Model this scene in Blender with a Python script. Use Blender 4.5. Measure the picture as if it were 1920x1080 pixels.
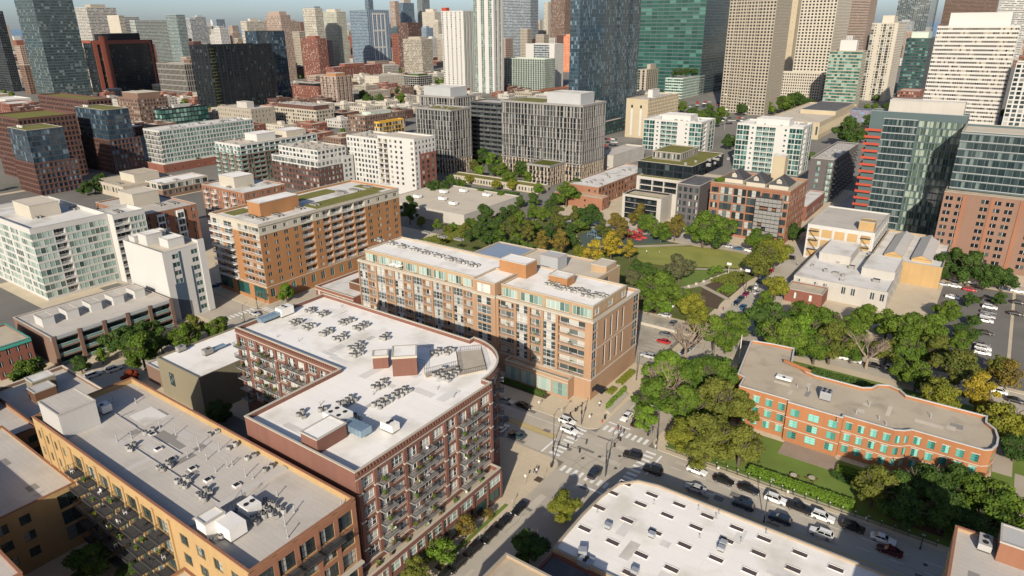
import bpy, math, random
from mathutils import Vector, Matrix
random.seed(7)
SC = bpy.context.scene
COL = SC.collection
for o in list(bpy.data.objects): bpy.data.objects.remove(o)
R = math.radians
# ------------------------------------------------------------------ camera
CAMH = 100.0
PITCH, ROLL, YAW, FPX = R(21.16), R(-0.43), R(35.8), 1280.0
def _axes():
    F = Vector((0, math.cos(PITCH), -math.sin(PITCH))); X = Vector((1, 0, 0)); U = Vector((0, math.sin(PITCH), math.cos(PITCH)))
    X2 = X*math.cos(ROLL)+U*math.sin(ROLL); U2 = -X*math.sin(ROLL)+U*math.cos(ROLL)
    M = Matrix.Rotation(YAW, 3, 'Z')
    return M@F, M@X2, M@U2
CF, CX, CU = _axes()
cam = bpy.data.cameras.new('camera'); cam.lens = 24; cam.sensor_width = 36; cam.clip_start = 1; cam.clip_end = 90000
co = bpy.data.objects.new('camera', cam); COL.objects.link(co)
m3 = Matrix((CX, CU, -CF)).transposed()
co.matrix_world = Matrix.Translation((0, 0, CAMH)) @ m3.to_4x4()
SC.camera = co
# ------------------------------------------------------------------ sky, sun, exposure
SUN_EL, SUN_AZ = R(25), R(292)      # azimuth of the sun measured from +x, counter-clockwise
w = bpy.data.worlds.new('World'); SC.world = w; w.use_nodes = True
nt = w.node_tree; bg = nt.nodes['Background']
sky = nt.nodes.new('ShaderNodeTexSky'); sky.sky_type = 'NISHITA'; sky.sun_disc = False
sky.sun_elevation = SUN_EL; sky.sun_rotation = math.pi/2-SUN_AZ
sky.air_density = 0.6; sky.dust_density = 1.2; sky.ozone_density = 1.4; sky.altitude = 0
nt.links.new(sky.outputs[0], bg.inputs[0]); bg.inputs[1].default_value = 0.1
sl = bpy.data.lights.new('sun', 'SUN'); sl.energy = 4.9; sl.angle = R(0.6); sl.color = (1.0, 0.90, 0.755)
so = bpy.data.objects.new('sun', sl); COL.objects.link(so); so.location = (0, 0, 300)
sd = Vector((math.cos(SUN_EL)*math.cos(SUN_AZ), math.cos(SUN_EL)*math.sin(SUN_AZ), math.sin(SUN_EL)))
so.rotation_euler = sd.to_track_quat('Z', 'Y').to_euler()
vs = SC.view_settings; vs.view_transform = 'Standard'; vs.look = 'None'; vs.exposure = 0.40; vs.gamma = 1.0; vs.use_curve_mapping = False
SC.render.engine = 'CYCLES'; SC.cycles.max_bounces = 5; SC.cycles.diffuse_bounces = 2; SC.cycles.glossy_bounces = 2
SC.cycles.transmission_bounces = 2; SC.cycles.transparent_max_bounces = 4; SC.cycles.caustics_reflective = False; SC.cycles.caustics_refractive = False
# ------------------------------------------------------------------ helpers
def at(x, y, z=0.0):
    'ground (or height z) point seen at a place in the 1920 x 1080 survey picture'
    d = CF+CX*((x-960)/FPX)-CU*((y-540)/FPX)
    t = (CAMH-z)/-d.z
    return d.x*t, d.y*t
def dist(x, y, z=0): return math.sqrt(x*x+y*y+(z-CAMH)**2)
MATS = {}
def nodes_of(name):
    m = bpy.data.materials.new(name); m.use_nodes = True; MATS[name] = m
    n = m.node_tree; return m, n, n.nodes['Principled BSDF']
def mat(name, col, rough=.8, var=.12, sc=.35, fine=.08, fsc=6.0, metal=0.0, spec=.3, streak=0.0, seams=None, stain=None, isl=0.0, objr=0.0):
    m, n, b = nodes_of(name); L = n.links.new
    geo = n.nodes.new('ShaderNodeNewGeometry')
    b.inputs['Roughness'].default_value = rough; b.inputs['Metallic'].default_value = metal; b.inputs['Specular IOR Level'].default_value = spec
    def noise(scale, det, vec=None):
        t = n.nodes.new('ShaderNodeTexNoise'); t.inputs['Scale'].default_value = scale; t.inputs['Detail'].default_value = det
        L(vec if vec is not None else geo.outputs['Position'], t.inputs['Vector']); return t.outputs['Fac']
    def math_(op, a, bb):
        t = n.nodes.new('ShaderNodeMath'); t.operation = op
        for i, v in enumerate((a, bb)):
            if isinstance(v, (int, float)): t.inputs[i].default_value = v
            else: L(v, t.inputs[i])
        return t.outputs[0]
    f = math_('MULTIPLY_ADD', noise(sc*.3, 4), 2*var); f.node.inputs[2].default_value = 1-var
    if fine:
        g = math_('MULTIPLY_ADD', noise(fsc, 2), 2*fine); g.node.inputs[2].default_value = 1-fine; f = math_('MULTIPLY', f, g)
    if streak:
        mp = n.nodes.new('ShaderNodeMapping'); mp.inputs['Scale'].default_value = (1, 1, .06); L(geo.outputs['Position'], mp.inputs[0])
        g = math_('MULTIPLY_ADD', noise(.9, 3, mp.outputs[0]), 2*streak); g.node.inputs[2].default_value = 1-streak; f = math_('MULTIPLY', f, g)
    if isl:
        g = math_('MULTIPLY_ADD', geo.outputs['Random Per Island'], 2*isl); g.node.inputs[2].default_value = 1-isl; f = math_('MULTIPLY', f, g)
    if objr:
        oi = n.nodes.new('ShaderNodeObjectInfo')
        g = math_('MULTIPLY_ADD', oi.outputs['Random'], 2*objr); g.node.inputs[2].default_value = 1-objr; f = math_('MULTIPLY', f, g)
    if seams:      # laid sheets: (length, width, contrast)
        br = n.nodes.new('ShaderNodeTexBrick'); br.inputs['Scale'].default_value = 1.0
        br.inputs['Brick Width'].default_value = seams[0]; br.inputs['Row Height'].default_value = seams[1]; br.inputs['Mortar Size'].default_value = .05
        br.inputs['Color1'].default_value = (1, 1, 1, 1); br.inputs['Color2'].default_value = (1-seams[2]*.6,)*3+(1,); br.inputs['Mortar'].default_value = (1-seams[2]*2.2,)*3+(1,)
        L(geo.outputs['Position'], br.inputs['Vector']); f = math_('MULTIPLY', f, br.outputs['Color'])
    mx = n.nodes.new('ShaderNodeVectorMath'); mx.operation = 'SCALE'; mx.inputs[0].default_value = col; L(f, mx.inputs['Scale'])
    out = mx.outputs[0]
    if stain:      # (colour, amount, scale)
        rp = n.nodes.new('ShaderNodeValToRGB'); rp.color_ramp.elements[0].position = .50; rp.color_ramp.elements[1].position = .72
        L(noise(stain[2], 6), rp.inputs[0])
        mm = n.nodes.new('ShaderNodeMix'); mm.data_type = 'RGBA'; L(math_('MULTIPLY', rp.outputs[0], stain[1]), mm.inputs['Factor'])
        L(out, mm.inputs[6]); mm.inputs[7].default_value = tuple(stain[0])+(1,); out = mm.outputs[2]
    L(out, b.inputs['Base Color'])
    return m
def glass(name, dark, mid, light, plight=.12, rough=.06, spec=.7):
    'window glass: most panes dark, some with blinds drawn, varied pane by pane'
    m, n, b = nodes_of(name); L = n.links.new
    geo = n.nodes.new('ShaderNodeNewGeometry'); oi = n.nodes.new('ShaderNodeObjectInfo')
    a = n.nodes.new('ShaderNodeMath'); a.operation = 'ADD'; L(geo.outputs['Random Per Island'], a.inputs[0]); L(oi.outputs['Random'], a.inputs[1])
    fr = n.nodes.new('ShaderNodeMath'); fr.operation = 'FRACT'; L(a.outputs[0], fr.inputs[0])
    rp = n.nodes.new('ShaderNodeValToRGB'); e = rp.color_ramp.elements
    e[0].position = 0; e[0].color = tuple(dark)+(1,); e[1].position = 1-plight*2.2; e[1].color = tuple(mid)+(1,)
    x = rp.color_ramp.elements.new(1-plight); x.color = tuple(light)+(1,)
    L(fr.outputs[0], rp.inputs[0]); L(rp.outputs[0], b.inputs['Base Color'])
    b.inputs['Roughness'].default_value = rough; b.inputs['Specular IOR Level'].default_value = spec; b.inputs['IOR'].default_value = 1.5
    nz = n.nodes.new('ShaderNodeTexNoise'); nz.inputs['Scale'].default_value = .35; bp = n.nodes.new('ShaderNodeBump'); bp.inputs['Strength'].default_value = .04; bp.inputs['Distance'].default_value = .3
    L(geo.outputs['Position'], nz.inputs['Vector']); L(nz.outputs['Fac'], bp.inputs['Height']); L(bp.outputs[0], b.inputs['Normal'])
    return m
def leafmat(name, c1, c2, c3=None):
    m, n, b = nodes_of(name); L = n.links.new
    geo = n.nodes.new('ShaderNodeNewGeometry'); oi = n.nodes.new('ShaderNodeObjectInfo')
    rp = n.nodes.new('ShaderNodeValToRGB'); e = rp.color_ramp.elements
    e[0].color = tuple(c1)+(1,); e[1].color = tuple(c2)+(1,)
    if c3: x = rp.color_ramp.elements.new(.86); x.color = tuple(c2)+(1,); e[-1].color = tuple(c3)+(1,)
    a = n.nodes.new('ShaderNodeMath'); a.operation = 'MULTIPLY_ADD'; L(oi.outputs['Random'], a.inputs[0]); a.inputs[1].default_value = .38
    h = n.nodes.new('ShaderNodeMath'); h.operation = 'MULTIPLY'; L(geo.outputs['Random Per Island'], h.inputs[0]); h.inputs[1].default_value = .42
    L(h.outputs[0], a.inputs[2]); at_n = n.nodes.new('ShaderNodeAttribute'); at_n.attribute_name = 'tone'
    sm = n.nodes.new('ShaderNodeMath'); sm.operation = 'ADD'; L(a.outputs[0], sm.inputs[0]); L(at_n.outputs['Fac'], sm.inputs[1]); L(sm.outputs[0], rp.inputs[0]); L(rp.outputs[0], b.inputs['Base Color'])
    b.inputs['Roughness'].default_value = .7; b.inputs['Specular IOR Level'].default_value = .2
    tr = n.nodes.new('ShaderNodeBsdfTranslucent'); L(rp.outputs[0], tr.inputs[0])
    mx = n.nodes.new('ShaderNodeMixShader'); mx.inputs[0].default_value = .25
    L(b.outputs[0], mx.inputs[1]); L(tr.outputs[0], mx.inputs[2]); L(mx.outputs[0], n.nodes['Material Output'].inputs[0])
    return m
class MB:
    def __init__(s): s.v = []; s.f = []; s.m = []
    def quad(s, a, b, c, d, mi=0):
        i = len(s.v); s.v += [a, b, c, d]; s.f.append((i, i+1, i+2, i+3)); s.m.append(mi)
    def poly(s, pts, mi=0):
        i = len(s.v); s.v += list(pts); s.f.append(tuple(range(i, i+len(pts)))); s.m.append(mi)
    def box(s, x0, x1, y0, y1, z0, z1, mi=0, bottom=True):
        i = len(s.v)
        s.v += [(x0, y0, z0), (x1, y0, z0), (x1, y1, z0), (x0, y1, z0), (x0, y0, z1), (x1, y0, z1), (x1, y1, z1), (x0, y1, z1)]
        fs = [(4, 5, 6, 7), (0, 1, 5, 4), (1, 2, 6, 5), (2, 3, 7, 6), (3, 0, 4, 7)]
        if bottom: fs.append((3, 2, 1, 0))
        for q in fs: s.f.append(tuple(i+k for k in q)); s.m.append(mi)
    def prism(s, pts, z0, z1, mi=0, top=True, bottom=False, mt=None):
        n = len(pts); i = len(s.v)
        s.v += [(p[0], p[1], z0) for p in pts]+[(p[0], p[1], z1) for p in pts]
        for k in range(n):
            j = (k+1) % n; s.f.append((i+k, i+j, i+n+j, i+n+k)); s.m.append(mi)
        if top: s.f.append(tuple(i+n+k for k in range(n))); s.m.append(mi if mt is None else mt)
        if bottom: s.f.append(tuple(i+k for k in reversed(range(n)))); s.m.append(mi)
    def cyl(s, cx, cy, z0, z1, r0, r1=None, n=8, mi=0, top=True, mt=None):
        r1 = r0 if r1 is None else r1; i = len(s.v)
        for z, r in ((z0, r0), (z1, r1)):
            s.v += [(cx+r*math.cos(2*math.pi*k/n), cy+r*math.sin(2*math.pi*k/n), z) for k in range(n)]
        for k in range(n):
            j = (k+1) % n; s.f.append((i+k, i+j, i+n+j, i+n+k)); s.m.append(mi)
        if top: s.f.append(tuple(i+n+k for k in range(n))); s.m.append(mi if mt is None else mt)
    def tube(s, a, b, r0, r1, n=6, mi=0):
        a = Vector(a); b = Vector(b); d = (b-a).normalized(); u = d.orthogonal().normalized(); v = d.cross(u); i = len(s.v)
        for c, r in ((a, r0), (b, r1)):
            for k in range(n):
                t = 2*math.pi*k/n; s.v.append(tuple(c+u*(r*math.cos(t))+v*(r*math.sin(t))))
        for k in range(n):
            j = (k+1) % n; s.f.append((i+k, i+j, i+n+j, i+n+k)); s.m.append(mi)
        s.f.append(tuple(i+n+k for k in range(n))); s.m.append(mi)
    def mesh(s, name, mats):
        me = bpy.data.meshes.new(name); me.from_pydata(s.v, [], s.f)
        for q in mats: me.materials.append(MATS[q])
        if len(mats) > 1: me.polygons.foreach_set('material_index', s.m)
        me.update(); return me
    def shift(s, dx, dy, dz=0): s.v = [(a+dx, b+dy, c+dz) for a, b, c in s.v]; return s
def obj(name, me, parent=None, loc=(0, 0, 0), rz=0.0, label=None, cat=None, group=None, kind=None):
    o = bpy.data.objects.new(name, me); COL.objects.link(o)
    if parent is not None: o.parent = parent
    o.location = loc
    if rz: o.rotation_euler = (0, 0, rz)
    if label: o['label'] = label
    if cat: o['category'] = cat
    if group: o['group'] = group
    if kind: o['kind'] = kind
    return o
def part(name, mb, mats, parent, kind=None, org=None):
    'mesh in place coordinates, made a child of parent'
    p = parent; lx = ly = lz = 0.0
    while p is not None: lx += p.location.x; ly += p.location.y; lz += p.location.z; p = p.parent
    mb.shift(-lx, -ly, -lz)
    return obj(name, mb.mesh(name, [mats] if isinstance(mats, str) else mats), parent, kind=kind)
def struct(name, mb, mats):
    return obj(name, mb.mesh(name, [mats] if isinstance(mats, str) else mats), kind='structure')
def offset(pts, d):
    'polygon (counter-clockwise) moved inwards by d'
    n = len(pts); out = []
    for i in range(n):
        a = Vector(pts[i-1]); b = Vector(pts[i]); c = Vector(pts[(i+1) % n])
        e1 = (b-a).normalized(); e2 = (c-b).normalized()
        n1 = Vector((-e1.y, e1.x)); n2 = Vector((-e2.y, e2.x))
        k = n1+n2; q = k.length_squared
        k = n1 if q < 1e-6 else k*(2/q)
        out.append((b.x+k.x*d, b.y+k.y*d))
    return out
def rect(x0, x1, y0, y1): return [(x0, y0), (x1, y0), (x1, y1), (x0, y1)]
# ------------------------------------------------------------------ shared window, balcony and rail meshes
_c = {}
def frame_mesh(w_, h_, nx, ny, fm):
    k = ('f', round(w_, 1), round(h_, 1), nx, ny, fm)
    if k not in _c:
        b = MB(); t = .07; w2 = w_/2
        b.box(-w2, -w2+t, -.05, .03, 0, h_); b.box(w2-t, w2, -.05, .03, 0, h_)
        b.box(-w2+t, w2-t, -.05, .03, 0, t); b.box(-w2+t, w2-t, -.05, .03, h_-t, h_)
        for i in range(1, nx): x = -w2+w_*i/nx; b.box(x-.035, x+.035, -.045, .02, t, h_-t)
        for j in range(1, ny):
            z = h_*j/ny
            for i in range(nx): b.box(-w2+w_*i/nx+.04, -w2+w_*(i+1)/nx-.04, -.042, .02, z-.03, z+.03)
        _c[k] = b.mesh('window', [fm])
    return _c[k]
def pane_mesh(w_, h_, nx, ny, gm):
    k = ('p', round(w_, 1), round(h_, 1), nx, gm)
    if k not in _c:
        b = MB(); w2 = w_/2
        for i in range(nx):
            a = -w2+w_*i/nx+.01; c = -w2+w_*(i+1)/nx-.01
            b.quad((a, 0, .01), (c, 0, .01), (c, 0, h_-.01), (a, 0, h_-.01))
        _c[k] = b.mesh('pane', [gm])
    return _c[k]
def balcony_mesh(w_, d_, sm, rm, solid=None):
    k = ('b', round(w_, 1), round(d_, 1), sm, rm, solid)
    if k not in _c:
        b = MB(); w2 = w_/2
        b.box(-w2, w2, -d_, -.01, -.16, 0, 0)
        for z in (.12, 1.02): b.box(-w2, w2, -d_, -d_+.05, z, z+.05, 1); b.box(-w2, -w2+.05, -d_+.05, -.01, z, z+.05, 1); b.box(w2-.05, w2, -d_+.05, -.01, z, z+.05, 1)
        if solid:
            b.box(-w2+.01, w2-.01, -d_+.01, -d_+.03, .17, 1.02, 2); b.box(-w2+.01, -w2+.03, -d_+.05, -.02, .17, 1.02, 2); b.box(w2-.03, w2-.01, -d_+.05, -.02, .17, 1.02, 2)
        else:
            n = max(4, int(w_/.28))
            for i in range(n+1): x = -w2+.02+(w_-.04)*i/n; b.box(x-.015, x+.015, -d_+.01, -d_+.04, .17, 1.02, 1)
            for i in range(1, 5):
                y = -d_+d_*i/5
                b.box(-w2+.01, -w2+.04, y-.015, y+.015, .17, 1.02, 1); b.box(w2-.04, w2-.01, y-.015, y+.015, .17, 1.02, 1)
        _c[k] = b.mesh('balcony', [sm, rm]+([solid] if solid else []))
    return _c[k]
def railing_mesh(w_, rm, solid=None):
    k = ('r', round(w_, 1), rm, solid)
    if k not in _c:
        b = MB(); w2 = w_/2
        b.box(-w2, w2, 0, .05, 1.0, 1.06); b.box(-w2, w2, 0, .05, .1, .15)
        if solid: b.box(-w2+.02, w2-.02, .015, .035, .15, 1.0, 1)
        else:
            n = max(4, int(w_/.25))
            for i in range(n+1): x = -w2+.02+(w_-.04)*i/n; b.box(x-.014, x+.014, .01, .04, .15, 1.0)
        _c[k] = b.mesh('railing', [rm]+([solid] if solid else []))
    return _c[k]
# ------------------------------------------------------------------ buildings
def F(pat='w', bay=3.2, fl=3.2, w=.55, h=.55, s=.25, z0=0.0, z1=None, u0=0.0, u1=0.0, nx=2, ny=1, d=.18, glass='glass', frame='frame_dark',
      rows=None, cols=None, ws=None, bal=('slab_grey', 'rail_dark', None), bd=1.4, bw=.92, rail='rail_dark', solid=None, rd=1.3):
    return dict(locals())
FOOT = []
ORD = ['first', 'second', 'third', 'fourth', 'fifth', 'sixth', 'seventh', 'eighth', 'ninth', 'tenth', 'eleventh', 'twelfth', 'thirteenth', 'fourteenth', 'fifteenth', 'sixteenth', 'seventeenth', 'eighteenth', 'nineteenth', 'twentieth']
ORD += ['twenty-'+q for q in ORD[:9]]+['thirtieth']+['thirty-'+q for q in ORD[:9]]
class Bld:
    def __init__(s, name, label, foot, h, faces=None, wall='brick_red', roof='roof_grey', par=.8, cop='concrete', z0=0.0, zones=None, cat='building', group=None, mats=None, inner=None):
        s.poly = rect(*foot) if not isinstance(foot[0], (tuple, list)) else list(foot)
        n = len(s.poly); cx = sum(p[0] for p in s.poly)/n; cy = sum(p[1] for p in s.poly)/n
        s.h = h; s.z0 = z0; s.par = par; s.c = (cx, cy); s.name = name
        s.root = obj(name, None, None, (cx, cy, z0), label=label, cat=cat, group=group); FOOT.append((min(p[0] for p in s.poly), max(p[0] for p in s.poly), min(p[1] for p in s.poly), max(p[1] for p in s.poly))); s.root.empty_display_size = 1
        s.mats = mats or ([wall]+[q[1] for q in (zones or [])]); s.zones = zones or []
        s.wall = MB(); s.wins = []; s.extra = []
        faces = faces or {}
        for i in range(n): s.edge(i, faces.get(i, []))
        zr = h-par; ip = offset(s.poly, .3)
        for i in range(n):
            a, b = ip[i], ip[(i+1) % n]; s.wall.quad((b[0], b[1], zr), (a[0], a[1], zr), (a[0], a[1], h), (b[0], b[1], h), 0)
        part('wall', s.wall, s.mats, s.root)
        rb = MB(); rb.poly([(p[0], p[1], zr) for p in ip]); part('roof', rb, roof, s.root)
        if par > .1:
            cb = MB(); op = offset(s.poly, -.07); qp = offset(s.poly, .36)
            for i in range(n):
                j = (i+1) % n
                o0, o1, i0, i1 = op[i], op[j], qp[i], qp[j]
                cb.quad((o0[0], o0[1], h+.14), (o1[0], o1[1], h+.14), (i1[0], i1[1], h+.14), (i0[0], i0[1], h+.14))
                cb.quad((o0[0], o0[1], h-.05), (o1[0], o1[1], h-.05), (o1[0], o1[1], h+.14), (o0[0], o0[1], h+.14))
                cb.quad((i1[0], i1[1], h-.05), (i0[0], i0[1], h-.05), (i0[0], i0[1], h+.14), (i1[0], i1[1], h+.14))
            part('coping', cb, cop, s.root)
        s.flush()
    def fr(s, i):
        a = s.poly[i]; b = s.poly[(i+1) % len(s.poly)]; th = math.atan2(b[1]-a[1], b[0]-a[0])
        return a, th, math.hypot(b[0]-a[0], b[1]-a[1])
    def pt(s, i, u, dep, z):
        a, th, W = s.fr(i); c, q = math.cos(th), math.sin(th)
        return (a[0]+u*c-dep*q, a[1]+u*q+dep*c, z)
    def edge(s, i, specs):
        a, th, W = s.fr(i); holes = []
        for S in specs:
            z1 = s.h-s.par if S['z1'] is None else S['z1']; z0 = max(S['z0'], s.z0) if S['z0'] else s.z0
            rows = S['rows'] or max(1, round((z1-z0)/S['fl'])); fh = (z1-z0)/rows
            ua, ub = S['u0'], W-S['u1']; pat = S['pat']
            if S['ws']: tot = sum(S['ws']); cw = [q/tot*(ub-ua) for q in S['ws']]
            else:
                p0 = pat if isinstance(pat, str) else pat[0]
                nc = S['cols'] or (len(p0) if len(p0) > 1 and S['cols'] is None and S['bay'] == 0 else max(1, round((ub-ua)/S['bay'])))
                cw = [(ub-ua)/nc]*nc
            for r in range(rows):
                pr = pat if isinstance(pat, str) else pat[r % len(pat)]
                u = ua
                for k, c in enumerate(cw):
                    code = pr[k % len(pr)]
                    if code != '.':
                        if code == 'r': ww, hh, sl, dep = c*.92, fh*.84, .04, S['rd']
                        elif code == 'b': ww, hh, sl, dep = c*.72, fh*.74, .02, S['d']
                        elif code == 'W': ww, hh, sl, dep = c*.9, fh*.84, .08, S['d']
                        elif code == 's': ww, hh, sl, dep = c*.3, fh*.36, .36, S['d']
                        else: ww, hh, sl, dep = c*S['w'], fh*S['h'], S['s'], S['d']
                        uc = u+c/2; zb = z0+r*fh+sl*fh
                        if code == 'r': zb = z0+r*fh+.03
                        holes.append((uc-ww/2, uc+ww/2, zb, zb+hh, dep))
                        s.wins.append((i, uc, zb, ww, hh, dep, S, code))
                        if code in 'br': s.extra.append((i, uc, zb, ww, c, S, code))
                    u += c
        wl = s.wall; c_, q_ = math.cos(th), math.sin(th)
        def P(u, z, dep=0): return (a[0]+u*c_-dep*q_, a[1]+u*q_+dep*c_, z)
        zz = sorted(set([s.z0, s.h]+[z[0] for z in s.zones if s.z0 < z[0] < s.h]+[round(q, 4) for h_ in holes for q in (h_[2], h_[3])]))
        for k in range(len(zz)-1):
            z0, z1 = zz[k], zz[k+1]
            if z1-z0 < 1e-3: continue
            zm = (z0+z1)/2; mi = 0
            for j, z in enumerate(s.zones):
                if zm > z[0]: mi = j+1
            hs = sorted((h_[0], h_[1]) for h_ in holes if h_[2] < zm < h_[3]); u = 0.0
            for h0, h1 in hs:
                if h0 > u+1e-4: wl.quad(P(u, z0), P(h0, z0), P(h0, z1), P(u, z1), mi)
                u = max(u, h1)
            if u < W-1e-4: wl.quad(P(u, z0), P(W, z0), P(W, z1), P(u, z1), mi)
        for u0, u1, z0, z1, dp in holes:
            mi = 0
            for j, z in enumerate(s.zones):
                if (z0+z1)/2 > z[0]: mi = j+1
            wl.quad(P(u0, z0), P(u0, z1), P(u0, z1, dp), P(u0, z0, dp), mi); wl.quad(P(u1, z1), P(u1, z0), P(u1, z0, dp), P(u1, z1, dp), mi)
            wl.quad(P(u0, z1), P(u1, z1), P(u1, z1, dp), P(u0, z1, dp), mi); wl.quad(P(u1, z0), P(u0, z0), P(u0, z0, dp), P(u1, z0, dp), mi)
    def flush(s):
        lst = []
        for wdw in s.wins:
            i, uc, zb, ww, hh, dep, S, code = wdw; p = s.pt(i, uc, dep, zb)
            lst.append((FPX*math.sqrt(ww*hh)/dist(*p), p, wdw))
        lst.sort(key=lambda q: -q[0]); rest = {}
        rl = s.root.location
        for n_, (px, p, (i, uc, zb, ww, hh, dep, S, code)) in enumerate(lst):
            th = s.fr(i)[1]; nx, ny = S['nx'], S['ny']
            if code == 'r': nx, ny = 3, 1
            elif code == 'W': nx, ny = max(2, S['nx']), S['ny']
            elif code == 's': nx = 1
            if px >= 10 and n_ < 300:
                o = obj('window', frame_mesh(ww, hh, nx, ny, S['frame']), s.root, (p[0]-rl.x, p[1]-rl.y, p[2]-rl.z), th)
                obj('pane', pane_mesh(ww, hh, nx, ny, S['glass']), o)
            else:
                mb = rest.setdefault('w', [MB(), []]); 
                for q in (S['glass'], S['frame']):
                    if q not in mb[1]: mb[1].append(q)
                g = mb[1].index(S['glass']); fm = mb[1].index(S['frame']); k = nx if px > 4 else 1
                for j in range(k):
                    ua = uc-ww/2+ww*j/k; ub = uc-ww/2+ww*(j+1)/k
                    mb[0].quad(s.pt(i, ua, dep, zb), s.pt(i, ub, dep, zb), s.pt(i, ub, dep, zb+hh), s.pt(i, ua, dep, zb+hh), g)
                    if j: mb[0].quad(s.pt(i, ua-.05, dep-.04, zb), s.pt(i, ua+.05, dep-.04, zb), s.pt(i, ua+.05, dep-.04, zb+hh), s.pt(i, ua-.05, dep-.04, zb+hh), fm)
        for k, (mb, ms) in rest.items(): part('windows', mb, ms, s.root, kind='stuff')
        big = []
        for (i, uc, zb, ww, c, S, code) in s.extra:
            p = s.pt(i, uc, 0, zb); th = s.fr(i)[1]
            loc = (p[0]-rl.x, p[1]-rl.y, p[2]-rl.z)
            if code == 'b': big.append((FPX*2.2/dist(*p), 'balcony', balcony_mesh(c*S['bw'], S['bd'], *S['bal']), loc, th))
            else: big.append((FPX*ww*.6/dist(*p), 'railing', railing_mesh(ww, S['rail'], S['solid']), loc, th))
        for px, nm, me, loc, th in big[:300]: obj(nm, me, s.root, loc, th)
    def trim(s, name, i, u0, u1, z0, z1, proud, m, d0=-.01):
        'a raised strip, pier or band on facade i'
        b = MB(); pts = [s.pt(i, u0, -proud, 0), s.pt(i, u1, -proud, 0), s.pt(i, u1, d0, 0), s.pt(i, u0, d0, 0)]
        b.prism([p[:2] for p in pts], z0, z1, bottom=True); return part(name, b, m, s.root)
    def band(s, name, i, z0, z1, proud, m):
        W = s.fr(i)[2]; return s.trim(name, i, -proud, W, z0, z1, proud, m)
    def pent(s, x0, x1, y0, y1, h, m, roof=None, name='penthouse', z=None):
        b = MB(); z = s.h-s.par if z is None else z; b.prism(rect(x0, x1, y0, y1), z, h, 0, mt=1); 
        o = part(name, b, [m, roof or m], s.root); c = MB()
        for q in (rect(x0-.1, x1+.1, y0-.1, y0+.2), rect(x0-.1, x1+.1, y1-.2, y1+.1), rect(x0-.1, x0+.2, y0+.2, y1-.2), rect(x1-.2, x1+.1, y0+.2, y1-.2)): c.prism(q, h-.1, h+.18, bottom=True)
        cp = part('coping', c, 'concrete', s.root); return o
    def add(s, name, mb, m, kind=None): return part(name, mb, m, s.root, kind)
# ------------------------------------------------------------------ materials
mat('asphalt', (.42, .38, .315), .9, .22, .25, .12, 5, stain=((.31, .282, .238), .7, .09))
mat('ground_city', (.19, .18, .16), .95, .35, .05, .2, .6, stain=((.09, .10, .06), .5, .02))
mat('pavement_concrete', (.52, .44, .32), .9, .18, .4, .08, 4, seams=(1.8, 1.8, .06))
mat('kerb_stone', (.42, .38, .31), .9, .15, .6)
mat('lot_concrete', (.36, .325, .26), .9, .22, .3, .12, 4, stain=((.16, .15, .13), .5, .2))
mat('grass', (.125, .185, .035), .95, .35, .35, .25, 5, stain=((.12, .13, .03), .5, .12))
mat('meadow', (.10, .12, .03), .95, .4, .4, .3, 4, stain=((.11, .08, .03), .6, .2))
mat('lake', (.05, .12, .17), .25, .1, .001, 0)
mat('paint_white', (.72, .72, .69), .7, .15, 2, .12, 7); mat('paint_yellow', (.62, .42, .06), .7, .2, 1.5)
mat('paint_faded', (.40, .335, .20), .8, .3, .8, .2, 3); mat('tar_patch', (.17, .16, .145), .9, .2, 1); mat('pale_patch', (.46, .42, .355), .9, .15, 1); mat('roof_patch_light', (.48, .455, .42), .85, .12, .5); mat('roof_patch_dark', (.24, .225, .205), .9, .15, .5); mat('patio_paver', (.29, .225, .175), .9, .15, 1, .1, 4, seams=(.8, .8, .08)); mat('soil', (.09, .06, .04), .95, .3, .8); mat('path_stone', (.38, .33, .26), .9, .2, .5); mat('play_red', (.42, .05, .05), .6); mat('play_floor', (.07, .10, .09), .9, .2)
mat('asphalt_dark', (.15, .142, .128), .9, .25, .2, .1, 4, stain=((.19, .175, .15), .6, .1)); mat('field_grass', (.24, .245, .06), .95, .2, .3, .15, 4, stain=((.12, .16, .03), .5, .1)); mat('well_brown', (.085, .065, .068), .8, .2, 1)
# walls
mat('brick_main', (.165, .078, .058), .9, .2, .3, .15, 7, streak=.13)
mat('brick_red', (.19, .075, .053), .9, .2, .3, .15, 7, streak=.13)
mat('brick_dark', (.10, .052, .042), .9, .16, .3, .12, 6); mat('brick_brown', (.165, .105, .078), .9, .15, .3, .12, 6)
mat('brick_orange', (.30, .15, .066), .9, .2, .3, .15, 7, streak=.13); mat('brick_rust', (.245, .115, .069), .9, .2, .3, .15, 7, streak=.13)
mat('brick_tan', (.345, .245, .15), .9, .2, .3, .15, 7, streak=.13); mat('brick_peach', (.335, .21, .128), .9, .2, .3, .15, 7, streak=.13)
mat('brick_yellow', (.37, .248, .115), .9, .2, .35, .15, 7, streak=.13); mat('brick_cream', (.38, .32, .22), .9, .12, .3, .1, 6)
mat('brick_umber', (.20, .122, .088), .9, .14, .3, .12, 7, streak=.06); mat('brick_grey', (.10, .09, .09), .9, .15, .3); mat('brick_green_win', (.32, .14, .062), .9, .2, .3, .15, 7, streak=.13)
mat('stone_cream', (.41, .375, .31), .85, .1, .4, .06, 5); mat('stone_tan', (.31, .275, .22), .85, .1, .4, .06, 5); mat('stone_pink', (.30, .228, .185), .85, .1, .4)
mat('concrete', (.38, .36, .325), .85, .15, .4, .08, 4, streak=.08); mat('concrete_dark', (.20, .185, .165), .9, .15, .4, .08, 4); mat('concrete_tan', (.36, .315, .25), .85, .15, .4, .06, 4, streak=.1)
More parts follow.
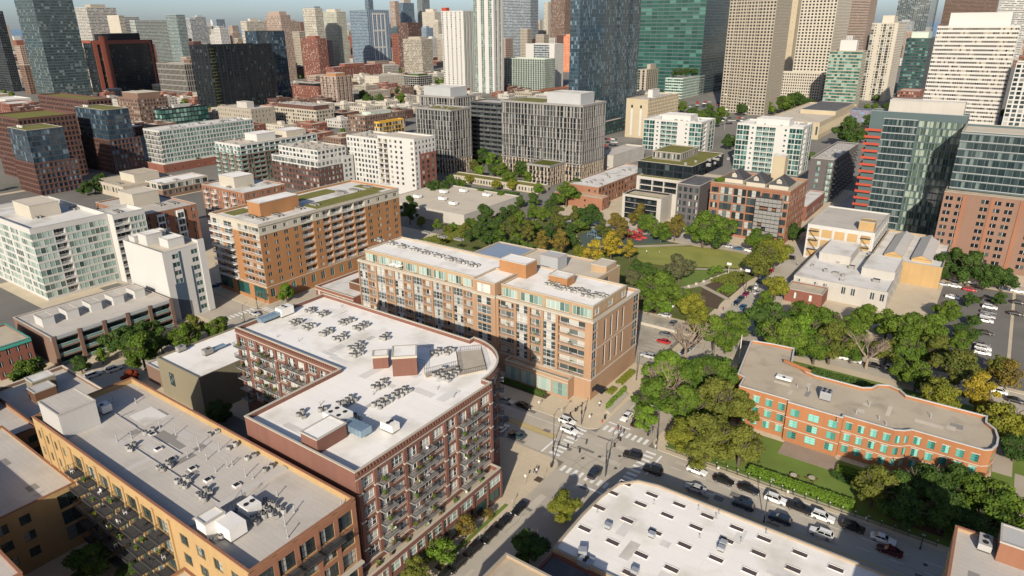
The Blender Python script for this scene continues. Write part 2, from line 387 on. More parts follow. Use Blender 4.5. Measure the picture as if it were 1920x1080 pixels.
mat('white_wall', (.44, .432, .41), .7, .06, .3, .04, 4, streak=.06); mat('white_panel', (.45, .445, .425), .6, .05, .3, .03, 4, streak=.04)
mat('putty_wall', (.20, .176, .12), .85, .12, .3, .05, 4, streak=.06); mat('grey_panel', (.33, .34, .345), .6, .1, .5, .04, 3); mat('fin_grey', (.225, .217, .205), .7, .08, .4, .05, 3, isl=.12)
mat('fin_tan', (.37, .30, .225), .7, .08, .4, .05, 3, isl=.12); mat('black_panel', (.014, .016, .019), .6, .2, .5); mat('dark_metal', (.06, .06, .062), .5, .1, .5)
mat('navy_panel', (.045, .07, .105), .6, .1, .5); mat('red_steel', (.23, .07, .045), .6, .15, .5); mat('balcony_red', (.33, .055, .028), .6, .15, .5); mat('yellow_frame', (.55, .32, .05), .6, .1)
mat('pale_green', (.40, .46, .40), .6, .08); mat('teal_frame', (.05, .26, .22), .5, .1); mat('salmon', (.50, .20, .11), .8, .1); mat('blue_grey', (.20, .25, .30), .6, .1); mat('steel_blue', (.26, .36, .44), .35, .2, 1, metal=.5)
mat('mull_dark', (.05, .055, .06), .4, .1); mat('mull_teal', (.07, .10, .105), .4, .1); mat('mull_white', (.62, .62, .60), .6, .05); mat('mull_grey', (.27, .285, .29), .5, .1)
mat('mural', (.16, .14, .17), .8, .4, .6, .3, 2, stain=((.10, .40, .60), .8, .25))
# roofs
mat('roof_white', (.80, .775, .73), .75, .09, .25, .05, 3, seams=(30, 3.2, .05), stain=((.55, .51, .44), .8, .13))
mat('roof_white_worn', (.62, .605, .57), .8, .12, .25, .08, 3, stain=((.36, .33, .28), .8, .12))
mat('roof_grey', (.47, .435, .39), .9, .16, .25, .1, 3, seams=(12, 1.0, .05), stain=((.33, .305, .27), .6, .15))
mat('roof_tan', (.43, .37, .28), .95, .16, .3, .1, 6, stain=((.26, .22, .16), .65, .2))
mat('roof_pale', (.52, .46, .37), .9, .12, .2, .06, 3, stain=((.42, .37, .30), .5, .15)); mat('roof_dark', (.10, .10, .105), .9, .2, .3, .1, 3, stain=((.2, .2, .19), .5, .3))
mat('roof_blue', (.22, .28, .37), .7, .1, .3); mat('roof_green', (.16, .15, .035), .95, .3, .5, .3, 3, stain=((.10, .13, .03), .6, .5)); mat('roof_red', (.36, .13, .075), .8, .15); mat('roof_metal', (.45, .44, .42), .5, .1, .4, seams=(40, .5, .05))
mat('shingle', (.055, .055, .06), .9, .2, .5)
# frames, rails, glass
mat('frame_dark', (.03, .03, .032), .5, 0, 1, 0); mat('frame_white', (.68, .67, .64), .6, 0, 1, 0); mat('frame_grey', (.34, .36, .37), .5, 0, 1, 0); mat('frame_teal', (.045, .30, .25), .5, 0, 1, 0); mat('frame_green', (.05, .07, .05), .5, 0, 1, 0)
mat('rail_dark', (.035, .035, .035), .5, 0, 1, 0); mat('rail_grey', (.42, .42, .41), .5, 0, 1, 0); mat('rail_white', (.68, .67, .65), .5, 0, 1, 0); mat('slab_grey', (.30, .29, .27), .8, .1); mat('slab_white', (.66, .65, .62), .8, .05); mat('slab_tan', (.44, .40, .33), .8, .1)
glass('glass', (.012, .018, .02), (.05, .07, .075), (.34, .34, .31), .14)
glass('glass_mixed', (.02, .028, .03), (.10, .125, .13), (.42, .42, .39), .22)
glass('glass_blind', (.05, .07, .075), (.28, .33, .33), (.55, .55, .50), .35)
glass('glass_teal', (.010, .036, .034), (.025, .09, .082), (.12, .22, .20), .08)
glass('glass_green', (.015, .06, .05), (.06, .17, .145), (.20, .33, .29), .15)
glass('glass_pale', (.03, .06, .054), (.19, .29, .255), (.34, .42, .38), .25)
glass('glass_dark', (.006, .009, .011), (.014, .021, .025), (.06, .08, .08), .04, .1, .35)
glass('glass_blue', (.013, .026, .04), (.036, .066, .095), (.13, .19, .24), .08, spec=.8)
glass('glass_sky', (.028, .042, .046), (.058, .078, .082), (.16, .19, .19), .07, spec=.6)
glass('glass_emerald', (.010, .046, .037), (.022, .085, .068), (.06, .16, .13), .08, spec=.5)
glass('glass_slate', (.012, .023, .026), (.034, .056, .06), (.13, .165, .16), .08, spec=.5)
glass('glass_moss', (.028, .05, .04), (.085, .125, .098), (.26, .31, .25), .15)
glass('glass_warm', (.02, .018, .014), (.07, .06, .045), (.34, .30, .22), .14)
glass('glass_aqua', (.02, .07, .065), (.08, .27, .23), (.24, .50, .44), .3)
mat('rail_glass', (.14, .24, .22), .15, .1, 1, 0, spec=.7); mat('screen_panel', (.20, .20, .19), .5, .1)
# plants
leafmat('leaf_green', (.05, .10, .013), (.15, .215, .026)); leafmat('leaf_dark', (.028, .066, .015), (.085, .14, .024)); leafmat('leaf_olive', (.08, .10, .018), (.19, .20, .034))
leafmat('leaf_yellowgreen', (.105, .133, .017), (.266, .252, .031)); leafmat('leaf_yellow', (.21, .17, .018), (.46, .35, .04)); leafmat('leaf_orange', (.12, .11, .025), (.26, .18, .035)); leafmat('leaf_rust', (.06, .095, .018), (.15, .145, .03), (.27, .12, .035)); leafmat('leaf_red', (.224, .042, .017), (.364, .070, .028))
leafmat('leaf_bright', (.077, .154, .017), (.182, .280, .028)); leafmat('leaf_grey', (.070, .081, .036), (.147, .151, .067))
mat('bark', (.10, .08, .06), .95, .3, 2); mat('bark_pale', (.26, .20, .15), .95, .25, 2)
# equipment
mat('unit_grey', (.30, .295, .28), .6, .15, 1.5, objr=.25); mat('unit_white', (.68, .66, .62), .6, .1, 1); mat('fan_black', (.02, .02, .02), .6, 0, 1, 0); mat('galvanised', (.42, .44, .46), .4, .2, 1, metal=.4); mat('pipe_grey', (.33, .33, .33), .5, .1)
mat('wood_deck', (.40, .35, .28), .85, .2, 1.5, .2, 5); mat('wood_brown', (.12, .06, .035), .8, .2, 1)
# vehicles, people, street things
for n_, c_ in dict(white=(.72, .72, .70), black=(.012, .012, .013), silver=(.42, .43, .44), grey=(.13, .135, .14), navy=(.018, .03, .055), blue=(.03, .09, .17), red=(.36, .018, .02), maroon=(.09, .012, .016), teal=(.03, .06, .065), olive=(.09, .10, .06), magenta=(.20, .02, .07), tan=(.35, .30, .22)).items():
    m_ = mat('car_'+n_, c_, .28, 0, 1, 0, spec=.5); m_.node_tree.nodes['Principled BSDF'].inputs['Coat Weight'].default_value = .4
mat('car_glass', (.010, .012, .014), .08, 0, 1, 0, spec=.6); mat('tyre', (.016, .016, .016), .85, 0, 1, 0); mat('hub', (.35, .35, .36), .35, 0, 1, 0, metal=.6); mat('head_lamp', (.75, .75, .72), .2, 0, 1, 0); mat('tail_lamp', (.32, .02, .02), .3, 0, 1, 0); mat('trim_black', (.02, .02, .02), .6, 0, 1, 0)
mat('skin', (.42, .25, .17), .7, 0, 1, 0); mat('cloth_dark', (.03, .03, .035), .9, 0, 1, 0); mat('cloth_blue', (.05, .08, .15), .9, 0, 1, 0); mat('cloth_white', (.6, .58, .55), .9, 0, 1, 0); mat('cloth_red', (.32, .05, .05), .9, 0, 1, 0); mat('hair', (.03, .02, .015), .8, 0, 1, 0)
mat('signal_yellow', (.5, .35, .04), .6, 0, 1, 0); mat('signal_black', (.02, .02, .02), .6, 0, 1, 0); mat('lens_red', (.3, .02, .02), .4, 0, 1, 0); mat('lens_green', (.02, .22, .1), .4, 0, 1, 0); mat('lens_amber', (.35, .16, .02), .4, 0, 1, 0); mat('hydrant_red', (.4, .04, .03), .5, 0, 1, 0); mat('umbrella_white', (.7, .7, .68), .8, 0, 1, 0); mat('awning_black', (.02, .02, .022), .7, 0, 1, 0)
# ------------------------------------------------------------------ the setting
def sheet(name, x0, x1, y0, y1, z, m):
    b = MB(); b.quad((x0, y0, z), (x1, y0, z), (x1, y1, z), (x0, y1, z)); return struct(name, b, m)
def slab(name, poly, z0, z1, m, kerb=True):
    b = MB(); b.prism(poly, z0, z1, 1 if kerb else 0, mt=0)
    o = struct(name, b, [m, 'kerb_stone'] if kerb else [m])
    if kerb:
        q = offset(poly, .22); c = MB(); n = len(poly)
        for i in range(n):
            j = (i+1) % n; c.quad((poly[i][0], poly[i][1], z1+.004), (poly[j][0], poly[j][1], z1+.004), (q[j][0], q[j][1], z1+.004), (q[i][0], q[i][1], z1+.004))
        part('kerb', c, 'kerb_stone', o)
    return o
b = MB(); b.quad((-9000, -2500, -.06), (3000, -2500, -.06), (3000, 9000, -.06), (-9000, 9000, -.06)); struct('ground', b, 'ground_city')
# the lake beyond the shore, towards the upper left of the view
b = MB(); b.quad((-60000, -3000, -.03), (-4300, -3000, -.03), (-4300, 2900, -.03), (-60000, 60000, -.03)); b.quad((-4300, 2900, -.03), (20000, 9000, -.03), (20000, 60000, -.03), (-60000, 60000, -.03)); struct('lake', b, 'lake')
sheet('road', -72, -58, -60, 900, 0, 'asphalt'); sheet('road', -900, -72.01, 121, 137, .0, 'asphalt'); sheet('road', -57.99, 160, 120, 138.8, .0, 'asphalt')
sheet('road', -217, -205, -60, 120.9, .004, 'asphalt'); sheet('road', -217, -205, 137.1, 224, .004, 'asphalt')
sheet('road', -57.9, 90, 212, 224, .004, 'asphalt'); sheet('road', -204.9, -72.1, 306, 318, .004, 'asphalt'); sheet('road', -57.9, 200, 318, 328, .004, 'asphalt')
def rc(x0, x1, y0, y1, r=3.5, cor='1111'):
    'block outline with rounded corners'
    out = []
    for k, (cx, cy, a0) in enumerate(((x0+r, y0+r, 180), (x1-r, y0+r, 270), (x1-r, y1-r, 0), (x0+r, y1-r, 90))):
        for j in range(6): t = R(a0+90*j/5); out.append((cx+r*math.cos(t), cy+r*math.sin(t)))
    return out
BLK = [(-205, -72, -60, 121), (-205, -72, 137, 306), (-58, 160, -60, 120), (-58, 160, 138.8, 212), (-58, 160, 224, 318), (-330, -217, -60, 121), (-520, -217, 137, 250), (-205, -72, 318, 470), (-58, 40, 328, 520)]
for q in BLK: slab('pavement', rc(*q), -.05, .13, 'pavement_concrete')
def green(name, poly, m='grass', z=.13): 
    b = MB(); b.prism(poly, z-.05, z+.05); return struct(name, b, m)
# lawns and park
green('lawn', rect(-54.5, 60, 141, 160)); green('lawn', rect(-54, -45, 160, 208)); green('lawn', rect(-45, 80, 184, 208)); green('lawn', rect(13, 80, 160, 184))
green('park_meadow', rect(-150, -76, 218, 304), 'meadow'); green('park_meadow', rect(-200, -150, 232, 304), 'meadow')
b = MB(); fld = [at(*p, .2) for p in ((1195, 462), (1300, 462), (1370, 468), (1412, 482), (1405, 497), (1395, 503), (1310, 500), (1240, 497), (1195, 490))]; fld = list(reversed(fld))
b.prism(fld, .15, .2); struct('sports_field', b, 'field_grass')
green('lawn', [at(*p, .16) for p in reversed(((1265, 505), (1345, 508), (1330, 520), (1290, 538), (1268, 535)))], 'grass', .15)
green('planting_bed', [at(*p, .16) for p in reversed(((1322, 535), (1405, 508), (1420, 512), (1365, 560)))], 'soil', .15)
green('planting_bed', [at(*p, .16) for p in reversed(((1317, 540), (1355, 560), (1345, 580), (1310, 570)))], 'soil', .15)
def path(pts, w_, m='path_stone', z=.215):
    b = MB(); p = [Vector(at(*q, .2)) for q in pts]
    for a, c in zip(p, p[1:]):
        d = (c-a).normalized(); n = Vector((-d.y, d.x))*w_/2; e = d*w_*.3
        b.quad(tuple(a-n-e)+(z,), tuple(c-n+e)+(z,), tuple(c+n+e)+(z,), tuple(a+n-e)+(z,))
        z += .004
    struct('path', b, m)
path([(1278, 541), (1315, 533), (1362, 514), (1415, 499)], 3.0); path([(1318, 537), (1365, 561)], 2.2, z=.24); path([(1300, 504), (1420, 508)], 2, z=.25); path([(1120, 462), (1200, 462), (1305, 458), (1420, 478)], 3, z=.26); path([(1075, 440), (1095, 475)], 3, z=.28)
green('park_meadow', rect(-222, -150.1, 224.5, 267), 'meadow', .14)
# car parks
green('car_park', rect(-100, -75.5, 178, 216), 'lot_concrete', .12); green('car_park', rect(-9, 14, 226, 316), 'asphalt_dark', .12); green('car_park', rect(15, 80, 226, 316), 'asphalt_dark', .12)
green('playground_floor', [at(*p, .2) for p in reversed(((1085, 440), (1120, 430), (1150, 445), (1130, 468), (1095, 462)))], 'play_floor', .17); green('playground_floor', [at(*p, .2) for p in reversed(((1165, 440), (1225, 440), (1260, 455), (1170, 458)))], 'play_floor', .17)
for q in ((-325, -258, -50, 90), (-290, -262, 113, 120.5), (-515, -345, 139, 192), (-515, -445, 192, 248), (-418, -356, 170, 248), (-300, -252, 170, 248)): green('car_park', rect(*q), 'asphalt_dark', .1)
green('lawn', rect(-297, -254, 222, 248), 'meadow', .12)
for q in ((-203, -153, 66, 81), (-162, -112, 63, 87)): green('yard', rect(*q), 'asphalt_dark', .1)
# road paint
def stripe(x0, x1, y0, y1, m='paint_white', name='road_marking', z=.009):
    b = MB(); b.quad((x0, y0, z), (x1, y0, z), (x1, y1, z), (x0, y1, z)); struct(name, b, m)
for k in range(9): stripe(-77.2, -74.2, 122.2+k*1.65, 123.0+k*1.65)
for k in range(8): stripe(-71.3+k*1.65, -70.5+k*1.65, 139.0, 141.6)
for k in range(8): stripe(-71.3+k*1.65, -70.5+k*1.65, 117.6, 120.0)
for k in range(9): stripe(-57.6, -54.9, 122.2+k*1.75, 123.0+k*1.75)
stripe(-71.6, -65.2, 143.0, 143.5); stripe(-53.8, -53.3, 128.0, 137.0); stripe(-64.9, -58.6, 115.4, 115.9); stripe(-79.2, -78.7, 121.5, 128.5)
for k in range(20): stripe(-50+k*6.0, -47.2+k*6.0, 134.0, 134.13)
for k in range(20): stripe(-50+k*6.0, -47.5+k*6.0, 130.6, 130.73)
stripe(-57.5, 90, 127.2, 127.33, 'paint_yellow'); stripe(-52, 90, 126.85, 126.98, 'paint_yellow'); stripe(-110, -80, 128.6, 128.75, 'paint_yellow'); stripe(-110, -80, 129.1, 129.25, 'paint_yellow')
stripe(-125, -79.5, 127.6, 130.2, 'paint_faded', z=.006); 
for k in range(16): stripe(-51+k*6, -48.4+k*6, 123.4, 123.53)
for k in range(14): stripe(-65.1, -64.95, 146+k*6, 148.6+k*6)
stripe(-200, -80, 133.8, 133.93); stripe(-69.9, -69.78, 146, 206); stripe(-211.2, -211.05, 142, 222, 'paint_yellow'); stripe(-211.2, -211.05, 0, 118, 'paint_yellow')
for k in range(7): stripe(-216.4+k*1.6, -215.6+k*1.6, 137.6, 140.2)
for k in range(9): stripe(-220.4, -217.6, 122+k*1.65, 122.8+k*1.65)
b = MB(); ax, ay = at(1330, 926)
for q in ([(-1.9, -.1), (.6, -.1), (.6, .1), (-1.9, .1)], [(-3, .0), (-1.9, -.5), (-1.9, .5)], [(.6, -.1), (1.3, .5), (1.2, .7), (.6, .1)]): b.poly([(ax+p[0], ay+p[1], .012) for p in q])
struct('road_marking', b, 'paint_white')
b = MB(); 
for k in range(9): b.quad((-95+k*2.55, 205, .185), (-94.88+k*2.55, 205, .185), (-94.88+k*2.55, 210, .185), (-95+k*2.55, 210, .185)); b.quad((-98, 184+k*2.6, .185), (-93, 184+k*2.6, .185), (-93, 184.12+k*2.6, .185), (-98, 184.12+k*2.6, .185)); b.quad((-84, 184+k*2.6, .185), (-79, 184+k*2.6, .185), (-79, 184.12+k*2.6, .185), (-84, 184.12+k*2.6, .185))
struct('road_marking', b, 'paint_white')
for (mx_, my_) in ((-66, 128), (-62, 131), (-69, 125), (-60.5, 126), (-64, 110), (-90, 125), (-30, 129), (4, 133), (-66, 160), (-63, 186)):
    b = MB(); b.cyl(mx_, my_, 0.006, .013, .42, n=12); struct('manhole_cover', b, 'dark_metal')

rnd = random.Random(21)
for k in range(46):
    q = k % 5
    if q == 0: x, y = rnd.uniform(-71, -59), rnd.uniform(70, 118)
    elif q == 1: x, y = rnd.uniform(-56, 6), rnd.uniform(121, 138)
    elif q == 2: x, y = rnd.uniform(-140, -73), rnd.uniform(122, 136)
    elif q == 3: x, y = rnd.uniform(-71, -59), rnd.uniform(145, 290)
    else: x, y = rnd.uniform(-72, -58), rnd.uniform(121, 137)
    a, b_ = rnd.uniform(.4, 2.8), rnd.uniform(.3, 1.0)
    if q in (0, 3): a, b_ = b_, a
    x = min(max(x, -71.5+a if q in (0, 3) else x), -58.5-a if q in (0, 3) else x)
    stripe(x-a, x+a, y-b_, y+b_, rnd.choice(('tar_patch', 'pale_patch')), 'road_patch', .005+k*.00005)
for k in range(30):      # sealed cracks
    x, y = rnd.uniform(-100, 0), rnd.uniform(122, 137)
    if k % 2: x, y = rnd.uniform(-71, -60), rnd.uniform(75, 230)
    b = MB(); p = Vector((x, y)); d = Vector((1, rnd.uniform(-.2, .2))) if k % 2 == 0 else Vector((rnd.uniform(-.2, .2), 1))
    for j in range(7):
        q = p+d*rnd.uniform(.8, 1.5)+Vector((rnd.uniform(-.25, .25), rnd.uniform(-.25, .25))); n = Vector((-(q-p).y, (q-p).x)).normalized()*.045
        b.quad(tuple(p-n)+(.0082,), tuple(q-n)+(.0082,), tuple(q+n)+(.0082,), tuple(p+n)+(.0082,)); p = q
    struct('road_crack', b, 'tar_patch')
# ------------------------------------------------------------------ near buildings
# --- the dark red brick loft with the white L-shaped roof and rounded corner
TC = (-97.0, 103.3); arc = [(TC[0]+15*math.cos(R(90*k/12)), TC[1]+15*math.sin(R(90*k/12))) for k in range(13)]
polyA = [(-151, 88), (-111.4, 88), (-111.4, 63.7), (-79.6, 63.7), (-79.6, 102.6), (-82.0, 102.6)]+arc[1:]+[(-97, 116.6), (-151, 116.6)]
lw = dict(glass='glass_mixed', frame='frame_white', nx=3, ny=2, w=.78, h=.66, s=.2, bal=('slab_grey', 'rail_dark', None), bd=1.6, d=.25)
fa = {0: [F('bwbbwbbwbw', cols=10, rows=6, z0=8, z1=26.2, **lw)], 3: [F('wbwbbwwbbw', cols=10, rows=6, z0=8, z1=26.2, u0=.6, u1=.6, **lw)]}
for k in range(6, 16): fa[k] = [F('w' if k % 3 else 'b', cols=1, rows=6, z0=8, z1=26.2, **{**lw, 'bd': 1.2})]
A = Bld('loft_building', 'dark red brick loft building with white L-shaped roof and rounded corner at the crossing', polyA, 28, fa, 'brick_main', 'roof_white', par=1.0, cop='stone_cream', mats=['brick_main'])
for i in (0, 3):
    W = A.fr(i)[2]; A.band('cornice', i, 26.75, 27.25, .22, 'brick_main'); A.band('string_course', i, 26.3, 26.5, .12, 'stone_cream')
    dn = MB()
    for k in range(int(W/.75)):
        pts = [A.pt(i, .2+k*.75+q[0], q[1], 0)[:2] for q in ((0, -.3), (.32, -.3), (.32, -.02), (0, -.02))]; dn.prism(pts, 27.25, 27.8, bottom=True)
    A.add('dentils', dn, 'brick_main', 'stuff')
    cuts = (0, 1, 3, 6, 7, 10) if i == 3 else (0, 2, 4, 7, 9)
    for k in cuts:
        u = .6+(W-1.2)*k/10; A.trim('pier', i, u-.42, u+.42, 8, 26.3, .32, 'brick_main')
        for z in (11, 17.1, 23.1): A.trim('pier_cap', i, u-.5, u+.5, z, z+.28, .42, 'stone_cream')
    for k in range(6):
        for j in range(10):
            if (('wbwbbwwbbw' if i == 3 else 'bwbbwbbwbw')[j]) == 'w':
                u = .6+(W-1.2)*(j+.5)/10; A.trim('window_sill', i, u-1.5, u+1.5, 8+3.033*k+.45, 8+3.033*k+.6, .12, 'stone_cream')
for k in range(5, 17): A.band('string_course', k, 26.3, 26.5, .1, 'stone_cream'); A.band('cornice', k, 26.75, 27.25, .18, 'brick_main')
# podium along the street with its terrace
pod = Bld('podium', 'low red brick podium with terrace along the street front of the loft building', [(-79.55, 52), (-76.6, 52), (-76.6, 101.4), (-79.55, 101.4)], 8, {1: [F('W', bay=4.6, rows=1, z0=4.4, z1=7.0, glass='glass_pale', frame='frame_white', nx=3, ny=2), F('W', bay=4.6, rows=1, z0=.4, z1=3.6, glass='glass_teal', frame='frame_dark', nx=2)], 2: [F('.', bay=9)]}, 'brick_main', 'roof_tan', par=1.2, cop='stone_cream', cat='building')
pod.band('cornice', 1, 7.1, 7.5, .2, 'brick_main'); pod.band('string_course', 1, 6.75, 6.95, .12, 'stone_cream')
for k in range(11): pod.trim('pier', 1, k*4.94-.3 if k else 0, k*4.94+.3, 0.1, 7.0, .2, 'brick_main')
# roof rooms turned to face the corner
def oblock(B, name, p0, p1, dep, z0, z1, m, mt):
    a = Vector(p0); c = Vector(p1); d = (c-a).normalized(); n = Vector((-d.y, d.x))
    pts = [tuple(a), tuple(c), tuple(c+n*dep), tuple(a+n*dep)]
    b = MB(); b.prism(pts, z0, z1, 0, mt=1); B.add(name, b, [m, mt]); 
    q = MB(); o = offset(pts, -.12); i_ = offset(pts, .25); 
    for k in range(4):
        j = (k+1) % 4; q.quad(o[k]+(z1-.45,), o[j]+(z1-.45,), o[j]+(z1+.12,), o[k]+(z1+.12,)); q.quad(o[k]+(z1+.12,), o[j]+(z1+.12,), i_[j]+(z1+.12,), i_[k]+(z1+.12,))
    B.add('coping', q, 'stone_cream'); return pts
pp0, pp1 = at(737, 704, 27.3), at(783, 701, 27.3)
oblock(A, 'stair_house', pp0, pp1, 5.5, 27.0, 31.8, 'brick_main', 'roof_white')
q0, q1 = at(700, 690, 27.3), at(729, 688, 27.3); oblock(A, 'lift_house', q0, q1, 3.0, 27.0, 30.2, 'brick_main', 'roof_white')
A.pent(-95.0, -90.4, 64.6, 71.5, 30.0, 'brick_main', 'roof_white', 'stair_house')
# deck with fence
dk = [at(*p, 27.5) for p in ((855, 659), (902, 654), (912, 692), (862, 703))]; dk.reverse()
b = MB(); b.prism(dk, 27.02, 27.4); A.add('roof_deck', b, 'wood_deck')
b = MB(); dk2 = [at(*p, 27.4) for p in ((796, 700), (858, 684), (862, 692), (800, 707))]; dk2.reverse(); b.prism(dk2, 27.02, 27.35); A.add('roof_walkway', b, 'wood_deck')
def fence(parent, pts, z, m, h=1.1, step=.5, name='railing'):
    b = MB()
    for a, c in zip(pts, pts[1:]):
        a = Vector(a); c = Vector(c); n = max(1, int((c-a).length/step)); d = (c-a)/n
        b.tube(tuple(a)+(z+h,), tuple(c)+(z+h,), .03, .03, 4); b.tube(tuple(a)+(z+.15,), tuple(c)+(z+.15,), .02, .02, 4)
        for k in range(n+1): p = a+d*k; b.tube(tuple(p)+(z,), tuple(p)+(z+h,), .022, .022, 4)
    return part(name, b, m, parent)
fence(A.root, dk+[dk[0]], 27.5, 'rail_dark'); fence(A.root, [at(783, 680, 27.4), at(796, 684, 27.4), at(796, 700, 27.4), at(858, 684, 27.4)], 27.4, 'rail_dark'); fence(A.root, [at(800, 707, 27.4), at(862, 692, 27.4)], 27.4, 'rail_dark')
# --- yellow brick loft at the lower left with the wide grey roof
yb = dict(glass='glass', frame='frame_green', nx=4, ny=3, d=.3, bal=('dark_metal', 'rail_dark', None), bd=2.2, bw=.74)
B = Bld('loft_building', 'yellow brick loft with wide grey roof full of pipes at the lower left', (-153, -78.2, 41.2, 61.9), 24.5,
    {0: [F('ww', bay=0, ws=None, cols=4, rows=5, z0=3, z1=23, u1=60, w=.3, h=.5, nx=2, ny=2, glass='glass', frame='frame_green'),
         F('bbbbbbb', cols=7, rows=5, z0=3, z1=23.2, u0=16.5, u1=22.5, **{**yb}), F('w', cols=4, rows=5, z0=3, z1=23, u0=54, u1=1.5, w=.5, h=.55, nx=2, ny=2, glass='glass', frame='frame_green')],
     1: [F('W', cols=5, rows=5, z0=3, z1=23.4, u0=.6, u1=.6, glass='glass', frame='frame_dark', nx=4, ny=3, d=.35)]}, 'brick_yellow', 'roof_grey', par=1.2, cop='brick_rust', mats=['brick_yellow'])
# orange brick street front, a hand's breadth proud of the yellow flank
for k in range(6):
    W = B.fr(1)[2]; u = .45+(W-.9)*k/5; B.trim('pier', 1, u-.45, u+.45, .2, 24.3, .12, 'brick_rust')
for k in range(6): B.trim('spandrel', 1, .9, W-.9, 3+4.08*k-.55 if k else .2, 3+4.08*k+.3, .08, 'brick_rust')
B.band('cornice', 1, 11.0, 11.4, .9, 'stone_cream'); B.band('parapet_band', 1, 23.5, 24.3, .2, 'brick_rust')
for k in (1, 2, 3): obj('balcony', balcony_mesh(4.6, 1.8, 'dark_metal', 'rail_dark'), B.root, tuple(Vector(B.pt(1, .45+(W-.9)*(k+.5)/5, -.12, 19.4))-B.root.location), R(90))
for k in range(8): B.trim('pilaster', 0, 16.2+k*5.11, 16.8+k*5.11, 1, 23.3, .25, 'brick_yellow')
for k in range(4): B.trim('pilaster', 0, 3.6+k*4, 4.0+k*4, 1, 23.3, .2, 'brick_yellow')
B.pent(-149.5, -140.5, 42.0, 49.0, 28.8, 'roof_metal', 'roof_grey', 'lift_house')
B.pent(-93.5, -90.8, 42.2, 45.8, 26.4, 'unit_white', 'unit_white', 'stair_house')
# wings round the courtyard
C1 = Bld('brick_wing', 'lower yellow brick wing with stained grey roof left of the courtyard', (-175, -138.7, 22, 41.1), 14.3, {1: [F('.ww.W', cols=5, rows=3, z0=2, z1=13.4, w=.5, h=.55, nx=2, ny=2, glass='glass', frame='frame_green')]}, 'brick_yellow', 'roof_grey', par=.5, cop='brick_rust')
C2 = Bld('brick_wing', 'brick wing whose pale roof just shows at the bottom edge beside the courtyard', (-98.6, -88, 20, 41.1), 14.3, {}, 'brick_yellow', 'roof_pale', par=.5, cop='brick_rust')
D1 = Bld('brick_wing', 'grey roofed wing with orange parapet in the bottom left corner', (-190, -112, 3, 23.0), 20.0, {}, 'brick_rust', 'roof_grey', par=.5, cop='brick_rust')
E1 = Bld('brick_building', 'orange brick building with a green roof terrace at the left edge', (-215, -172.5, 30, 47.2), 12, {0: [F('w', bay=3.4, rows=3, glass='glass', frame='frame_dark')], 1: [F('w', bay=3.4, rows=3, z0=1, glass='glass', frame='frame_dark')]}, 'brick_orange', 'roof_grey', par=1.0, cop='brick_dark')
E1.pent(-200, -190, 38, 45, 14.6, 'wood_brown', 'yellow_frame', 'pergola'); b = MB(); b.box(-188, -174, 37, 39, 11.05, 11.3); E1.add('turf_strip', b, 'grass')
F1 = Bld('low_building', 'low building with grey parapet roof and two roof sheds behind the yellow loft', (-205.5, -182, 48.2, 65.9), 10.2, {0: [F('w', bay=4, rows=2)], 1: [F('w', bay=4, rows=2)]}, 'brick_brown', 'roof_grey', par=.9, cop='roof_pale')
F1.pent(-199, -194.5, 54.5, 60, 13.2, 'putty_wall', 'roof_white_worn', 'roof_shed'); F1.pent(-194, -189.5, 53, 58, 12.4, 'wood_brown', 'roof_metal', 'roof_shed')
G1 = Bld('warehouse', 'windowless putty coloured warehouse with white roof between the lofts and street', (-184.5, -163, 82.3, 108), 12, {}, 'putty_wall', 'roof_white', par=.35, cop='putty_wall')
b = MB(); b.box(-178.9, -176.7, 82.2, 82.29, 5, 9); gw = G1.add('window', b, 'frame_dark'); b = MB()
for i in range(4):
    for j in range(4): b.box(-178.85+i*.53, -178.36+i*.53, 82.12, 82.19, 5.08+j*.97, 5.97+j*.97)
part('panes', b, 'glass_sky', gw, 'stuff')
G2 = Bld('low_building', 'small white roofed lean-to with brown wall beside the putty warehouse', (-196, -184.6, 84, 104), 6, {}, 'brick_brown', 'roof_white_worn', par=.3)
H1 = Bld('brick_house', 'red brick house with green cornice and planted roof at the left edge', (-252, -233, 58, 68.3), 10.5, {0: [F('w', bay=2.6, rows=3, w=.4, h=.55, glass='glass', frame='frame_white')], 1: [F('w', bay=2.6, rows=3, w=.4, h=.55, glass='glass', frame='frame_white')]}, 'brick_red', 'roof_tan', par=.6, cop='teal_frame')
for i in (0, 1): H1.band('cornice', i, 9.5, 10.2, .35, 'frame_teal')
I1 = Bld('balcony_building', 'long low apartment block with green glazed balconies and white roof boxes', (-256.4, -228, 72, 110.9), 10.2,
    {1: [F('rrrrr', cols=5, rows=3, z0=.3, z1=9.3, u0=.5, u1=.5, glass='glass_teal', frame='frame_dark', rail='rail_white', solid='rail_glass', rd=1.8)]}, 'brick_brown', 'roof_grey', par=.25, cop='concrete')
for k in range(6): W = I1.fr(1)[2]; u = .5+(W-1)*k/5; I1.trim('pier', 1, max(0, u-.55), u+.55, 0, 10.6, .5, 'brick_brown')
I1.band('fascia', 1, 9.3, 10.3, .3, 'grey_panel')
for k in range(5): y = 74.5+k*7.4; I1.pent(-245.5, -239.5, y, y+3.6, 12.9, 'white_panel', 'roof_grey', 'roof_box')
J1 = Bld('infill_tower', 'slim white apartment house with blank white flank and dark blue window strips', (-258, -231, 112.2, 128), 26.4,
    {1: [F('.w.w.', ws=[3, 3, 4, 3, 2.6], rows=8, z0=1, z1=25.5, w=.8, h=.55, nx=2, glass='glass_teal', frame='frame_white')]}, 'white_panel', 'roof_pale', par=.9, cop='white_panel')
J1.pent(-252, -246, 115, 121, 29.5, 'white_panel', 'roof_white', 'stair_house'); J1.pent(-243, -237, 118, 124, 28.6, 'white_panel', 'roof_white', 'stair_house'); J1.pent(-257, -253, 114, 126, 28, 'white_panel', 'roof_white', 'stair_house')
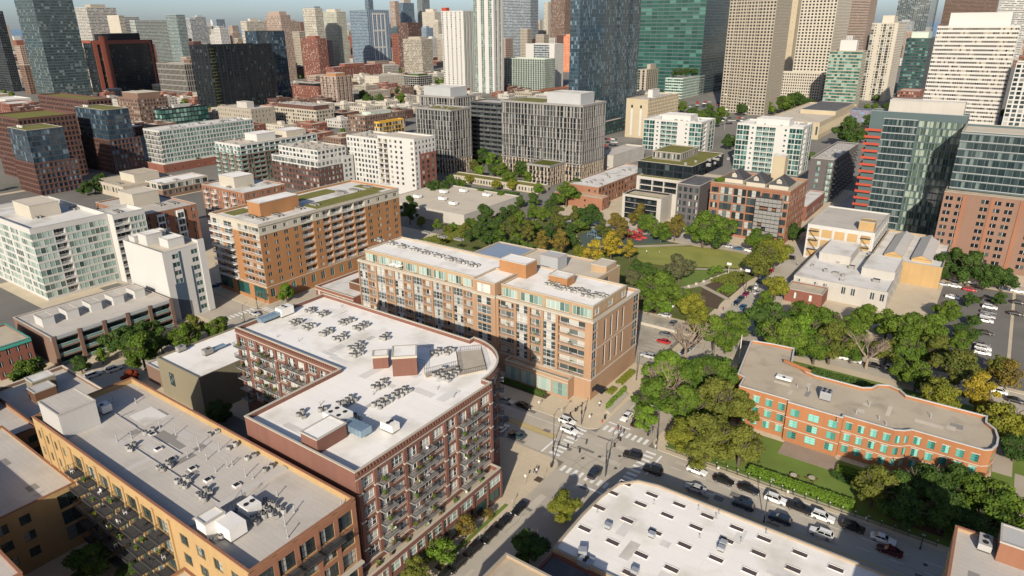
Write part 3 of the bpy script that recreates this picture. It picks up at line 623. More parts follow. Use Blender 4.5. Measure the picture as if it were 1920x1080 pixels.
J1.trim('navy_strip', 1, 3.0, 3.28, .5, 22, .06, 'navy_panel'); J1.trim('navy_strip', 1, 5.75, 6.6, .5, 25.5, .06, 'navy_panel'); J1.trim('navy_strip', 1, 9.5, 10.2, .5, 19, .06, 'navy_panel'); J1.trim('white_frame', 1, 13.2, 15.6, 0.3, 28, .5, 'white_panel')
J1.trim('navy_strip', 1, 2.5, 6.6, .3, 14, .05, 'navy_panel', .3)
gk = dict(bay=1.75, fl=3.05, w=.92, h=.72, s=.08, nx=1, d=.12, glass='glass_pale', frame='frame_white')
K1 = Bld('apartment_block', 'white apartment block with pale green window ribbons at the left edge', (-345, -292, 94.9, 123), 29.2,
    {0: [F('wwwwww.wwww.', z0=1, z1=27.6, **gk)], 1: [F('wwww', cols=4, z0=1, z1=27.6, rows=9, u1=20.6, **{k_: v for k_, v in gk.items() if k_ not in ('bay', 'fl')}), F('r', cols=1, rows=9, z0=1, z1=27.6, u0=7.6, u1=16.2, glass='glass', frame='frame_white', rail='rail_white'), F('wwwwwww', z0=1, z1=27.6, u0=12.2, u1=.4, **gk)]}, 'white_wall', 'roof_white_worn', par=1.6, cop='white_panel')
K1.pent(-330, -314, 104, 115, 33, 'stone_cream', 'roof_pale'); 
K2 = Bld('apartment_block', 'rear wing of the white block with pale green windows and recessed balconies', (-301.5, -287.5, 123.1, 136), 29, {1: [F('r', cols=1, rows=9, z0=1, z1=27.4, u1=6.4, glass='glass', frame='frame_white', rail='rail_white'), F('wwww', cols=4, rows=9, z0=1, z1=27.4, u0=6.6, w=.88, h=.66, s=.1, nx=1, glass='glass_pale', frame='frame_white')]}, 'white_wall', 'roof_white_worn', par=1.4, cop='white_panel')
L1 = Bld('apartment_block', 'orange brick block with grey roof and tall white bay windows behind the white block', (-341, -298.7, 140, 165.2), 23.5, {1: [F('w', bay=4.2, rows=7, w=.36, h=.55, glass='glass', frame='frame_white'), ], 0: [F('w', bay=4, rows=7)]}, 'brick_rust', 'roof_grey', par=.6, cop='concrete')
L1.pent(-330, -317, 146, 158, 29, 'stone_cream', 'roof_pale')
for u in (6, 15): 
    L1.trim('bay_window', 1, u, u+3.4, 2, 22.4, .7, 'frame_white')
    b = MB()
    for j in range(6):
        z = 3+j*3.2
        for k in range(2): y = 140+u+.3+k*1.45; b.quad((-297.97, y, z), (-297.97, y+1.3, z), (-297.97, y+1.3, z+2.3), (-297.97, y, z+2.3))
    L1.add('bay_glass', b, 'glass_sky', 'stuff')
# --- the orange block with the cream top floor
mo = dict(rows=8, z0=7.2, z1=30.6, nx=2, ny=2, glass='glass', frame='frame_white', bal=('slab_white', 'rail_white', None), rail='rail_white', rd=1.4)
M1 = Bld('apartment_block', 'tall orange brick apartment block with cream top floor and green sedum roof', (-249, -217.8, 142.4, 215.4), 31.6,
    {0: [F('bb.rr', ws=[5, 5, 2, 4.5, 4.5], **mo), F('W.W.W', ws=[4, 1, 4, 1, 4], z0=1, z1=6.6, rows=1, glass='glass_teal', frame='frame_dark')],
     1: [F('wwwwrwrrrrwwww', ws=[4.6, 4.6, 4.6, 4.6, 6, 4.4, 4, 6.2, 6.2, 6.2, 5, 5, 5, 5], w=.36, h=.5, **mo), F('w', bay=5, z0=1, z1=6.6, rows=1, w=.4, h=.6, glass='glass_teal', frame='frame_grey')]},
    'brick_orange', 'roof_white_worn', par=.9, cop='stone_cream', zones=[(27.4, 'stone_cream')])
for i in (0, 1): M1.band('string_course', i, 27.3, 27.6, .15, 'stone_cream'); M1.band('string_course', i, 6.7, 7.0, .15, 'stone_cream'); M1.band('cornice', i, 30.7, 31.3, .35, 'stone_cream')
M1.pent(-236, -228, 151, 169, 36.4, 'brick_orange', 'roof_white')
for q in ((-247, -240, 147, 156), (-230, -221, 172, 208), (-246, -238, 176, 198), (-240, -224, 208.6, 213.4)):
    b = MB(); b.box(*q, 30.72, 30.9); M1.add('sedum_bed', b, 'roof_green')
N1 = Bld('apartment_block', 'orange brick block with white balconies and cream roof house beyond the sedum roof', (-354, -315, 200.5, 226.3), 19.4, {0: [F('wbwbw', bay=3.6, rows=6, w=.4, h=.55, glass='glass', frame='frame_white', bal=('slab_white', 'rail_white', None))], 1: [F('w', bay=4.3, rows=6, w=.42, h=.55, frame='frame_white')]}, 'brick_rust', 'roof_white_worn', par=.6)
N1.pent(-345, -331, 206, 218, 24.5, 'stone_cream', 'roof_white')
O1 = Bld('office_building', 'low tan office with roof house between dark brick towers and the white roof', (-474, -436, 196.4, 233), 8, {0: [F('w', bay=4, rows=1, w=.6, h=.6, z0=2, z1=7)], 1: [F('w', bay=6, rows=1, w=.3, h=.6, z0=2, z1=7)]}, 'concrete_tan', 'roof_tan', par=.5)
O1.pent(-462, -444, 208, 224, 12.5, 'stone_cream', 'roof_tan')
O2 = Bld('loft_building', 'low brick loft with bright white roof and terrace beside the tan office', (-439, -420, 212, 243), 9, {1: [F('W', bay=5, rows=1, z0=5, z1=8.3, nx=3), F('w', bay=3.5, rows=1, z0=.8, z1=5)], 0: [F('W', bay=5, rows=1, z0=5, z1=8.3)]}, 'brick_brown', 'roof_white', par=.4, zones=[(5, 'stone_cream')])
# --- the long tan block across the crossing
SX = dict(glass='glass_mixed', frame='frame_white', nx=3, ny=2, rail='rail_grey', rd=1.5, d=.2)
X = Bld('apartment_block', 'long tan and orange brick block with recessed balconies and white roof behind the crossing', [(-173.4, 150), (-122.5, 150), (-122.5, 149.2), (-113.8, 149.2), (-113.8, 150), (-81.2, 150), (-81.2, 178.5), (-173.4, 178.5)], 24.7,
    {0: [F('WrWrWrWrWrWr', ws=[4, 4.2]*6, rows=7, z0=3.2, z1=24.0, **SX)], 2: [F('.W.', ws=[1.2, 5, 1.2], rows=7, z0=3.2, z1=24.0, **SX)],
     4: [F('rWrWr', ws=[6, 4.6, 4.2, 4.8, 9], rows=6, z0=6.6, z1=24.0, u1=2.0, **SX)],
     5: [F('W.....W', ws=[2.4, 4, 4, 4, 4, 3.4, 3.2], rows=6, z0=6.6, z1=24.0, glass='glass_sky', frame='frame_grey', nx=2, ny=2), F('.wwww.', ws=[4.5, 3, 3, 3, 3, 7], rows=2, z0=7.5, z1=23.5, w=.34, h=.82, s=.08, nx=1, glass='glass_blue', frame='frame_white')]},
    'brick_peach', 'roof_white', par=1.0, cop='stone_cream', zones=[])
X.band('string_course', 5, 15.2, 15.5, .15, 'stone_cream'); X.band('string_course', 5, 6.4, 6.8, .2, 'stone_cream'); X.band('cornice', 5, 24.05, 24.6, .35, 'stone_cream')
for i in (0, 2, 4): X.band('cornice', i, 24.05, 24.6, .3, 'stone_cream'); X.band('string_course', i, 6.3, 6.6, .2, 'stone_cream')
for k in range(7): X.trim('pier', 0, k*8.48-.35 if k else 0, k*8.48+.35 if k < 6 else 50.9, .1, 24.0, .45, 'brick_peach')
for u in (0, 6.42, 11.3, 15.9, 20.9): X.trim('pier', 4, u, u+.8, 6.7, 24.0, .4, 'brick_peach')
for k in range(6):
    for u, q in ((6.9, 3.7), (16.0, 4.0)): X.trim('metal_panel', 4, u+.5, u+q, 6.6+2.9*k-.35, 6.6+2.9*k+.2, .06, 'grey_panel')
    for j in range(6): X.trim('metal_panel', 0, j*8.48+.4, j*8.48+4.1, 3.2+2.97*(k+1)-.35, 3.2+2.97*(k+1)+.2, .06, 'grey_panel')
def setback(B, foot, z0, z1, faces, wall, roof, par=.4):
    'upper storey built as parts of the same building'
    s = Bld('upper_storey', '', foot, z1, faces, wall, roof, par, cop='stone_cream', z0=z0)
    for ch in list(s.root.children):
        ch.parent = B.root; ch.location = tuple(Vector(ch.location)+s.root.location-B.root.location)
    bpy.data.objects.remove(s.root)
gp = dict(w=.86, h=.72, s=.12, nx=5, ny=1, glass='glass_pale', frame='frame_white')
setback(X, (-172, -122.6, 152.0, 170), 23.7, 28.0, {0: [F('w', bay=6.2, rows=1, z0=23.8, z1=27.5, **gp)], 1: []}, 'brick_tan', 'roof_white')
setback(X, (-113.6, -82.4, 152.0, 172), 23.7, 27.9, {0: [F('w', ws=[5, 7, 7, 5.5], rows=1, z0=23.8, z1=27.5, **gp)], 1: [F('w.w.w', cols=5, rows=1, z0=24.0, z1=27.4, w=.7, h=.6, nx=4, frame='frame_white')]}, 'brick_tan', 'roof_white')
setback(X, (-122.4, -113.9, 149.3, 161), 24.6, 28.6, {0: [F('W', cols=1, rows=1, z0=24.8, z1=28.1, u0=1.5, u1=1.5, glass='glass_blind', frame='frame_white', nx=4, ny=2)], 1: [F('.w.', cols=3, rows=1, z0=24.8, z1=28.1)]}, 'brick_peach', 'roof_white')
X.pent(-120.5, -110.5, 160.5, 166.5, 32.0, 'brick_orange', 'roof_white', 'lift_house', 27.5); X.pent(-103, -96.5, 161.5, 166, 30.2, 'brick_orange', 'roof_white', 'stair_house', 27.5)
X6 = Bld('apartment_wing', 'rear wing of the tan block with pale roof and metal plant room', (-134, -99.7, 178.7, 202), 22, {1: [F('.W', cols=3, rows=6, z0=2, z1=21)]}, 'brick_tan', 'roof_pale', par=.5, cop='stone_cream')
X6.pent(-122, -115, 186, 192, 26, 'grey_panel', 'roof_metal', 'plant_house'); X6.pent(-106, -100.2, 193, 200, 24, 'brick_tan', 'roof_pale', 'stair_house')
X7 = Bld('apartment_wing', 'flat blue-grey roof behind the tan block', (-151, -134.2, 178.7, 201.5), 21.8, {}, 'brick_tan', 'roof_blue', par=.4, cop='stone_cream')
X2 = Bld('shop_podium', 'one storey brick and glass shop front at the foot of the tan block', (-108.5, -86.5, 146.6, 149.9), 6.4, {0: [F('WWWW', cols=4, rows=1, z0=.4, z1=5.2, glass='glass_pale', frame='frame_grey', nx=3, ny=2)], 1: [F('.', bay=3)]}, 'brick_peach', 'roof_tan', par=.8, cop='stone_cream')
X2.band('string_course', 0, 5.3, 5.6, .2, 'stone_cream')
X3 = Bld('brick_house', 'low red brick annex with roof terrace between orange block and tan block', (-194, -173.8, 146.5, 168), 11.5, {0: [F('w', bay=3.2, rows=3, w=.4, h=.55, frame='frame_white')], 1: []}, 'brick_red', 'roof_white_worn', par=.8, cop='stone_cream')
X3.pent(-183, -176, 153, 163, 13.5, 'wood_brown', 'wood_brown', 'pergola', 10.8); X3.band('string_course', 0, 10.2, 10.5, .15, 'stone_cream')
X4 = Bld('rowhouse', 'grey roofed row house with roof deck behind the tan block', (-196, -184, 182, 196), 13, {0: [F('w', bay=3, rows=1, z0=9, z1=12.5)], 1: [F('w', bay=3, rows=1, z0=9, z1=12.5)]}, 'concrete', 'roof_grey', par=.6)
X5 = Bld('rowhouse', 'pale row house with white hatch and brick chimney behind the tan block', (-178, -164, 182, 197), 13, {0: [F('w', bay=3, rows=1, z0=9, z1=12.5)], 1: [F('w', bay=3, rows=1, z0=9, z1=12.5)]}, 'stone_cream', 'roof_grey', par=.6)
X5.pent(-166, -164.6, 193, 194.5, 16, 'brick_orange', 'brick_orange', 'chimney')
Y1 = Bld('store', 'flat windowless cream store with white roof fans beside the wooded strip', (-286, -224.5, 268.6, 320), 6.2, {0: [], 1: []}, 'concrete', 'roof_pale', par=.3)
# --- brick office with green windows and curving parapet at the right
def smooth(pts, n=5):
    return pts
az = [(-43.9, 162.2), (-31.2, 162.2), (-31.2, 161.0), (-18.4, 161.0), (-18.4, 162.2), (-7.5, 162.2), (-5.6, 163.1), (-4.2, 164.6), (10.0, 164.6), (11.4, 165.8), (12.2, 168.5), (12.3, 172), (11.6, 176.0), (9.7, 178.4), (9.7, 181.6), (-7.6, 181.6), (-9.4, 184), (-12, 185), (-14.5, 183.6), (-15.5, 181.0), (-17.5, 179.6), (-29.0, 179.6), (-31.5, 180.4), (-33.6, 182.4), (-36.0, 183.0), (-38.0, 193.3), (-44, 192.8), (-50, 191.5), (-46.4, 168.5), (-44.4, 167.6)]
gw_ = dict(rows=3, z0=.6, z1=10.2, w=.52, h=.62, s=.22, nx=2, ny=3, glass='glass_aqua', frame='frame_teal')
AZ = Bld('office_building', 'orange brick office with green windows and curved white parapet beside the lawn', az, 11.2,
    {0: [F('wwww', cols=4, **gw_)], 2: [F('www', ws=[4, 5, 4], **gw_)], 4: [F('wwww', cols=4, **gw_)], 5: [F('w', cols=1, **gw_)], 6: [F('w', cols=1, **gw_)], 7: [F('wwwww', cols=5, **gw_)], 8: [F('.', cols=1, **gw_)], 9: [F('w', cols=1, **gw_)], 10: [F('w', cols=1, **gw_)], 11: [F('w', cols=1, **gw_)], 28: [F('.', cols=1, **gw_)]},
    'brick_green_win', 'roof_tan', par=.7, cop='white_panel')
for i in (0, 2, 4, 5, 6, 7, 8, 9, 10, 11): 
    for z in (3.75, 6.95): AZ.band('string_course', i, z, z+.2, .1, 'stone_cream')
for i, n_ in ((0, 4), (4, 4), (7, 5)):
    W = AZ.fr(i)[2]
    for k in range(n_):
        for r in range(3): u = W*(k+.5)/n_; z = .6+3.2*r+.22*3.2+.62*3.2; AZ.trim('lintel', i, u-W/n_*.3, u+W/n_*.3, z, z+.22, .08, 'stone_cream')
AZ.trim('parapet_crest', 21, 1.5, 9.5, 11.34, 12.2, .1, 'brick_green_win', .3)
# --- white vaulted roof shed at the bottom
ba = [(-54.6, 88.4), (5.4, 88.4), (5.4, 117.6), (-46, 117.6), (-50.5, 116.6), (-53.5, 113.2), (-54.6, 107), (-54.9, 100)]
BA = Bld('warehouse', 'brick warehouse with broad white roof full of skylight wells at the bottom', ba, 6.6, {}, 'brick_tan', 'roof_white', par=.35, cop='stone_tan')
skl = [(850, 385), (755, 455), (1050, 470), (655, 565), (965, 540), (1255, 545), (865, 660), (1165, 625), (1465, 630), (545, 725), (1075, 750), (1380, 715), (1685, 720), (755, 825), (1610, 810), (1295, 850), (970, 920), (1530, 950), (1850, 910), (1195, 1025), (1780, 1045), (1890, 800)]
skp = [(960+x/4, 810+y/4) for x, y in skl]+[(1443, 1016), (1500, 1037.5), (1487, 1067), (1567, 1066), (1425, 1037), (1180, 1075)]
skd = []
for x, y in skp:
    gx, gy = at(x, y, 6.3)
    if any(abs(gx-p[0]) < 3.4 and abs(gy-p[1]) < 2 for p in skd): continue
    skd.append((gx, gy)); b = MB(); a = 1.3; c = .58; z = 6.26
    for q in (rect(gx-a-.1, gx+a+.1, gy-c-.1, gy-c), rect(gx-a-.1, gx+a+.1, gy+c, gy+c+.1), rect(gx-a-.1, gx-a, gy-c, gy+c), rect(gx+a, gx+a+.1, gy-c, gy+c)): b.prism(q, z, z+.1, 0)
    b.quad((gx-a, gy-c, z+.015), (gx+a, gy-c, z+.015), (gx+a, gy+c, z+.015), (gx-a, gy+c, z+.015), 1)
    BA.add('skylight', b, ['roof_white', 'well_brown'])
BC = Bld('brick_building', 'tan flat roof with stone parapet cut by the bottom edge beside the street', (-56.2, -38, 55, 75.6), 14, {}, 'brick_tan', 'roof_tan', par=.5, cop='stone_tan')
BD = Bld('low_building', 'black gravel roof crowded with units beside the white skylight roof', (-54.6, 5.4, 75.8, 88.2), 5.6, {}, 'brick_red', 'roof_dark', par=.5, cop='brick_red')
BB = Bld('brick_building', 'grey roofed brick building with tile coping in the bottom right corner', (6.1, 45, 70, 116.6), 22, {3: [F('w', bay=4, rows=5)]}, 'brick_tan', 'roof_grey', par=.6, cop='brick_rust')
gx, gy = at(1867, 1045, 22); BB.pent(gx, gx+4.2, gy, gy+5.0, 25, 'brick_rust', 'roof_metal', 'stair_house')

# patched and re-laid pieces of roof membrane
def patches(Bq, x0, x1, y0, y1, n, ms, seed, amin=.6, amax=3.2):
    r_ = random.Random(seed); z = Bq.h-Bq.par
    for k in range(n):
        a, c_ = r_.uniform(amin, amax), r_.uniform(.3, 1.2)
        if r_.random() < .5: a, c_ = c_, a
        x, y = r_.uniform(x0+a, x1-a), r_.uniform(y0+c_, y1-c_); b = MB(); b.box(x-a, x+a, y-c_, y+c_, z+.002, z+.012+k*.0004, 0, False); Bq.add('roof_patch', b, r_.choice(ms))
patches(B, -150, -80, 43, 60, 26, ('roof_patch_light', 'roof_patch_dark', 'roof_patch_light'), 1); patches(A, -109, -82, 66, 100, 10, ('roof_white_worn',), 2); patches(A, -148, -100, 90, 114, 12, ('roof_white_worn',), 3)
patches(AZ, -40, 8, 166, 176, 10, ('roof_patch_dark', 'roof_pale'), 4); patches(C1, -172, -140, 25, 40, 8, ('roof_patch_dark', 'roof_patch_light'), 5); patches(BA, -48, 2, 90, 115, 10, ('roof_white_worn',), 6); patches(Y1, -284, -228, 271, 318, 10, ('roof_patch_light',), 7); patches(BB, 8, 30, 95, 114, 8, ('roof_patch_light', 'roof_patch_dark'), 8)
gx, gy = at(278, 780, 23.3); b = MB(); b.box(gx-3.2, gx+3.2, gy-2.4, gy+2.4, 23.32, 23.345); B.add('roof_patch', b, 'roof_white_worn')
for zx in (-146, -130, -118, -104): 
    b = MB(); b.box(zx-.12, zx+.12, 42.2, 61, 23.303, 23.32, 0, False); B.add('roof_seam', b, 'roof_patch_light')
b = MB(); b.box(-97.2, -95.8, 42.0, 61.4, 23.3, 23.75); B.add('roof_curb', b, 'roof_patch_light')
# ------------------------------------------------------------------ middle distance and skyline
def GL(bay=1.8, fl=3.6, w=.9, h=.8, s=.1, glass='glass_teal', **k): return F('w', bay=bay, fl=fl, w=w, h=h, s=s, nx=1, d=.08, glass=glass, **k)
def PU(bay=3.2, fl=3.3, w=.58, h=.6, glass='glass', **k): return F('w', bay=bay, fl=fl, w=w, h=h, s=.24, nx=1, d=.25, glass=glass, **k)
def RB(bay=3.0, fl=3.5, h=.5, glass='glass', w=.94, **k): return F('w', bay=bay, fl=fl, w=w, h=h, s=.3, nx=1, d=.2, glass=glass, **k)
def T(name, label, box, fs, fe=None, wall='concrete', roof='roof_grey', par=1.0, pent=None, cat='building', zones=None, cop=None):
    x0, x1, y0, y1, h = box
    B_ = Bld(name, label, (x0, x1, y0, y1), h, {0: fs if isinstance(fs, list) else [fs], 1: ([fe] if fe and not isinstance(fe, list) else fe) or (fs if isinstance(fs, list) else [fs])}, wall, roof, par, cop or wall, cat=cat, zones=zones)
    if pent:
        m, hh, k = pent; dx, dy = (x1-x0)*k/2, (y1-y0)*k/2; cx, cy = (x0+x1)/2, (y0+y1)/2
        B_.pent(cx-dx, cx+dx, cy-dy, cy+dy, h+hh, m, roof)
    return B_
fin = lambda gl='glass_teal', **k: F(['wW.ww', 'Ww.wW', 'ww.Ww'], bay=2.3, fl=3.3, w=.5, h=.92, s=.04, nx=1, d=.5, glass=gl, **k)
# two grey finned apartment slabs and their podium
def fins(B_, i, z0, z1, m, step, wd):
    W = B_.fr(i)[2]; n = int(W/step); rnd = random.Random(i+int(z0)); mb = MB(); k = 0
    nb = 5; 
    for r in range(nb):
        a, c = z0+(z1-z0)*r/nb, z0+(z1-z0)*(r+1)/nb-.25
        for j in range(n):
            u = (j+.5)*W/n+rnd.uniform(-.5, .5); ww = rnd.choice((wd*.6, wd, wd*1.3))
            if u-ww/2 < 0 or u+ww/2 > W: continue
            p = MB(); pts = [B_.pt(i, u-ww/2, -.3, 0)[:2], B_.pt(i, u+ww/2, -.3, 0)[:2], B_.pt(i, u+ww/2, .02, 0)[:2], B_.pt(i, u-ww/2, .02, 0)[:2]]
            if k < 300: p.prism(pts, a, c, bottom=True); B_.add('fin', p, m); k += 1
            else: mb.prism(pts, a, c, bottom=True)
    if mb.f: B_.add('fins', mb, m, 'stuff')
def Z(name, label, box, zb, pent=None, roof='roof_grey'):
    x0, x1, y0, y1, h = box
    B_ = Bld(name, label, (x0, x1, y0, y1), h, {k: [F('w', bay=2.4, fl=3.4, w=.94, h=.93, s=.05, nx=1, d=.15, glass='glass_dark', z0=.5, z1=h-1.2)] for k in (0, 1)}, 'fin_grey', roof, .8, 'fin_grey', zones=None)
    for i in (0, 1):
        if zb: fins(B_, i, .5, zb-.6, 'fin_tan', 2.6, .85); B_.band('ledge', i, zb-.6, zb, .5, 'fin_grey')
        fins(B_, i, zb+.2 if zb else .5, h-1.2, 'fin_grey' if (zb or h > 20) else 'fin_tan', 2.6, .95); B_.band('cornice', i, h-1.2, h, .35, 'fin_grey')
    if pent: B_.pent(*pent)
    return B_
z1 = Z('apartment_tower', 'grey finned apartment tower with small grass roof, left of the pair', (-346, -313, 364, 386, 45.5), 12); b = MB(); b.box(-340, -318, 368, 382, 44.8, 45.1); z1.add('grass_roof', b, 'roof_green')
z1b = Z('apartment_tower', 'taller grey finned slab rising behind the small grass roof', (-363, -329, 387, 412, 51.2), 0, (-361, -335, 390, 409, 57, 'grey_panel', 'roof_white_worn'))
z2 = Z('apartment_tower', 'broad grey finned apartment slab over a tan base, right of the pair', (-291, -226, 392.5, 424, 50.8), 13, (-258, -232, 400, 418, 57, 'grey_panel', 'roof_white_worn')); b = MB(); b.box(-288, -262, 396, 418, 50.1, 50.4); z2.add('grass_roof', b, 'roof_green')
z3 = Z('office_building', 'low tan finned block with bright green roof in front of the grey slab', (-256, -238, 373, 392.3, 13.7), 0); b = MB(); b.box(-254, -240, 375, 390, 13.0, 13.5); z3.add('grass_roof', b, 'leaf_olive')
z4 = Bld('link_building', 'dark balconied link between the two grey finned slabs', (-329, -292, 405, 425, ), 47, {0: [F('r', bay=6, fl=3.4, rd=1.0, glass='glass_dark', rail='rail_grey')]}, 'mull_dark', 'roof_grey', .8, 'fin_grey')
z5 = Bld('podium', 'garden podium wall with slots in front of the finned towers', (-306, -232, 352, 362, ), 4.2, {0: [F('w', bay=2.4, rows=1, w=.5, h=.6)]}, 'concrete_tan', 'roof_green', .5, 'concrete')
# white and brick apartment house with courtyard
p1 = Bld('apartment_block', 'white topped apartment house with dark brick lower floors and wooden roof terrace', (-392, -346, 273.8, 303, ), 21, {0: [PU(3.4, 3.2, .62, .62, frame='frame_white', z1=17.5), F('W', bay=3.4, rows=1, z0=17.5, z1=20.6, frame='frame_white')], 1: [F('wwwwwww..', cols=9, fl=3.2, w=.6, h=.62, nx=2, glass='glass', frame='frame_white')]}, 'brick_dark', 'roof_white_worn', .6, 'white_panel', zones=[(16.8, 'white_panel')])
p1.trim('white_bay', 1, 20, 29, .2, 20.8, .15, 'white_panel', .3)
for j in range(6):
    for k in (21.5, 25): p1.trim('window', 1, k, k+1.6, 1.2+j*3.2, 3.0+j*3.2, .2, 'glass', -.14)
setback(p1, (-388, -349, 277, 300), 20.5, 27, {0: [PU(3.4, 3.1, .7, .6, frame='frame_white')], 1: [PU(3.4, 3.1, .7, .6, frame='frame_white')]}, 'white_panel', 'roof_pale')
p2 = Bld('apartment_block', 'white apartment wing with curved balconies behind the courtyard', (-352, -318, 304, 326, ), 33, {0: [PU()], 1: [F('rrrrr', cols=5, fl=3.2, rd=1.4, glass='glass_sky', frame='frame_white', rail='rail_white')]}, 'white_panel', 'roof_pale', .8, 'white_panel')
p3 = Bld('apartment_block', 'white gable end wing with small square windows beside the cream store', (-322, -290.6, 303, 322, ), 35.4, {0: [F('bbwww.w', cols=7, rows=9, z0=5.5, z1=34.4, w=.42, h=.5, glass='glass_warm', frame='frame_dark', nx=2, bal=('slab_white', 'rail_white', None))], 1: [F('ww', bay=3.2, fl=3.2, w=.5, h=.55, frame='frame_dark')]}, 'white_panel', 'roof_pale', .8, 'white_panel')
p3.trim('brick_face', 1, 4, 19, .2, 26, .12, 'brick_red', .3); 
for j in range(8):
    for k in (6, 10.5, 15): p3.trim('window', 1, k, k+1.8, 1+j*3.1, 2.9+j*3.1, .2, 'glass', -.1)
p4 = Bld('apartment_block', 'brown brick block with teal glass balconies and white top floors', (-443, -414, 266, 330, ), 26, {0: [F('bwbw', bay=4, fl=3.3, glass='glass_teal', frame='frame_white', bal=('slab_white', 'rail_white', 'rail_glass'))], 1: [F('rwr', bay=4.6, fl=3.3, glass='glass_teal', frame='frame_white', rail='rail_white', solid='rail_glass', w=.7, h=.7)]}, 'brick_brown', 'roof_pale', .7, 'white_panel', zones=[(19.5, 'white_panel')])
p4.pent(-436, -422, 285, 300, 30, 'white_panel', 'roof_white'); p4.pent(-436, -420, 308, 325, 29.5, 'stone_cream', 'roof_white')
r1 = Bld('apartment_block', 'long white apartment block with square blue-green windows on a red brick base', (-522, -499.5, 258, 336, ), 29.6, {0: [F('r', bay=4.5, fl=3.1, z0=6, rd=1.2)], 1: [F('w', bay=2.6, fl=3.1, w=.8, h=.74, nx=2, z0=6, glass='glass_green', frame='frame_white')]}, 'white_wall', 'roof_white_worn', .8, 'white_panel')
r2 = Bld('podium', 'long red brick podium under the white apartment block', (-525, -495, 254, 350, ), 6, {1: [PU(6, 3, .2, .3, z0=1, z1=4)]}, 'brick_red', 'roof_grey', .8, 'stone_cream')
# dark brick and glass office pair at the left
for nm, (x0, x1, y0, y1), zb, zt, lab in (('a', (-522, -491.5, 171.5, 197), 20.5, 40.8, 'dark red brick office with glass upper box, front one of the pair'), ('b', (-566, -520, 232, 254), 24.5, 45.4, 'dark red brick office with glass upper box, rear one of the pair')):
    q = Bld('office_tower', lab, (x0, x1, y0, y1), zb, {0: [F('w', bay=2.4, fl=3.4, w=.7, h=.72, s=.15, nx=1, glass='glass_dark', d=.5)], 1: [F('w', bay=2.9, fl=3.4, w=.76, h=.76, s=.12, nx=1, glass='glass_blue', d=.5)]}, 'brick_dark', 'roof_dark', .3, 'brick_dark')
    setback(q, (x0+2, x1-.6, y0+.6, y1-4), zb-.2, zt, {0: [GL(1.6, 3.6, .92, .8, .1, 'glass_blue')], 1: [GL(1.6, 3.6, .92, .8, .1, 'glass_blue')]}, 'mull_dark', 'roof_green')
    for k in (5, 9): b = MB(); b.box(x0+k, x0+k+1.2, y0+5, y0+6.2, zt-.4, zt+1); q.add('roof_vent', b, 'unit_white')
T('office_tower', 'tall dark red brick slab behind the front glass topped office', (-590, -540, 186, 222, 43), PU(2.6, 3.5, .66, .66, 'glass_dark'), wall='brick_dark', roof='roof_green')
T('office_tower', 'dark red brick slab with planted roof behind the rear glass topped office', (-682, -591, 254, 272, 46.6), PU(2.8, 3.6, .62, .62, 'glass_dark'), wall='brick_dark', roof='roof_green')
T('brick_building', 'dark red brick building with pale flat roof at the left edge', (-1046, -1002, 340, 370, 12.5), PU(), wall='brick_red', roof='roof_white_worn')
T('warehouse', 'long white shed at the left edge below the glass tower', (-1166, -1111, 374, 405, 9), PU(8, 6, .1, .2), wall='white_wall', roof='roof_white')
T('office_building', 'brown brick office with recessed penthouse left of the white block', (-811, -766, 379, 412, 28), PU(3.2, 3.8, .6, .6), wall='brick_brown', roof='roof_pale', pent=('brick_brown', 5, .75))
T('office_building', 'dark green glass office with black frame and roof plant', (-739, -726, 381, 434, 19.2), GL(4, 4.6, .85, .75, .12, 'glass_green'), wall='black_panel', roof='roof_grey', pent=('unit_grey', 2.5, .35))
# towers at the far left
T('glass_tower', 'dark tower cut by the left edge', (-1425, -1363, 475, 488, 125), GL(2.4, 3.8, .8, .75, .1, 'glass_dark'), wall='mull_dark')
T('glass_tower', 'tall grey-green glass tower leaving the frame at the upper left', (-1146, -1088, 427, 477, 172), GL(3.2, 3.7, .94, .72, .14, 'glass_sky'), GL(3.2, 3.7, .94, .74, .13, 'glass_sky'), wall='mull_teal')
u_ = T('office_building', 'black glass office framed by rust red steel', (-1231, -1201, 541, 638, 79), GL(3.2, 4.2, .95, .8, .1, 'glass_dark'), wall='black_panel', roof='roof_dark')
for a, c in ((0, 7), (90, 97)): u_.trim('steel_frame', 1, a+.5, a+3.5 if a else c-.5, 2, 80, 1.2, 'red_steel')
u_.trim('steel_frame', 1, 3.6, 93, 74, 80, 1.3, 'red_steel'); u_.trim('steel_frame', 1, 12, 24, 2, 86, 1.5, 'red_steel'); u_.trim('steel_frame', 0, 0, 29, 76, 80, 1.2, 'red_steel')
u_.pent(-1230, -1204, 560, 620, 90, 'black_panel', 'roof_dark')
T('office_tower', 'white and beige tower behind the rust framed office', (-2218, -2150, 974, 1054, 151), RB(4, 4, .45), wall='concrete', pent=('stone_tan', 8, .5))
T('office_tower', 'beige shaft tower beside blue glass slab on the horizon', (-2016, -1954, 961, 975, 128), PU(9, 4, .2, .3), RB(), wall='stone_cream')
T('office_tower', 'blue glass slab right of the beige shaft on the horizon', (-2016, -1954, 976, 1014, 124), RB(3, 3.8, .6, 'glass_blue'), wall='concrete')
T('apartment_tower', 'wide white slab banded with green glass on the left skyline', (-1820, -1794, 919, 1008, 115), RB(3.5, 3.4, .6, 'glass_teal'), wall='white_wall')
T('apartment_tower', 'grey-green glass tower right of the wide banded slab', (-1791, -1741, 997, 1020, 127), RB(3, 3.4, .6, 'glass_teal'), wall='mull_grey')
T('apartment_tower', 'grey stepped tower with balconies right of the grey-green tower', (-1995, -1960, 1161, 1193, 121), RB(3, 3.4, .5), wall='grey_panel')
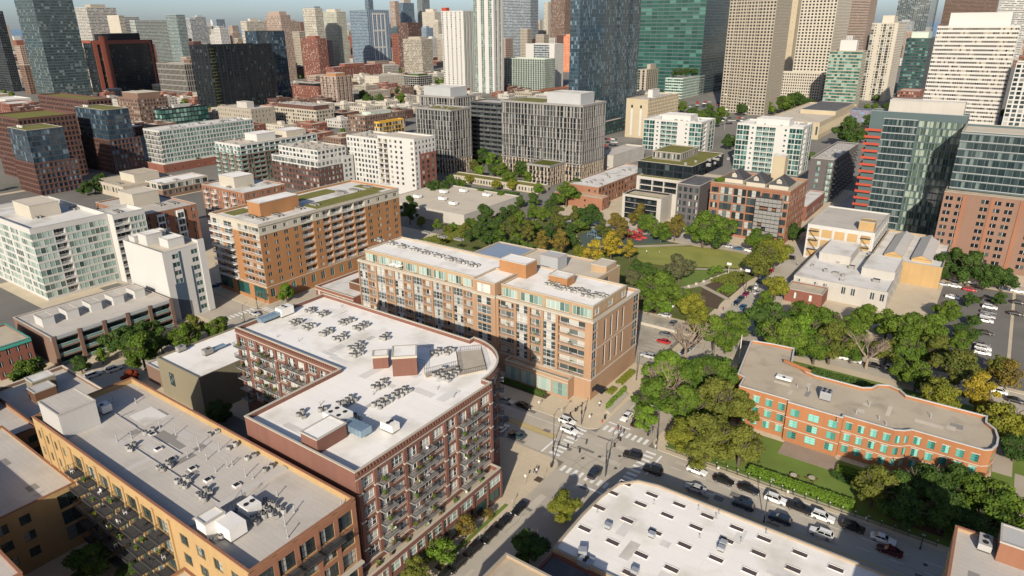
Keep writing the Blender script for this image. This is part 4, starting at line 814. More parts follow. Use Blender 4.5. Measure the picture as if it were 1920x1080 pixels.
T('apartment_tower', 'slim pale grey tower, left of the two small horizon towers', (-2226, -2205, 1328, 1362, 128), RB(), wall='grey_panel', pent=('grey_panel', 5, .5))
T('apartment_tower', 'slim pale grey tower, right of the two small horizon towers', (-2365, -2339, 1484, 1517, 122), RB(), wall='blue_grey')
T('apartment_tower', 'small brown brick tower on the horizon above the black glass block', (-2538, -2513, 1658, 1685, 101), PU(), wall='stone_pink')
T('apartment_tower', 'cream tower with dark side above the black glass block', (-1568, -1543, 1058, 1112, 110), PU(3.2, 3.4, .6, .6), wall='stone_cream', pent=('stone_cream', 6, .4))
v_ = T('office_building', 'large black glass block with a yellow-green corner stair', (-864, -822, 505, 598, 77.8), F('w.ww', bay=2.2, fl=3.9, w=.8, h=.85, s=.07, nx=1, d=.15, glass='glass_dark'), wall='black_panel', roof='roof_dark')
b = MB()
for j in range(19): b.box(-822.0, -820.6, 506, 511, 3+j*3.9, 3.6+j*3.9)
v_.add('corner_stair', b, 'leaf_olive', 'stuff'); 
T('office_tower', 'dark blue glass tower behind the black glass block', (-878, -853, 597, 643, 93.4), GL(2, 3.8, .92, .85, .08, 'glass_blue'), wall='mull_dark', roof='roof_dark')
T('office_building', 'dark building with pale portal frame left of the black glass block', (-1098, -1019, 583, 604, 47.6), F('w', bay=3.4, fl=8, w=.6, h=.8, s=.1, nx=1, glass='glass_dark'), wall='concrete_dark')
for nm, box, f1, wl, pt, lab in (
 ('apartment_tower', (-1220, -1174, 880, 903, 119), PU(3.2, 3.3, .5, .6), 'stone_pink', ('stone_pink', 6, .7), 'tall pinkish beige tower with stepped crown left of the grey-topped tower'),
 ('apartment_tower', (-1277, -1237, 1016, 1036, 133), PU(3.6, 3.3, .6, .6), 'stone_cream', ('blue_grey', 4, .8), 'cream tower with dark grey upper storeys on the skyline'),
 ('apartment_tower', (-1316, -1267, 1099, 1126, 128), PU(3, 3.2, .6, .66, 'glass_green'), 'stone_cream', ('stone_cream', 5, .6), 'cream and green tower with rounded bays right of the grey-topped tower'),
 ('apartment_tower', (-1165, -1115, 914, 937, 76), PU(3.4, 3.3, .55, .6), 'brick_red', ('brick_red', 5, .5), 'red brick and cream apartment tower below the cream twins'),
 ('office_tower', (-1943, -1916, 1940, 1961, 180), PU(3, 4), 'stone_pink', None, 'pinkish tower rising past the top edge left of the blue one'),
 ('office_tower', (-1985, -1962, 2029, 2090, 177), GL(2.4, 4, glass='glass_blue'), 'blue_grey', ('stone_tan', 30, .6), 'blue glass tower with tan back rising past the top edge'),
 ('office_tower', (-2238, -2217, 2095, 2121, 209), GL(2.4, 4, glass='glass_blue'), 'blue_grey', ('blue_grey', 25, .5), 'narrow dark spire tower above the white framed slab'),
 ('apartment_tower', (-1159, -1127, 1178, 1220, 104), PU(3, 3.3, .5, .6), 'brick_dark', None, 'dark plum brick tower right of the white framed slab'),
 ('apartment_tower', (-1073, -1020, 1103, 1136, 72), PU(3.4, 3.3, .6, .6), 'stone_tan', ('stone_tan', 4, .6), 'rounded beige apartment tower with roof garden'),
 ('apartment_tower', (-1843, -1781, 2003, 2036, 142), PU(3.5, 3.5, .45, .6), 'stone_cream', ('stone_cream', 10, .6), 'white crowned tower left of the big white towers'),
 ('office_tower', (-2038, -2009, 2189, 2232, 249), GL(2.4, 4, glass='glass_sky'), 'mull_grey', None, 'grey glass tower running out of the top edge beside the white crown'),
 ('office_tower', (-1248, -1148, 1690, 1728, 201), RB(4, 4, .6, 'glass_blue'), 'mull_grey', None, 'banded blue glass tower right of the white towers at the top edge'),
 ('office_tower', (-1196, -1146, 1867, 1916, 207), PU(2.6, 3.8, .55, .6), 'brick_brown', None, 'brownish tower behind the blue glass tower at the top edge'),
 ('apartment_tower', (-1424, -1407, 2180, 2202, 171), PU(3, 3.6), 'stone_cream', None, 'thin cream tower in the gap between glass towers'),
 ('apartment_tower', (-832, -814, 1353, 1369, 74), PU(3.4, 3.4, .3, .5), 'salmon', ('salmon', 4, .6), 'narrow salmon tower left of the dark blue glass tower'),
 ('office_building', (-465, -451, 968, 1036, 36), F('W.', bay=3.4, fl=3.6, glass='glass_dark'), 'stone_tan', ('stone_tan', 6, .4), 'tan building with dark glass corner right of the blue glass tower'),
 ('office_building', (-411, -385, 945, 1027, 27.4), RB(3.4, 3.8, .6, 'glass_teal'), 'pale_green', None, 'pale green block with trees on its roof below the green tower'),
 ('office_building', (-827, -770, 625, 642, 23), PU(3.0, 3.4, .45, .6), 'brick_red', ('black_panel', 3, .6), 'bright red brick loft with even rows of windows'),
 ('office_building', (-673, -601, 481, 505, 16), PU(4, 4, .66, .6), 'concrete_tan', ('brick_dark', 4, .85), 'tan loft with dark brick top storey'),
 ('office_building', (-1131, -1092, 927, 1058, 23.8), PU(4, 4, .5, .55), 'brick_red', ('brick_red', 4, .4), 'long red brick warehouse behind the rounded beige tower'),
 ('apartment_building', (-765, -733, 625, 652, 37.4), F('wr', bay=3.6, fl=3.2, w=.4), 'stone_pink', ('brick_orange', 3, .6), 'tan apartment house with balconies behind the red brick loft'),
 ('office_building', (-918, -883, 845, 908, 19), PU(6, 5, .2, .4), 'stone_cream', None, 'cream warehouse in the low quarter'),
 ('office_building', (-844, -811, 865, 898, 21), F('W', bay=5, fl=3.6, glass='glass_dark'), 'concrete', ('leaf_dark', 2.5, .7), 'concrete framed house with planted roof'),
 ('office_building', (-768, -750, 695, 738, 11.8), PU(3.4, 3.6, .4, .5), 'stone_tan', None, 'low tan school building behind trees'),
 ('office_building', (-542, -517, 472, 528, 16.4), PU(3.6, 3.8, .6, .6), 'brick_brown', ('pale_green', 2, .5), 'brown brick loft with pale green roof house'),
 ('office_building', (-705, -645, 433, 462, 19), PU(4, 4, .3, .5), 'stone_tan', ('concrete', 5, .3), 'old tan warehouse with chimney left of the tan loft'),
 ('parking_garage', (-246, -230, 446, 498, 10.2), PU(8, 5, .1, .2), 'concrete', None, 'blank concrete parking garage beside the finned slab'),
 ('office_building', (-321, -313, 580, 630, 12.4), RB(3, 3.6, .6, 'glass_teal'), 'mull_dark', None, 'low teal glass office left of the cream hotel'),
 ('low_building', (-586, -572, 857, 960, 7.6), PU(), 'brick_rust', None, 'low building with red roofs behind the finned slab'),
 ('low_building', (-139, -112, 1121, 1165, 9), PU(), 'brick_red', None, 'small red brick building between towers at the right'),
):
    T(nm, lab, box, f1, wall=wl, pent=pt, roof='roof_red' if 'red roofs' in lab else 'roof_grey')
w5 = T('apartment_tower', 'dark grey slab with a white framed front on the skyline', (-1427, -1363, 1281, 1356, 135), RB(3, 3.5, .5, 'glass_blue'), F('w.', bay=3.2, fl=3.5, w=.8, h=.7, s=.15, nx=1, glass='glass_blue'), wall='blue_grey')
for u in (16, 30, 44, 58): w5.trim('white_frame', 1, u, u+3, 2, 128, .8, 'white_panel')
for z in (4, 44, 84, 124): w5.trim('white_frame', 1, 19.1, 57.9, z, z+4, .7, 'white_panel')
T('yellow_frame_building', 'small building with yellow frame front left of the finned tower', (-482, -475, 451, 483, 16), F('W', bay=4, fl=3.6), wall='yellow_frame', cat='building')
w11 = T('apartment_tower', 'white apartment tower with dark slot windows, left of the white pair', (-758, -714, 868, 896, 119), F('w.w.', bay=4.2, fl=3.3, w=.7, h=.42, s=.3, nx=1, glass='glass_dark'), F('wr', bay=3.5, fl=3.1, glass='glass_green'), wall='white_wall')
b = MB(); b.box(-757, -748, 868, 876, 119, 124); w11.add('red_crown', b, 'balcony_red')
T('apartment_tower', 'taller white apartment tower with balconies, right of the white pair', (-691, -653, 864, 888, 163), F('rr..', bay=3.5, fl=3.1, glass='glass_green', rd=1.0), F('.r', bay=5, fl=3.1, glass='glass_green'), wall='white_wall')
T('office_tower', 'white building with blue glass centre behind the green gridded block', (-687, -630, 997, 1025, 69), [GL(3, 3.6, .9, .75, .1, 'glass_blue', u0=16, u1=10)], PU(2.4, 3.5, .4, .45), wall='white_wall')
T('apartment_building', 'green gridded apartment block with pale mullions', (-685, -607, 933, 963, 49), F('w', bay=3.2, fl=3.2, w=.72, h=.9, s=.05, nx=1, glass='glass_dark'), wall='pale_green', roof='roof_pale')
T('glass_tower', 'very tall dark blue glass tower in the centre right running out of frame', (-348, -338, 577, 702, 137), GL(1.6, 3.4, .92, .9, .05, 'glass_blue'), F('w', bay=1.7, fl=3.4, w=.9, h=.93, s=.03, nx=1, d=.06, glass='glass_blue'), wall='mull_teal')
ab = T('glass_tower', 'broad green glass office with long floor bands at the top edge', (-495, -385, 1008, 1110, 157), RB(9, 5.2, .72, 'glass_emerald', .96), GL(3, 3.9, glass='glass_dark'), wall='mull_teal'); ab.trim('pale_band', 0, 0, 110, 134, 156, .4, 'pale_green')
acp = [(-289, 830), (-278, 830), (-278, 826), (-265, 826), (-265, 821.5), (-251, 821.5), (-251, 817), (-233, 817), (-233, 834), (-236, 834), (-236, 850), (-239, 850), (-239, 900), (-289, 900)]
acw = lambda: [PU(3.3, 3.4, .6, .58, 'glass_dark')]
Bld('office_tower', 'tan stone tower with square windows in stepped bays, left of the tan pair', acp, 146, {k: acw() for k in (0, 2, 4, 6, 7, 9, 11)}, 'stone_tan', 'roof_grey', 1.0, 'stone_tan')
T('office_tower', 'pale tan stone tower with square windows, right of the tan pair', (-266, -220, 1047, 1138, 152), PU(4.6, 4.0, .56, .56, 'glass_dark'), wall='stone_cream')
T('office_tower', 'plain yellowish slab between the two tan towers', (-362, -351, 1359, 1394, 170), PU(12, 8, .1, .1), wall='brick_cream')
T('office_building', 'stepped cream podium with square windows at the foot of the tan pair', (-280, -223, 1030, 1046.8, 35), PU(3, 3.8, .55, .55, 'glass_dark'), wall='stone_cream')
T('office_tower', 'pinkish striped tower at the top edge behind the cream tower', (-448, -388, 2251, 2355, 209), RB(4, 4.2, .5, 'glass_dark'), wall='stone_pink')
ad = T('office_building', 'green glass office with white plant box left of the cream tower', (-197, -160, 935, 960, 67), RB(3, 3.6, .66, 'glass_green', .97), wall='stone_tan', pent=('white_panel', 12, .5))
T('apartment_tower', 'cream apartment tower with balcony stack at the right', (-175, -144, 1052, 1120, 97.6), F('rw.wrw', bay=3.4, fl=3.2, w=.4, h=.5, glass='glass', rd=.9), PU(3.2, 3.2, .4, .5), wall='stone_cream', pent=('stone_cream', 9, .45), roof='roof_white')
T('office_tower', 'dark green glass office right of the cream tower', (-147, -117, 1172, 1240, 77), RB(4, 4, .6, 'glass_teal'), wall='mull_dark', pent=('pale_green', 8, .7))
T('glass_tower', 'grey glass tower with pale grid behind the cream tower at the top edge', (-384, -290, 2707, 2915, 208), GL(6, 4, .93, .9, .05, 'glass_sky'), wall='mull_grey')
T('office_tower', 'white office slab with dark ribbon windows at the right edge', (-80, -12, 841, 900, 95), F('w', bay=1.9, fl=3.9, w=.84, h=.46, s=.3, nx=1, d=.3, glass='glass_warm'), wall='white_wall', pent=('white_panel', 12, .75), roof='roof_white')
T('apartment_tower', 'white gridded building cut by the right edge', (-8, 60, 826, 880, 62), PU(5, 4, .7, .7), wall='white_wall')
T('office_tower', 'brown tower in the upper right corner', (-259, -116, 2790, 2900, 220), RB(5, 4, .5, 'glass_dark'), wall='brick_brown')
T('office_tower', 'white banded tower in the upper right corner', (-83, -20, 2130, 2200, 167), RB(5, 4, .5), wall='white_wall')
ak = T('post_office', 'low cream deco building with tall slot windows at the right', (-190, -140, 669, 840, 15.2), F('w', bay=4, rows=1, z0=3, z1=13, w=.4, h=.75, s=.1, nx=1, d=.4), wall='brick_cream', roof='roof_pale', cat='building')
ak.pent(-175, -142, 740, 830, 18, 'brick_cream', 'roof_dark')
al = T('hotel', 'cream slab hotel with blank gable striped in white', (-294, -272, 591, 660, 35), F('.', bay=10), F('w', bay=3.6, fl=3.1, w=.5, h=.7, nx=1, d=.5), wall='brick_cream', cat='hotel', pent=('white_panel', 6, .22))
for u in (5, 14): al.trim('white_strip', 0, u, u+2, 2, 26, .1, 'white_panel'); al.trim('vent', 0, u+.1, u+1.9, 27, 29.5, .1, 'black_panel')
for box, lab in (((-251, -201, 539, 570, 25.5), 'white block with green glass corners, left of the two alike'), ((-159, -114, 497, 524, 33), 'white block with green glass corners, right of the two alike')):
    q = T('apartment_block', lab, box, F('WWsrrr.sWW', cols=10, fl=3.5, w=.4, h=.4, glass='glass_teal', frame='frame_white', rail='rail_white', solid='rail_glass', nx=2), F('Wr.W', cols=5, fl=3.5, glass='glass_teal', frame='frame_white', rail='rail_white'), wall='white_panel', roof='roof_white', pent=('white_panel', 3.5, .5))
# terraced dark house, grey brick house, red loft with houses on its roof
ao = Bld('terraced_house', 'stepped concrete and black glass terraced building with planted terraces behind the park', (-164, -141.5, 331, 345, ), 13.5, {0: [F('rrr', ws=[7, 6, 7], rows=4, z0=.4, z1=12.4, u0=1.7, u1=2.3, rd=1.8, glass='glass_dark', frame='frame_dark', rail='rail_dark')], 1: []}, 'black_panel', 'roof_tan', 1.0, 'concrete')
ao.trim('concrete_frame', 0, 0, 1.6, 0.2, 13.4, .25, 'concrete'); ao.trim('concrete_frame', 0, 20.2, 22.5, 0.2, 13.4, .25, 'concrete'); ao.trim('concrete_frame', 0, 1.61, 20.19, 12.4, 13.45, .2, 'concrete'); ao.trim('concrete_wall', 1, 0.01, 14, .2, 13.4, .12, 'concrete')
for r in range(4): ao.trim('balcony_slab', 0, 1.65, 20.15, .3+3*r, .52+3*r, .5, 'slab_grey')
setback(ao, (-163, -137, 345.1, 362), 0, 21, {0: [F('rrr', ws=[7, 6, 7], rows=2, z0=13.4, z1=20, u0=1.6, u1=2.2, rd=1.4, glass='glass_dark', rail='rail_dark')], 1: [F('.r', bay=4, fl=3.4, z0=1, rd=1, glass='glass_dark')]}, 'concrete', 'roof_tan', .5)
setback(ao, (-166, -134, 352, 400), 20.5, 28, {0: [F('W', bay=5, fl=3.5, glass='glass_dark', nx=2)], 1: [F('W', bay=5, fl=3.5, glass='glass_dark', nx=2)]}, 'black_panel', 'roof_green', .4)
setback(ao, (-163, -146, 364, 390), 27.5, 32, {0: [F('w', bay=3, rows=1, w=.6, h=.7)], 1: [F('w', bay=3, rows=1, w=.6, h=.7)]}, 'concrete_dark', 'roof_green', .4)
ap = Bld('brick_house', 'narrow charcoal brick house with large black windows behind the park', (-134, -122, 333, 358), 22.5, {0: [F('w', cols=4, rows=6, w=.6, h=.66, s=.16, nx=2, frame='frame_dark')], 1: []}, 'brick_grey', 'roof_dark', .8, 'concrete')
aq = Bld('loft_building', 'orange brick loft with gabled houses on its roof behind the sports field', (-115.5, -77.3, 330, 362), 26.1, {0: [F('wWWWwww', ws=[5, 7, 7, 7, 5, 5, 4], rows=6, z0=1, z1=24.6, w=.74, h=.66, s=.16, nx=3, ny=2, glass='glass', frame='frame_dark')], 1: [F('w', bay=4.4, rows=6, z0=1, z1=24.6, w=.6, h=.6, nx=3, glass='glass', frame='frame_white')]}, 'brick_rust', 'roof_tan', .9, 'stone_tan')
for i in (0, 1): aq.band('string_course', i, 20.6, 20.9, .15, 'stone_tan'); aq.band('cornice', i, 24.8, 25.3, .3, 'brick_rust')
for k, (x, y) in enumerate(((-111, 337), (-99.5, 334.5), (-88.5, 334))):
    b = MB(); z = 25.3; wq = 9; dq = 12; zt = z+6.2; xm = x+wq/2
    b.prism(rect(x, x+wq, y, y+dq), z, z+2.3, 0, top=False); o_ = .5; za = z+2.2
    p = [(x-o_, y-o_, za), (x+wq+o_, y-o_, za), (x+wq+o_, y+dq+o_, za), (x-o_, y+dq+o_, za)]; r0, r1 = (xm, y+3.5, zt), (xm, y+dq-3.5, zt)
    b.poly([p[0], p[1], r0], 1); b.poly([p[1], p[2], r1, r0], 1); b.poly([p[2], p[3], r1], 1); b.poly([p[3], p[0], r0, r1], 1)
    b.box(xm-1.2, xm+1.2, y+.2, y+2.4, z+2.2, z+4.2, 0); b.poly([(xm-1.5, y-.1, z+4.1), (xm+1.5, y-.1, z+4.1), (xm, y-.1, z+5.3)], 0); b.quad((xm-1.6, y-.2, z+4.0), (xm-1.6, y+3, z+4.0), (xm, y+3, z+5.4), (xm, y-.2, z+5.4), 1); b.quad((xm+1.6, y+3, z+4.0), (xm+1.6, y-.2, z+4.0), (xm, y-.2, z+5.4), (xm, y+3, z+5.4), 1)
    aq.add('rooftop_house', b, ['stone_cream', 'shingle'])
aq.pent(-93, -87, 352, 358, 38, 'brick_cream', 'roof_white', 'tower_room')
# scaffold with dark netting on the loft front
sc = obj('scaffold', None, None, (-86, 328.6, 0), label='scaffold hung with dark netting on the orange loft front', cat='scaffold'); b = MB()
for i in range(7):
    for y in (327.6, 329.7): b.tube((-92+i*2, y, .1), (-92+i*2, y, 23), .06, .06, 5)
for j in range(11): b.box(-92, -80, 327.6, 329.7, 2+j*2, 2.1+j*2)
part('poles', b, 'dark_metal', sc); b = MB()
for i in range(6):
    for j in range(10):
        if random.random() < .8: b.quad((-92+i*2, 327.55, 2.1+j*2), (-90.1+i*2, 327.55, 2.1+j*2), (-90.1+i*2, 327.55, 3.8+j*2), (-92+i*2, 327.55, 3.8+j*2))
part('netting', b, 'screen_panel', sc)
ar = Bld('brick_building', 'low orange brick building with white roof and planted terrace left of the terraced house', (-208, -187, 346, 420), 11, {0: [F('w..w', cols=5, rows=3, w=.3, h=.4)], 1: [F('w', bay=4, rows=3, w=.6, h=.6)]}, 'brick_rust', 'roof_white_worn', .5, 'stone_tan')
ar2 = Bld('brick_building', 'stepped lower front of the orange brick building with white roof', (-212, -180, 338, 345.8), 7, {0: [F('.w..w.', cols=7, rows=2, w=.25, h=.4)], 1: [F('w', bay=3, rows=2)]}, 'brick_rust', 'roof_tan', .8, 'stone_tan')
as_ = Bld('apartment_block', 'charcoal brick apartment block with dark balconies left of the red balconies', (-92, -79, 429, 500, ), 25.2, {0: [F('.w.b', cols=4, rows=7, nx=2, glass='glass_pale', frame='frame_dark', w=.6, h=.6)], 1: [F('wb', bay=3.8, rows=7, glass='glass_dark', frame='frame_dark', w=.6, h=.7)]}, 'brick_grey', 'roof_grey', .9, 'concrete')
at_ = Bld('brick_building', 'low red brick shop with white roof in the side street', (-88, -79.4, 379, 420), 8.2, {0: [], 1: [F('W', bay=5, rows=1, z0=1, z1=5)]}, 'brick_red', 'roof_white_worn', .5)
# white framed warehouse with yellow panels, its low additions and sheds
au = Bld('warehouse', 'white framed warehouse with yellow brick panels and grey roof', (-64.8, -37.6, 316.8, 356), 15.6, {0: [], 1: [PU(5, 5, .4, .4, 'glass_warm', z0=1)]}, 'white_wall', 'roof_grey', .5, 'white_wall')
W = au.fr(0)[2]
for k in range(5):
    for r in range(3): u = .9+k*(W-1.4)/5; z = 1.0+r*4.7; au.trim('brick_panel', 0, u, u+(W-1.4)/5-.9, z, z+3.6, .05, 'brick_yellow'); 
for k in range(6): u = k*(W-.8)/5; au.trim('white_pier', 0, u, u+.8, .2, 15.4, .18, 'white_wall')
for u in (1.0, 22):
    b = MB()
    for r in range(3): z = 4.6+r*4.2; p = au.pt(0, u, -1.4, 0); b.box(p[0], p[0]+4, p[1], p[1]+1.2, z, z+.12); b.tube((p[0]+.2, p[1]+.3, z), (p[0]+3.8, p[1]+.3, z-4.0 if r else .2), .1, .1, 4); b.tube((p[0]+.2, p[1]+.3, z+1), (p[0]+3.8, p[1]+.3, z+1), .05, .05, 4)
    au.add('fire_escape', b, 'dark_metal')
au.pent(-45, -39, 321, 327, 19, 'brick_yellow', 'brick_yellow', 'stair_house')
x0, y0 = at(1480, 550, 8); 
av = Bld('workshop', 'low pale grey workshop with patched white roof before the white framed warehouse', (-57, -24, 268, 316.5), 7.4, {0: [F('w.ww.ww.w', cols=10, rows=1, z0=2.6, z1=7, w=.4, h=.6, frame='frame_white')], 1: [PU(8, 4, .2, .4)]}, 'concrete', 'roof_white_worn', .3, 'concrete')
av.pent(-54, -42, 294, 315, 10.5, 'concrete', 'roof_white_worn', 'roof_room', 7); av.pent(-36, -24.4, 284, 304, 10.2, 'concrete', 'roof_white_worn', 'roof_room', 7)
av2 = Bld('brick_house', 'low red brick front with two white windows below the workshop', (-57.4, -44, 258, 267.8), 5.2, {0: [F('.w.w.', cols=5, rows=1, z0=.8, z1=4.8, w=.4, h=.6, frame='frame_white', glass='glass_blind')], 1: []}, 'brick_red', 'roof_tan', .5)
aw = Bld('warehouse', 'yellow brick warehouse with two long metal ridge skylights', (-36.5, -10.5, 305, 352), 9, {0: [], 1: []}, 'brick_yellow', 'roof_white_worn', .6, 'stone_tan')
for x, w_ in ((-32, 6.5), (-22, 7)):
    b = MB(); z = 8.4; ya, yb = 310, 346
    b.prism(rect(x, x+w_, ya, yb), z, z+1.2, 0, top=False); b.quad((x-.2, ya, z+1.1), (x+w_/2, ya, z+2.8), (x+w_/2, yb, z+2.8), (x-.2, yb, z+1.1), 1); b.quad((x+w_/2, ya, z+2.8), (x+w_+.2, ya, z+1.1), (x+w_+.2, yb, z+1.1), (x+w_/2, yb, z+2.8), 1); b.poly([(x, ya, z+1.1), (x+w_, ya, z+1.1), (x+w_/2, ya, z+2.7)], 0)
    aw.add('ridge_skylight', b, ['brick_yellow', 'roof_metal'])
# glass tower with red balconies and the brick base tower
ax_ = Bld('glass_tower', 'glass apartment tower with rust red balconies and green glazed corner', (-57, -16.8, 381, 391, ), 59.2, {0: [F('W', ws=[1]*8, rows=16, z0=2, z1=56, u0=6.4, u1=19.4, nx=1, glass='glass_slate', frame='frame_dark'), F('W', ws=[1]*8, rows=16, z0=2, z1=56, u0=21.2, u1=.3, nx=1, glass='glass_moss', frame='frame_grey')], 1: [F('W', bay=2.4, rows=16, z0=2, z1=56, nx=1, glass='glass_moss', frame='frame_grey')]}, 'mull_teal', 'roof_grey', 1.0, 'mull_grey')
ax_.pent(-50, -19, 383, 390, 64.5, 'concrete', 'roof_white_worn')
for j in range(14): 
    p = ax_.pt(0, -1.0, -1.5, 0); b = MB(); z = 5.5+j*3.4; b.box(p[0], p[0]+7.2, p[1], p[1]+1.4, z, z+.2, 1); b.box(p[0], p[0]+7.2, p[1]-.12, p[1], z, z+1.15, 0); b.box(p[0]-.12, p[0], p[1]-.12, p[1]+10, z, z+1.15, 0); ax_.add('red_balcony', b, ['balcony_red', 'slab_grey'])
for j in range(17): ax_.trim('floor_band', 0, 6, 20.6, 1.7+j*3.375, 2.1+j*3.375, .12, 'mull_grey')
ay = Bld('apartment_tower', 'orange brick apartment tower with paired windows at the right edge', (-17.4, 60, 342, 380), 31.6, {0: [F('ww.w', bay=4.4, rows=9, z0=2, z1=30.6, w=.62, h=.52, nx=2, glass='glass_dark', frame='frame_white')], 1: []}, 'brick_umber', 'roof_tan', 1.0, 'stone_tan')
for k in range(8): u = 7+k*10; ay.trim('pilaster', 0, u, u+1.5, .3, 31, .3, 'brick_rust')
setback(ay, (-16.5, 60, 352, 380), 31, 56, {0: [F('W', bay=2.6, rows=7, z0=31.6, z1=55, nx=1, glass='glass_slate', frame='frame_dark')]}, 'mull_teal', 'roof_pale', 1.0)
for j in range(8): 
    b = MB(); z = 31.7+j*3.34; b.box(-16.7, 60, 351.75, 351.95, z, z+.35); ay.add('floor_band', b, 'mull_grey')
# mural wall and far garage
b = MB(); b.box(-146, -112, 800, 820, 0, 14); o = obj('mural_building', None, None, (-130, 810, 0), label='low building with a blue painted mural wall below the cream tower', cat='building'); part('wall', b, 'mural', o)
# more towers closing the skyline, each raised where the survey picture shows it
sky_t = [(282, 46, 112, 14, 'mull_grey', 'glass_blue'), (388, 50, 108, 16, 'concrete', 'glass'), (412, 60, 104, 15, 'stone_tan', 'glass'), (442, 62, 106, 14, 'stone_pink', 'glass'), (476, 50, 104, 14, 'concrete', 'glass'), (552, 40, 104, 16, 'stone_pink', 'glass'), (556, 66, 112, 16, 'concrete', 'glass'), (622, 58, 104, 14, 'blue_grey', 'glass_blue'), (662, 46, 100, 16, 'mull_grey', 'glass_blue'), (705, 40, 100, 14, 'concrete', 'glass'), (722, 58, 104, 16, 'blue_grey', 'glass_blue'), (748, 52, 108, 18, 'mull_teal', 'glass_blue'), (802, 52, 110, 16, 'blue_grey', 'glass_blue'), (812, 72, 116, 14, 'white_wall', 'glass'), (824, 40, 104, 12, 'stone_cream', 'glass'), (534, 62, 110, 12, 'brick_brown', 'glass'), (574, 80, 116, 12, 'brick_red', 'glass'), (646, 76, 112, 14, 'stone_cream', 'glass'), (680, 66, 108, 12, 'concrete', 'glass'), (780, 70, 112, 14, 'mull_dark', 'glass_dark'), (232, 62, 118, 14, 'brick_dark', 'glass'), (1008, 62, 104, 12, 'brick_brown', 'glass'), (1052, 88, 112, 12, 'stone_pink', 'glass'), (1188, 100, 140, 16, 'concrete', 'glass'), (1652, 60, 110, 20, 'mull_teal', 'glass_blue'), (1700, 40, 104, 20, 'mull_grey', 'glass_sky'), (1726, 90, 130, 16, 'stone_cream', 'glass')]
def _pxy(x, y, z):
    v = Vector((x, y, z-CAMH)); q = v.dot(CF); return 540-FPX*v.dot(CU)/q
for k, (px, ty, by, wd_, wm, gm) in enumerate(sky_t):
    x, y = at(px, by); lo, hi = 5, 400
    for _ in range(40):
        q = (lo+hi)/2
        if _pxy(x, y, q) > ty: lo = q
        else: hi = q
    w_ = wd_*math.hypot(x, y)/FPX*1.1; nm = {'mull_grey': 'grey glass', 'concrete': 'pale grey', 'stone_tan': 'tan', 'stone_pink': 'pinkish', 'blue_grey': 'blue-grey', 'mull_teal': 'dark teal', 'white_wall': 'white', 'stone_cream': 'cream', 'brick_brown': 'brown brick', 'brick_red': 'red brick', 'mull_dark': 'near black', 'brick_dark': 'dark brick'}[wm]
    if any(x-w_ < f[1] and x > f[0] and y < f[3] and y+w_ > f[2] for f in FOOT): continue
    lo_n = sum(1 for j in range(k) if sky_t[j][4] == wm)
    T('skyline_tower', '%s slender %s tower filling the far skyline, counted from the left' % (ORD[sorted([t_[0] for t_ in sky_t if t_[4] == wm]).index(px)], nm), (x-w_, x, y, y+w_, lo), PU(3.6, 3.6, .6, .6, gm), wall=wm, cat='tower', pent=(wm, 5, .5))
# low houses of the far quarter, placed block by block where nothing else stands
rnd = random.Random(11); fill = []
def free(x0, x1, y0, y1, g=5): return all(x1+g < f[0] or x0-g > f[1] or y1+g < f[2] or y0-g > f[3] for f in FOOT)
def pxof(x, y, z):
    v = Vector((x, y, z-CAMH)); q = v.dot(CF); return 960+FPX*v.dot(CX)/q, 540-FPX*v.dot(CU)/q
for gx in range(-1100, -260, 42):
    for gy in range(330, 1020, 38):
        x0 = gx+rnd.uniform(0, 8); y0 = gy+rnd.uniform(0, 6); x1 = x0+rnd.uniform(18, 32); y1 = y0+rnd.uniform(14, 28); px, py = pxof(x0, y0, 0)
        if not (-40 < px < 1190) or py > 275 or (px > 700 and py > 225) or rnd.random() < .22 or not free(x0, x1, y0, y1): continue
        fill.append((px, x0, x1, y0, y1, rnd.choice((6, 7, 8, 9, 11, 13)), rnd.choice((('brick_red', 'red brick'), ('brick_brown', 'brown brick'), ('stone_tan', 'tan stone'), ('concrete', 'grey'), ('brick_dark', 'dark brick'), ('stone_cream', 'cream')))))
cnt = {}
for px, x0, x1, y0, y1, hh, (wm, wn) in sorted(fill):
    cnt[wn] = cnt.get(wn, 0)+1
    if cnt[wn] > len(ORD): continue
    T('low_building', '%s low %s building from the left in the far quarter' % (ORD[cnt[wn]-1], wn), (x0, x1, y0, y1, hh), PU(3.4, 3.4, .5, .5), wall=wm, roof=rnd.choice(('roof_grey', 'roof_pale', 'roof_white_worn', 'roof_dark', 'roof_tan')), par=.6, pent=(wm, 2.5, .25))
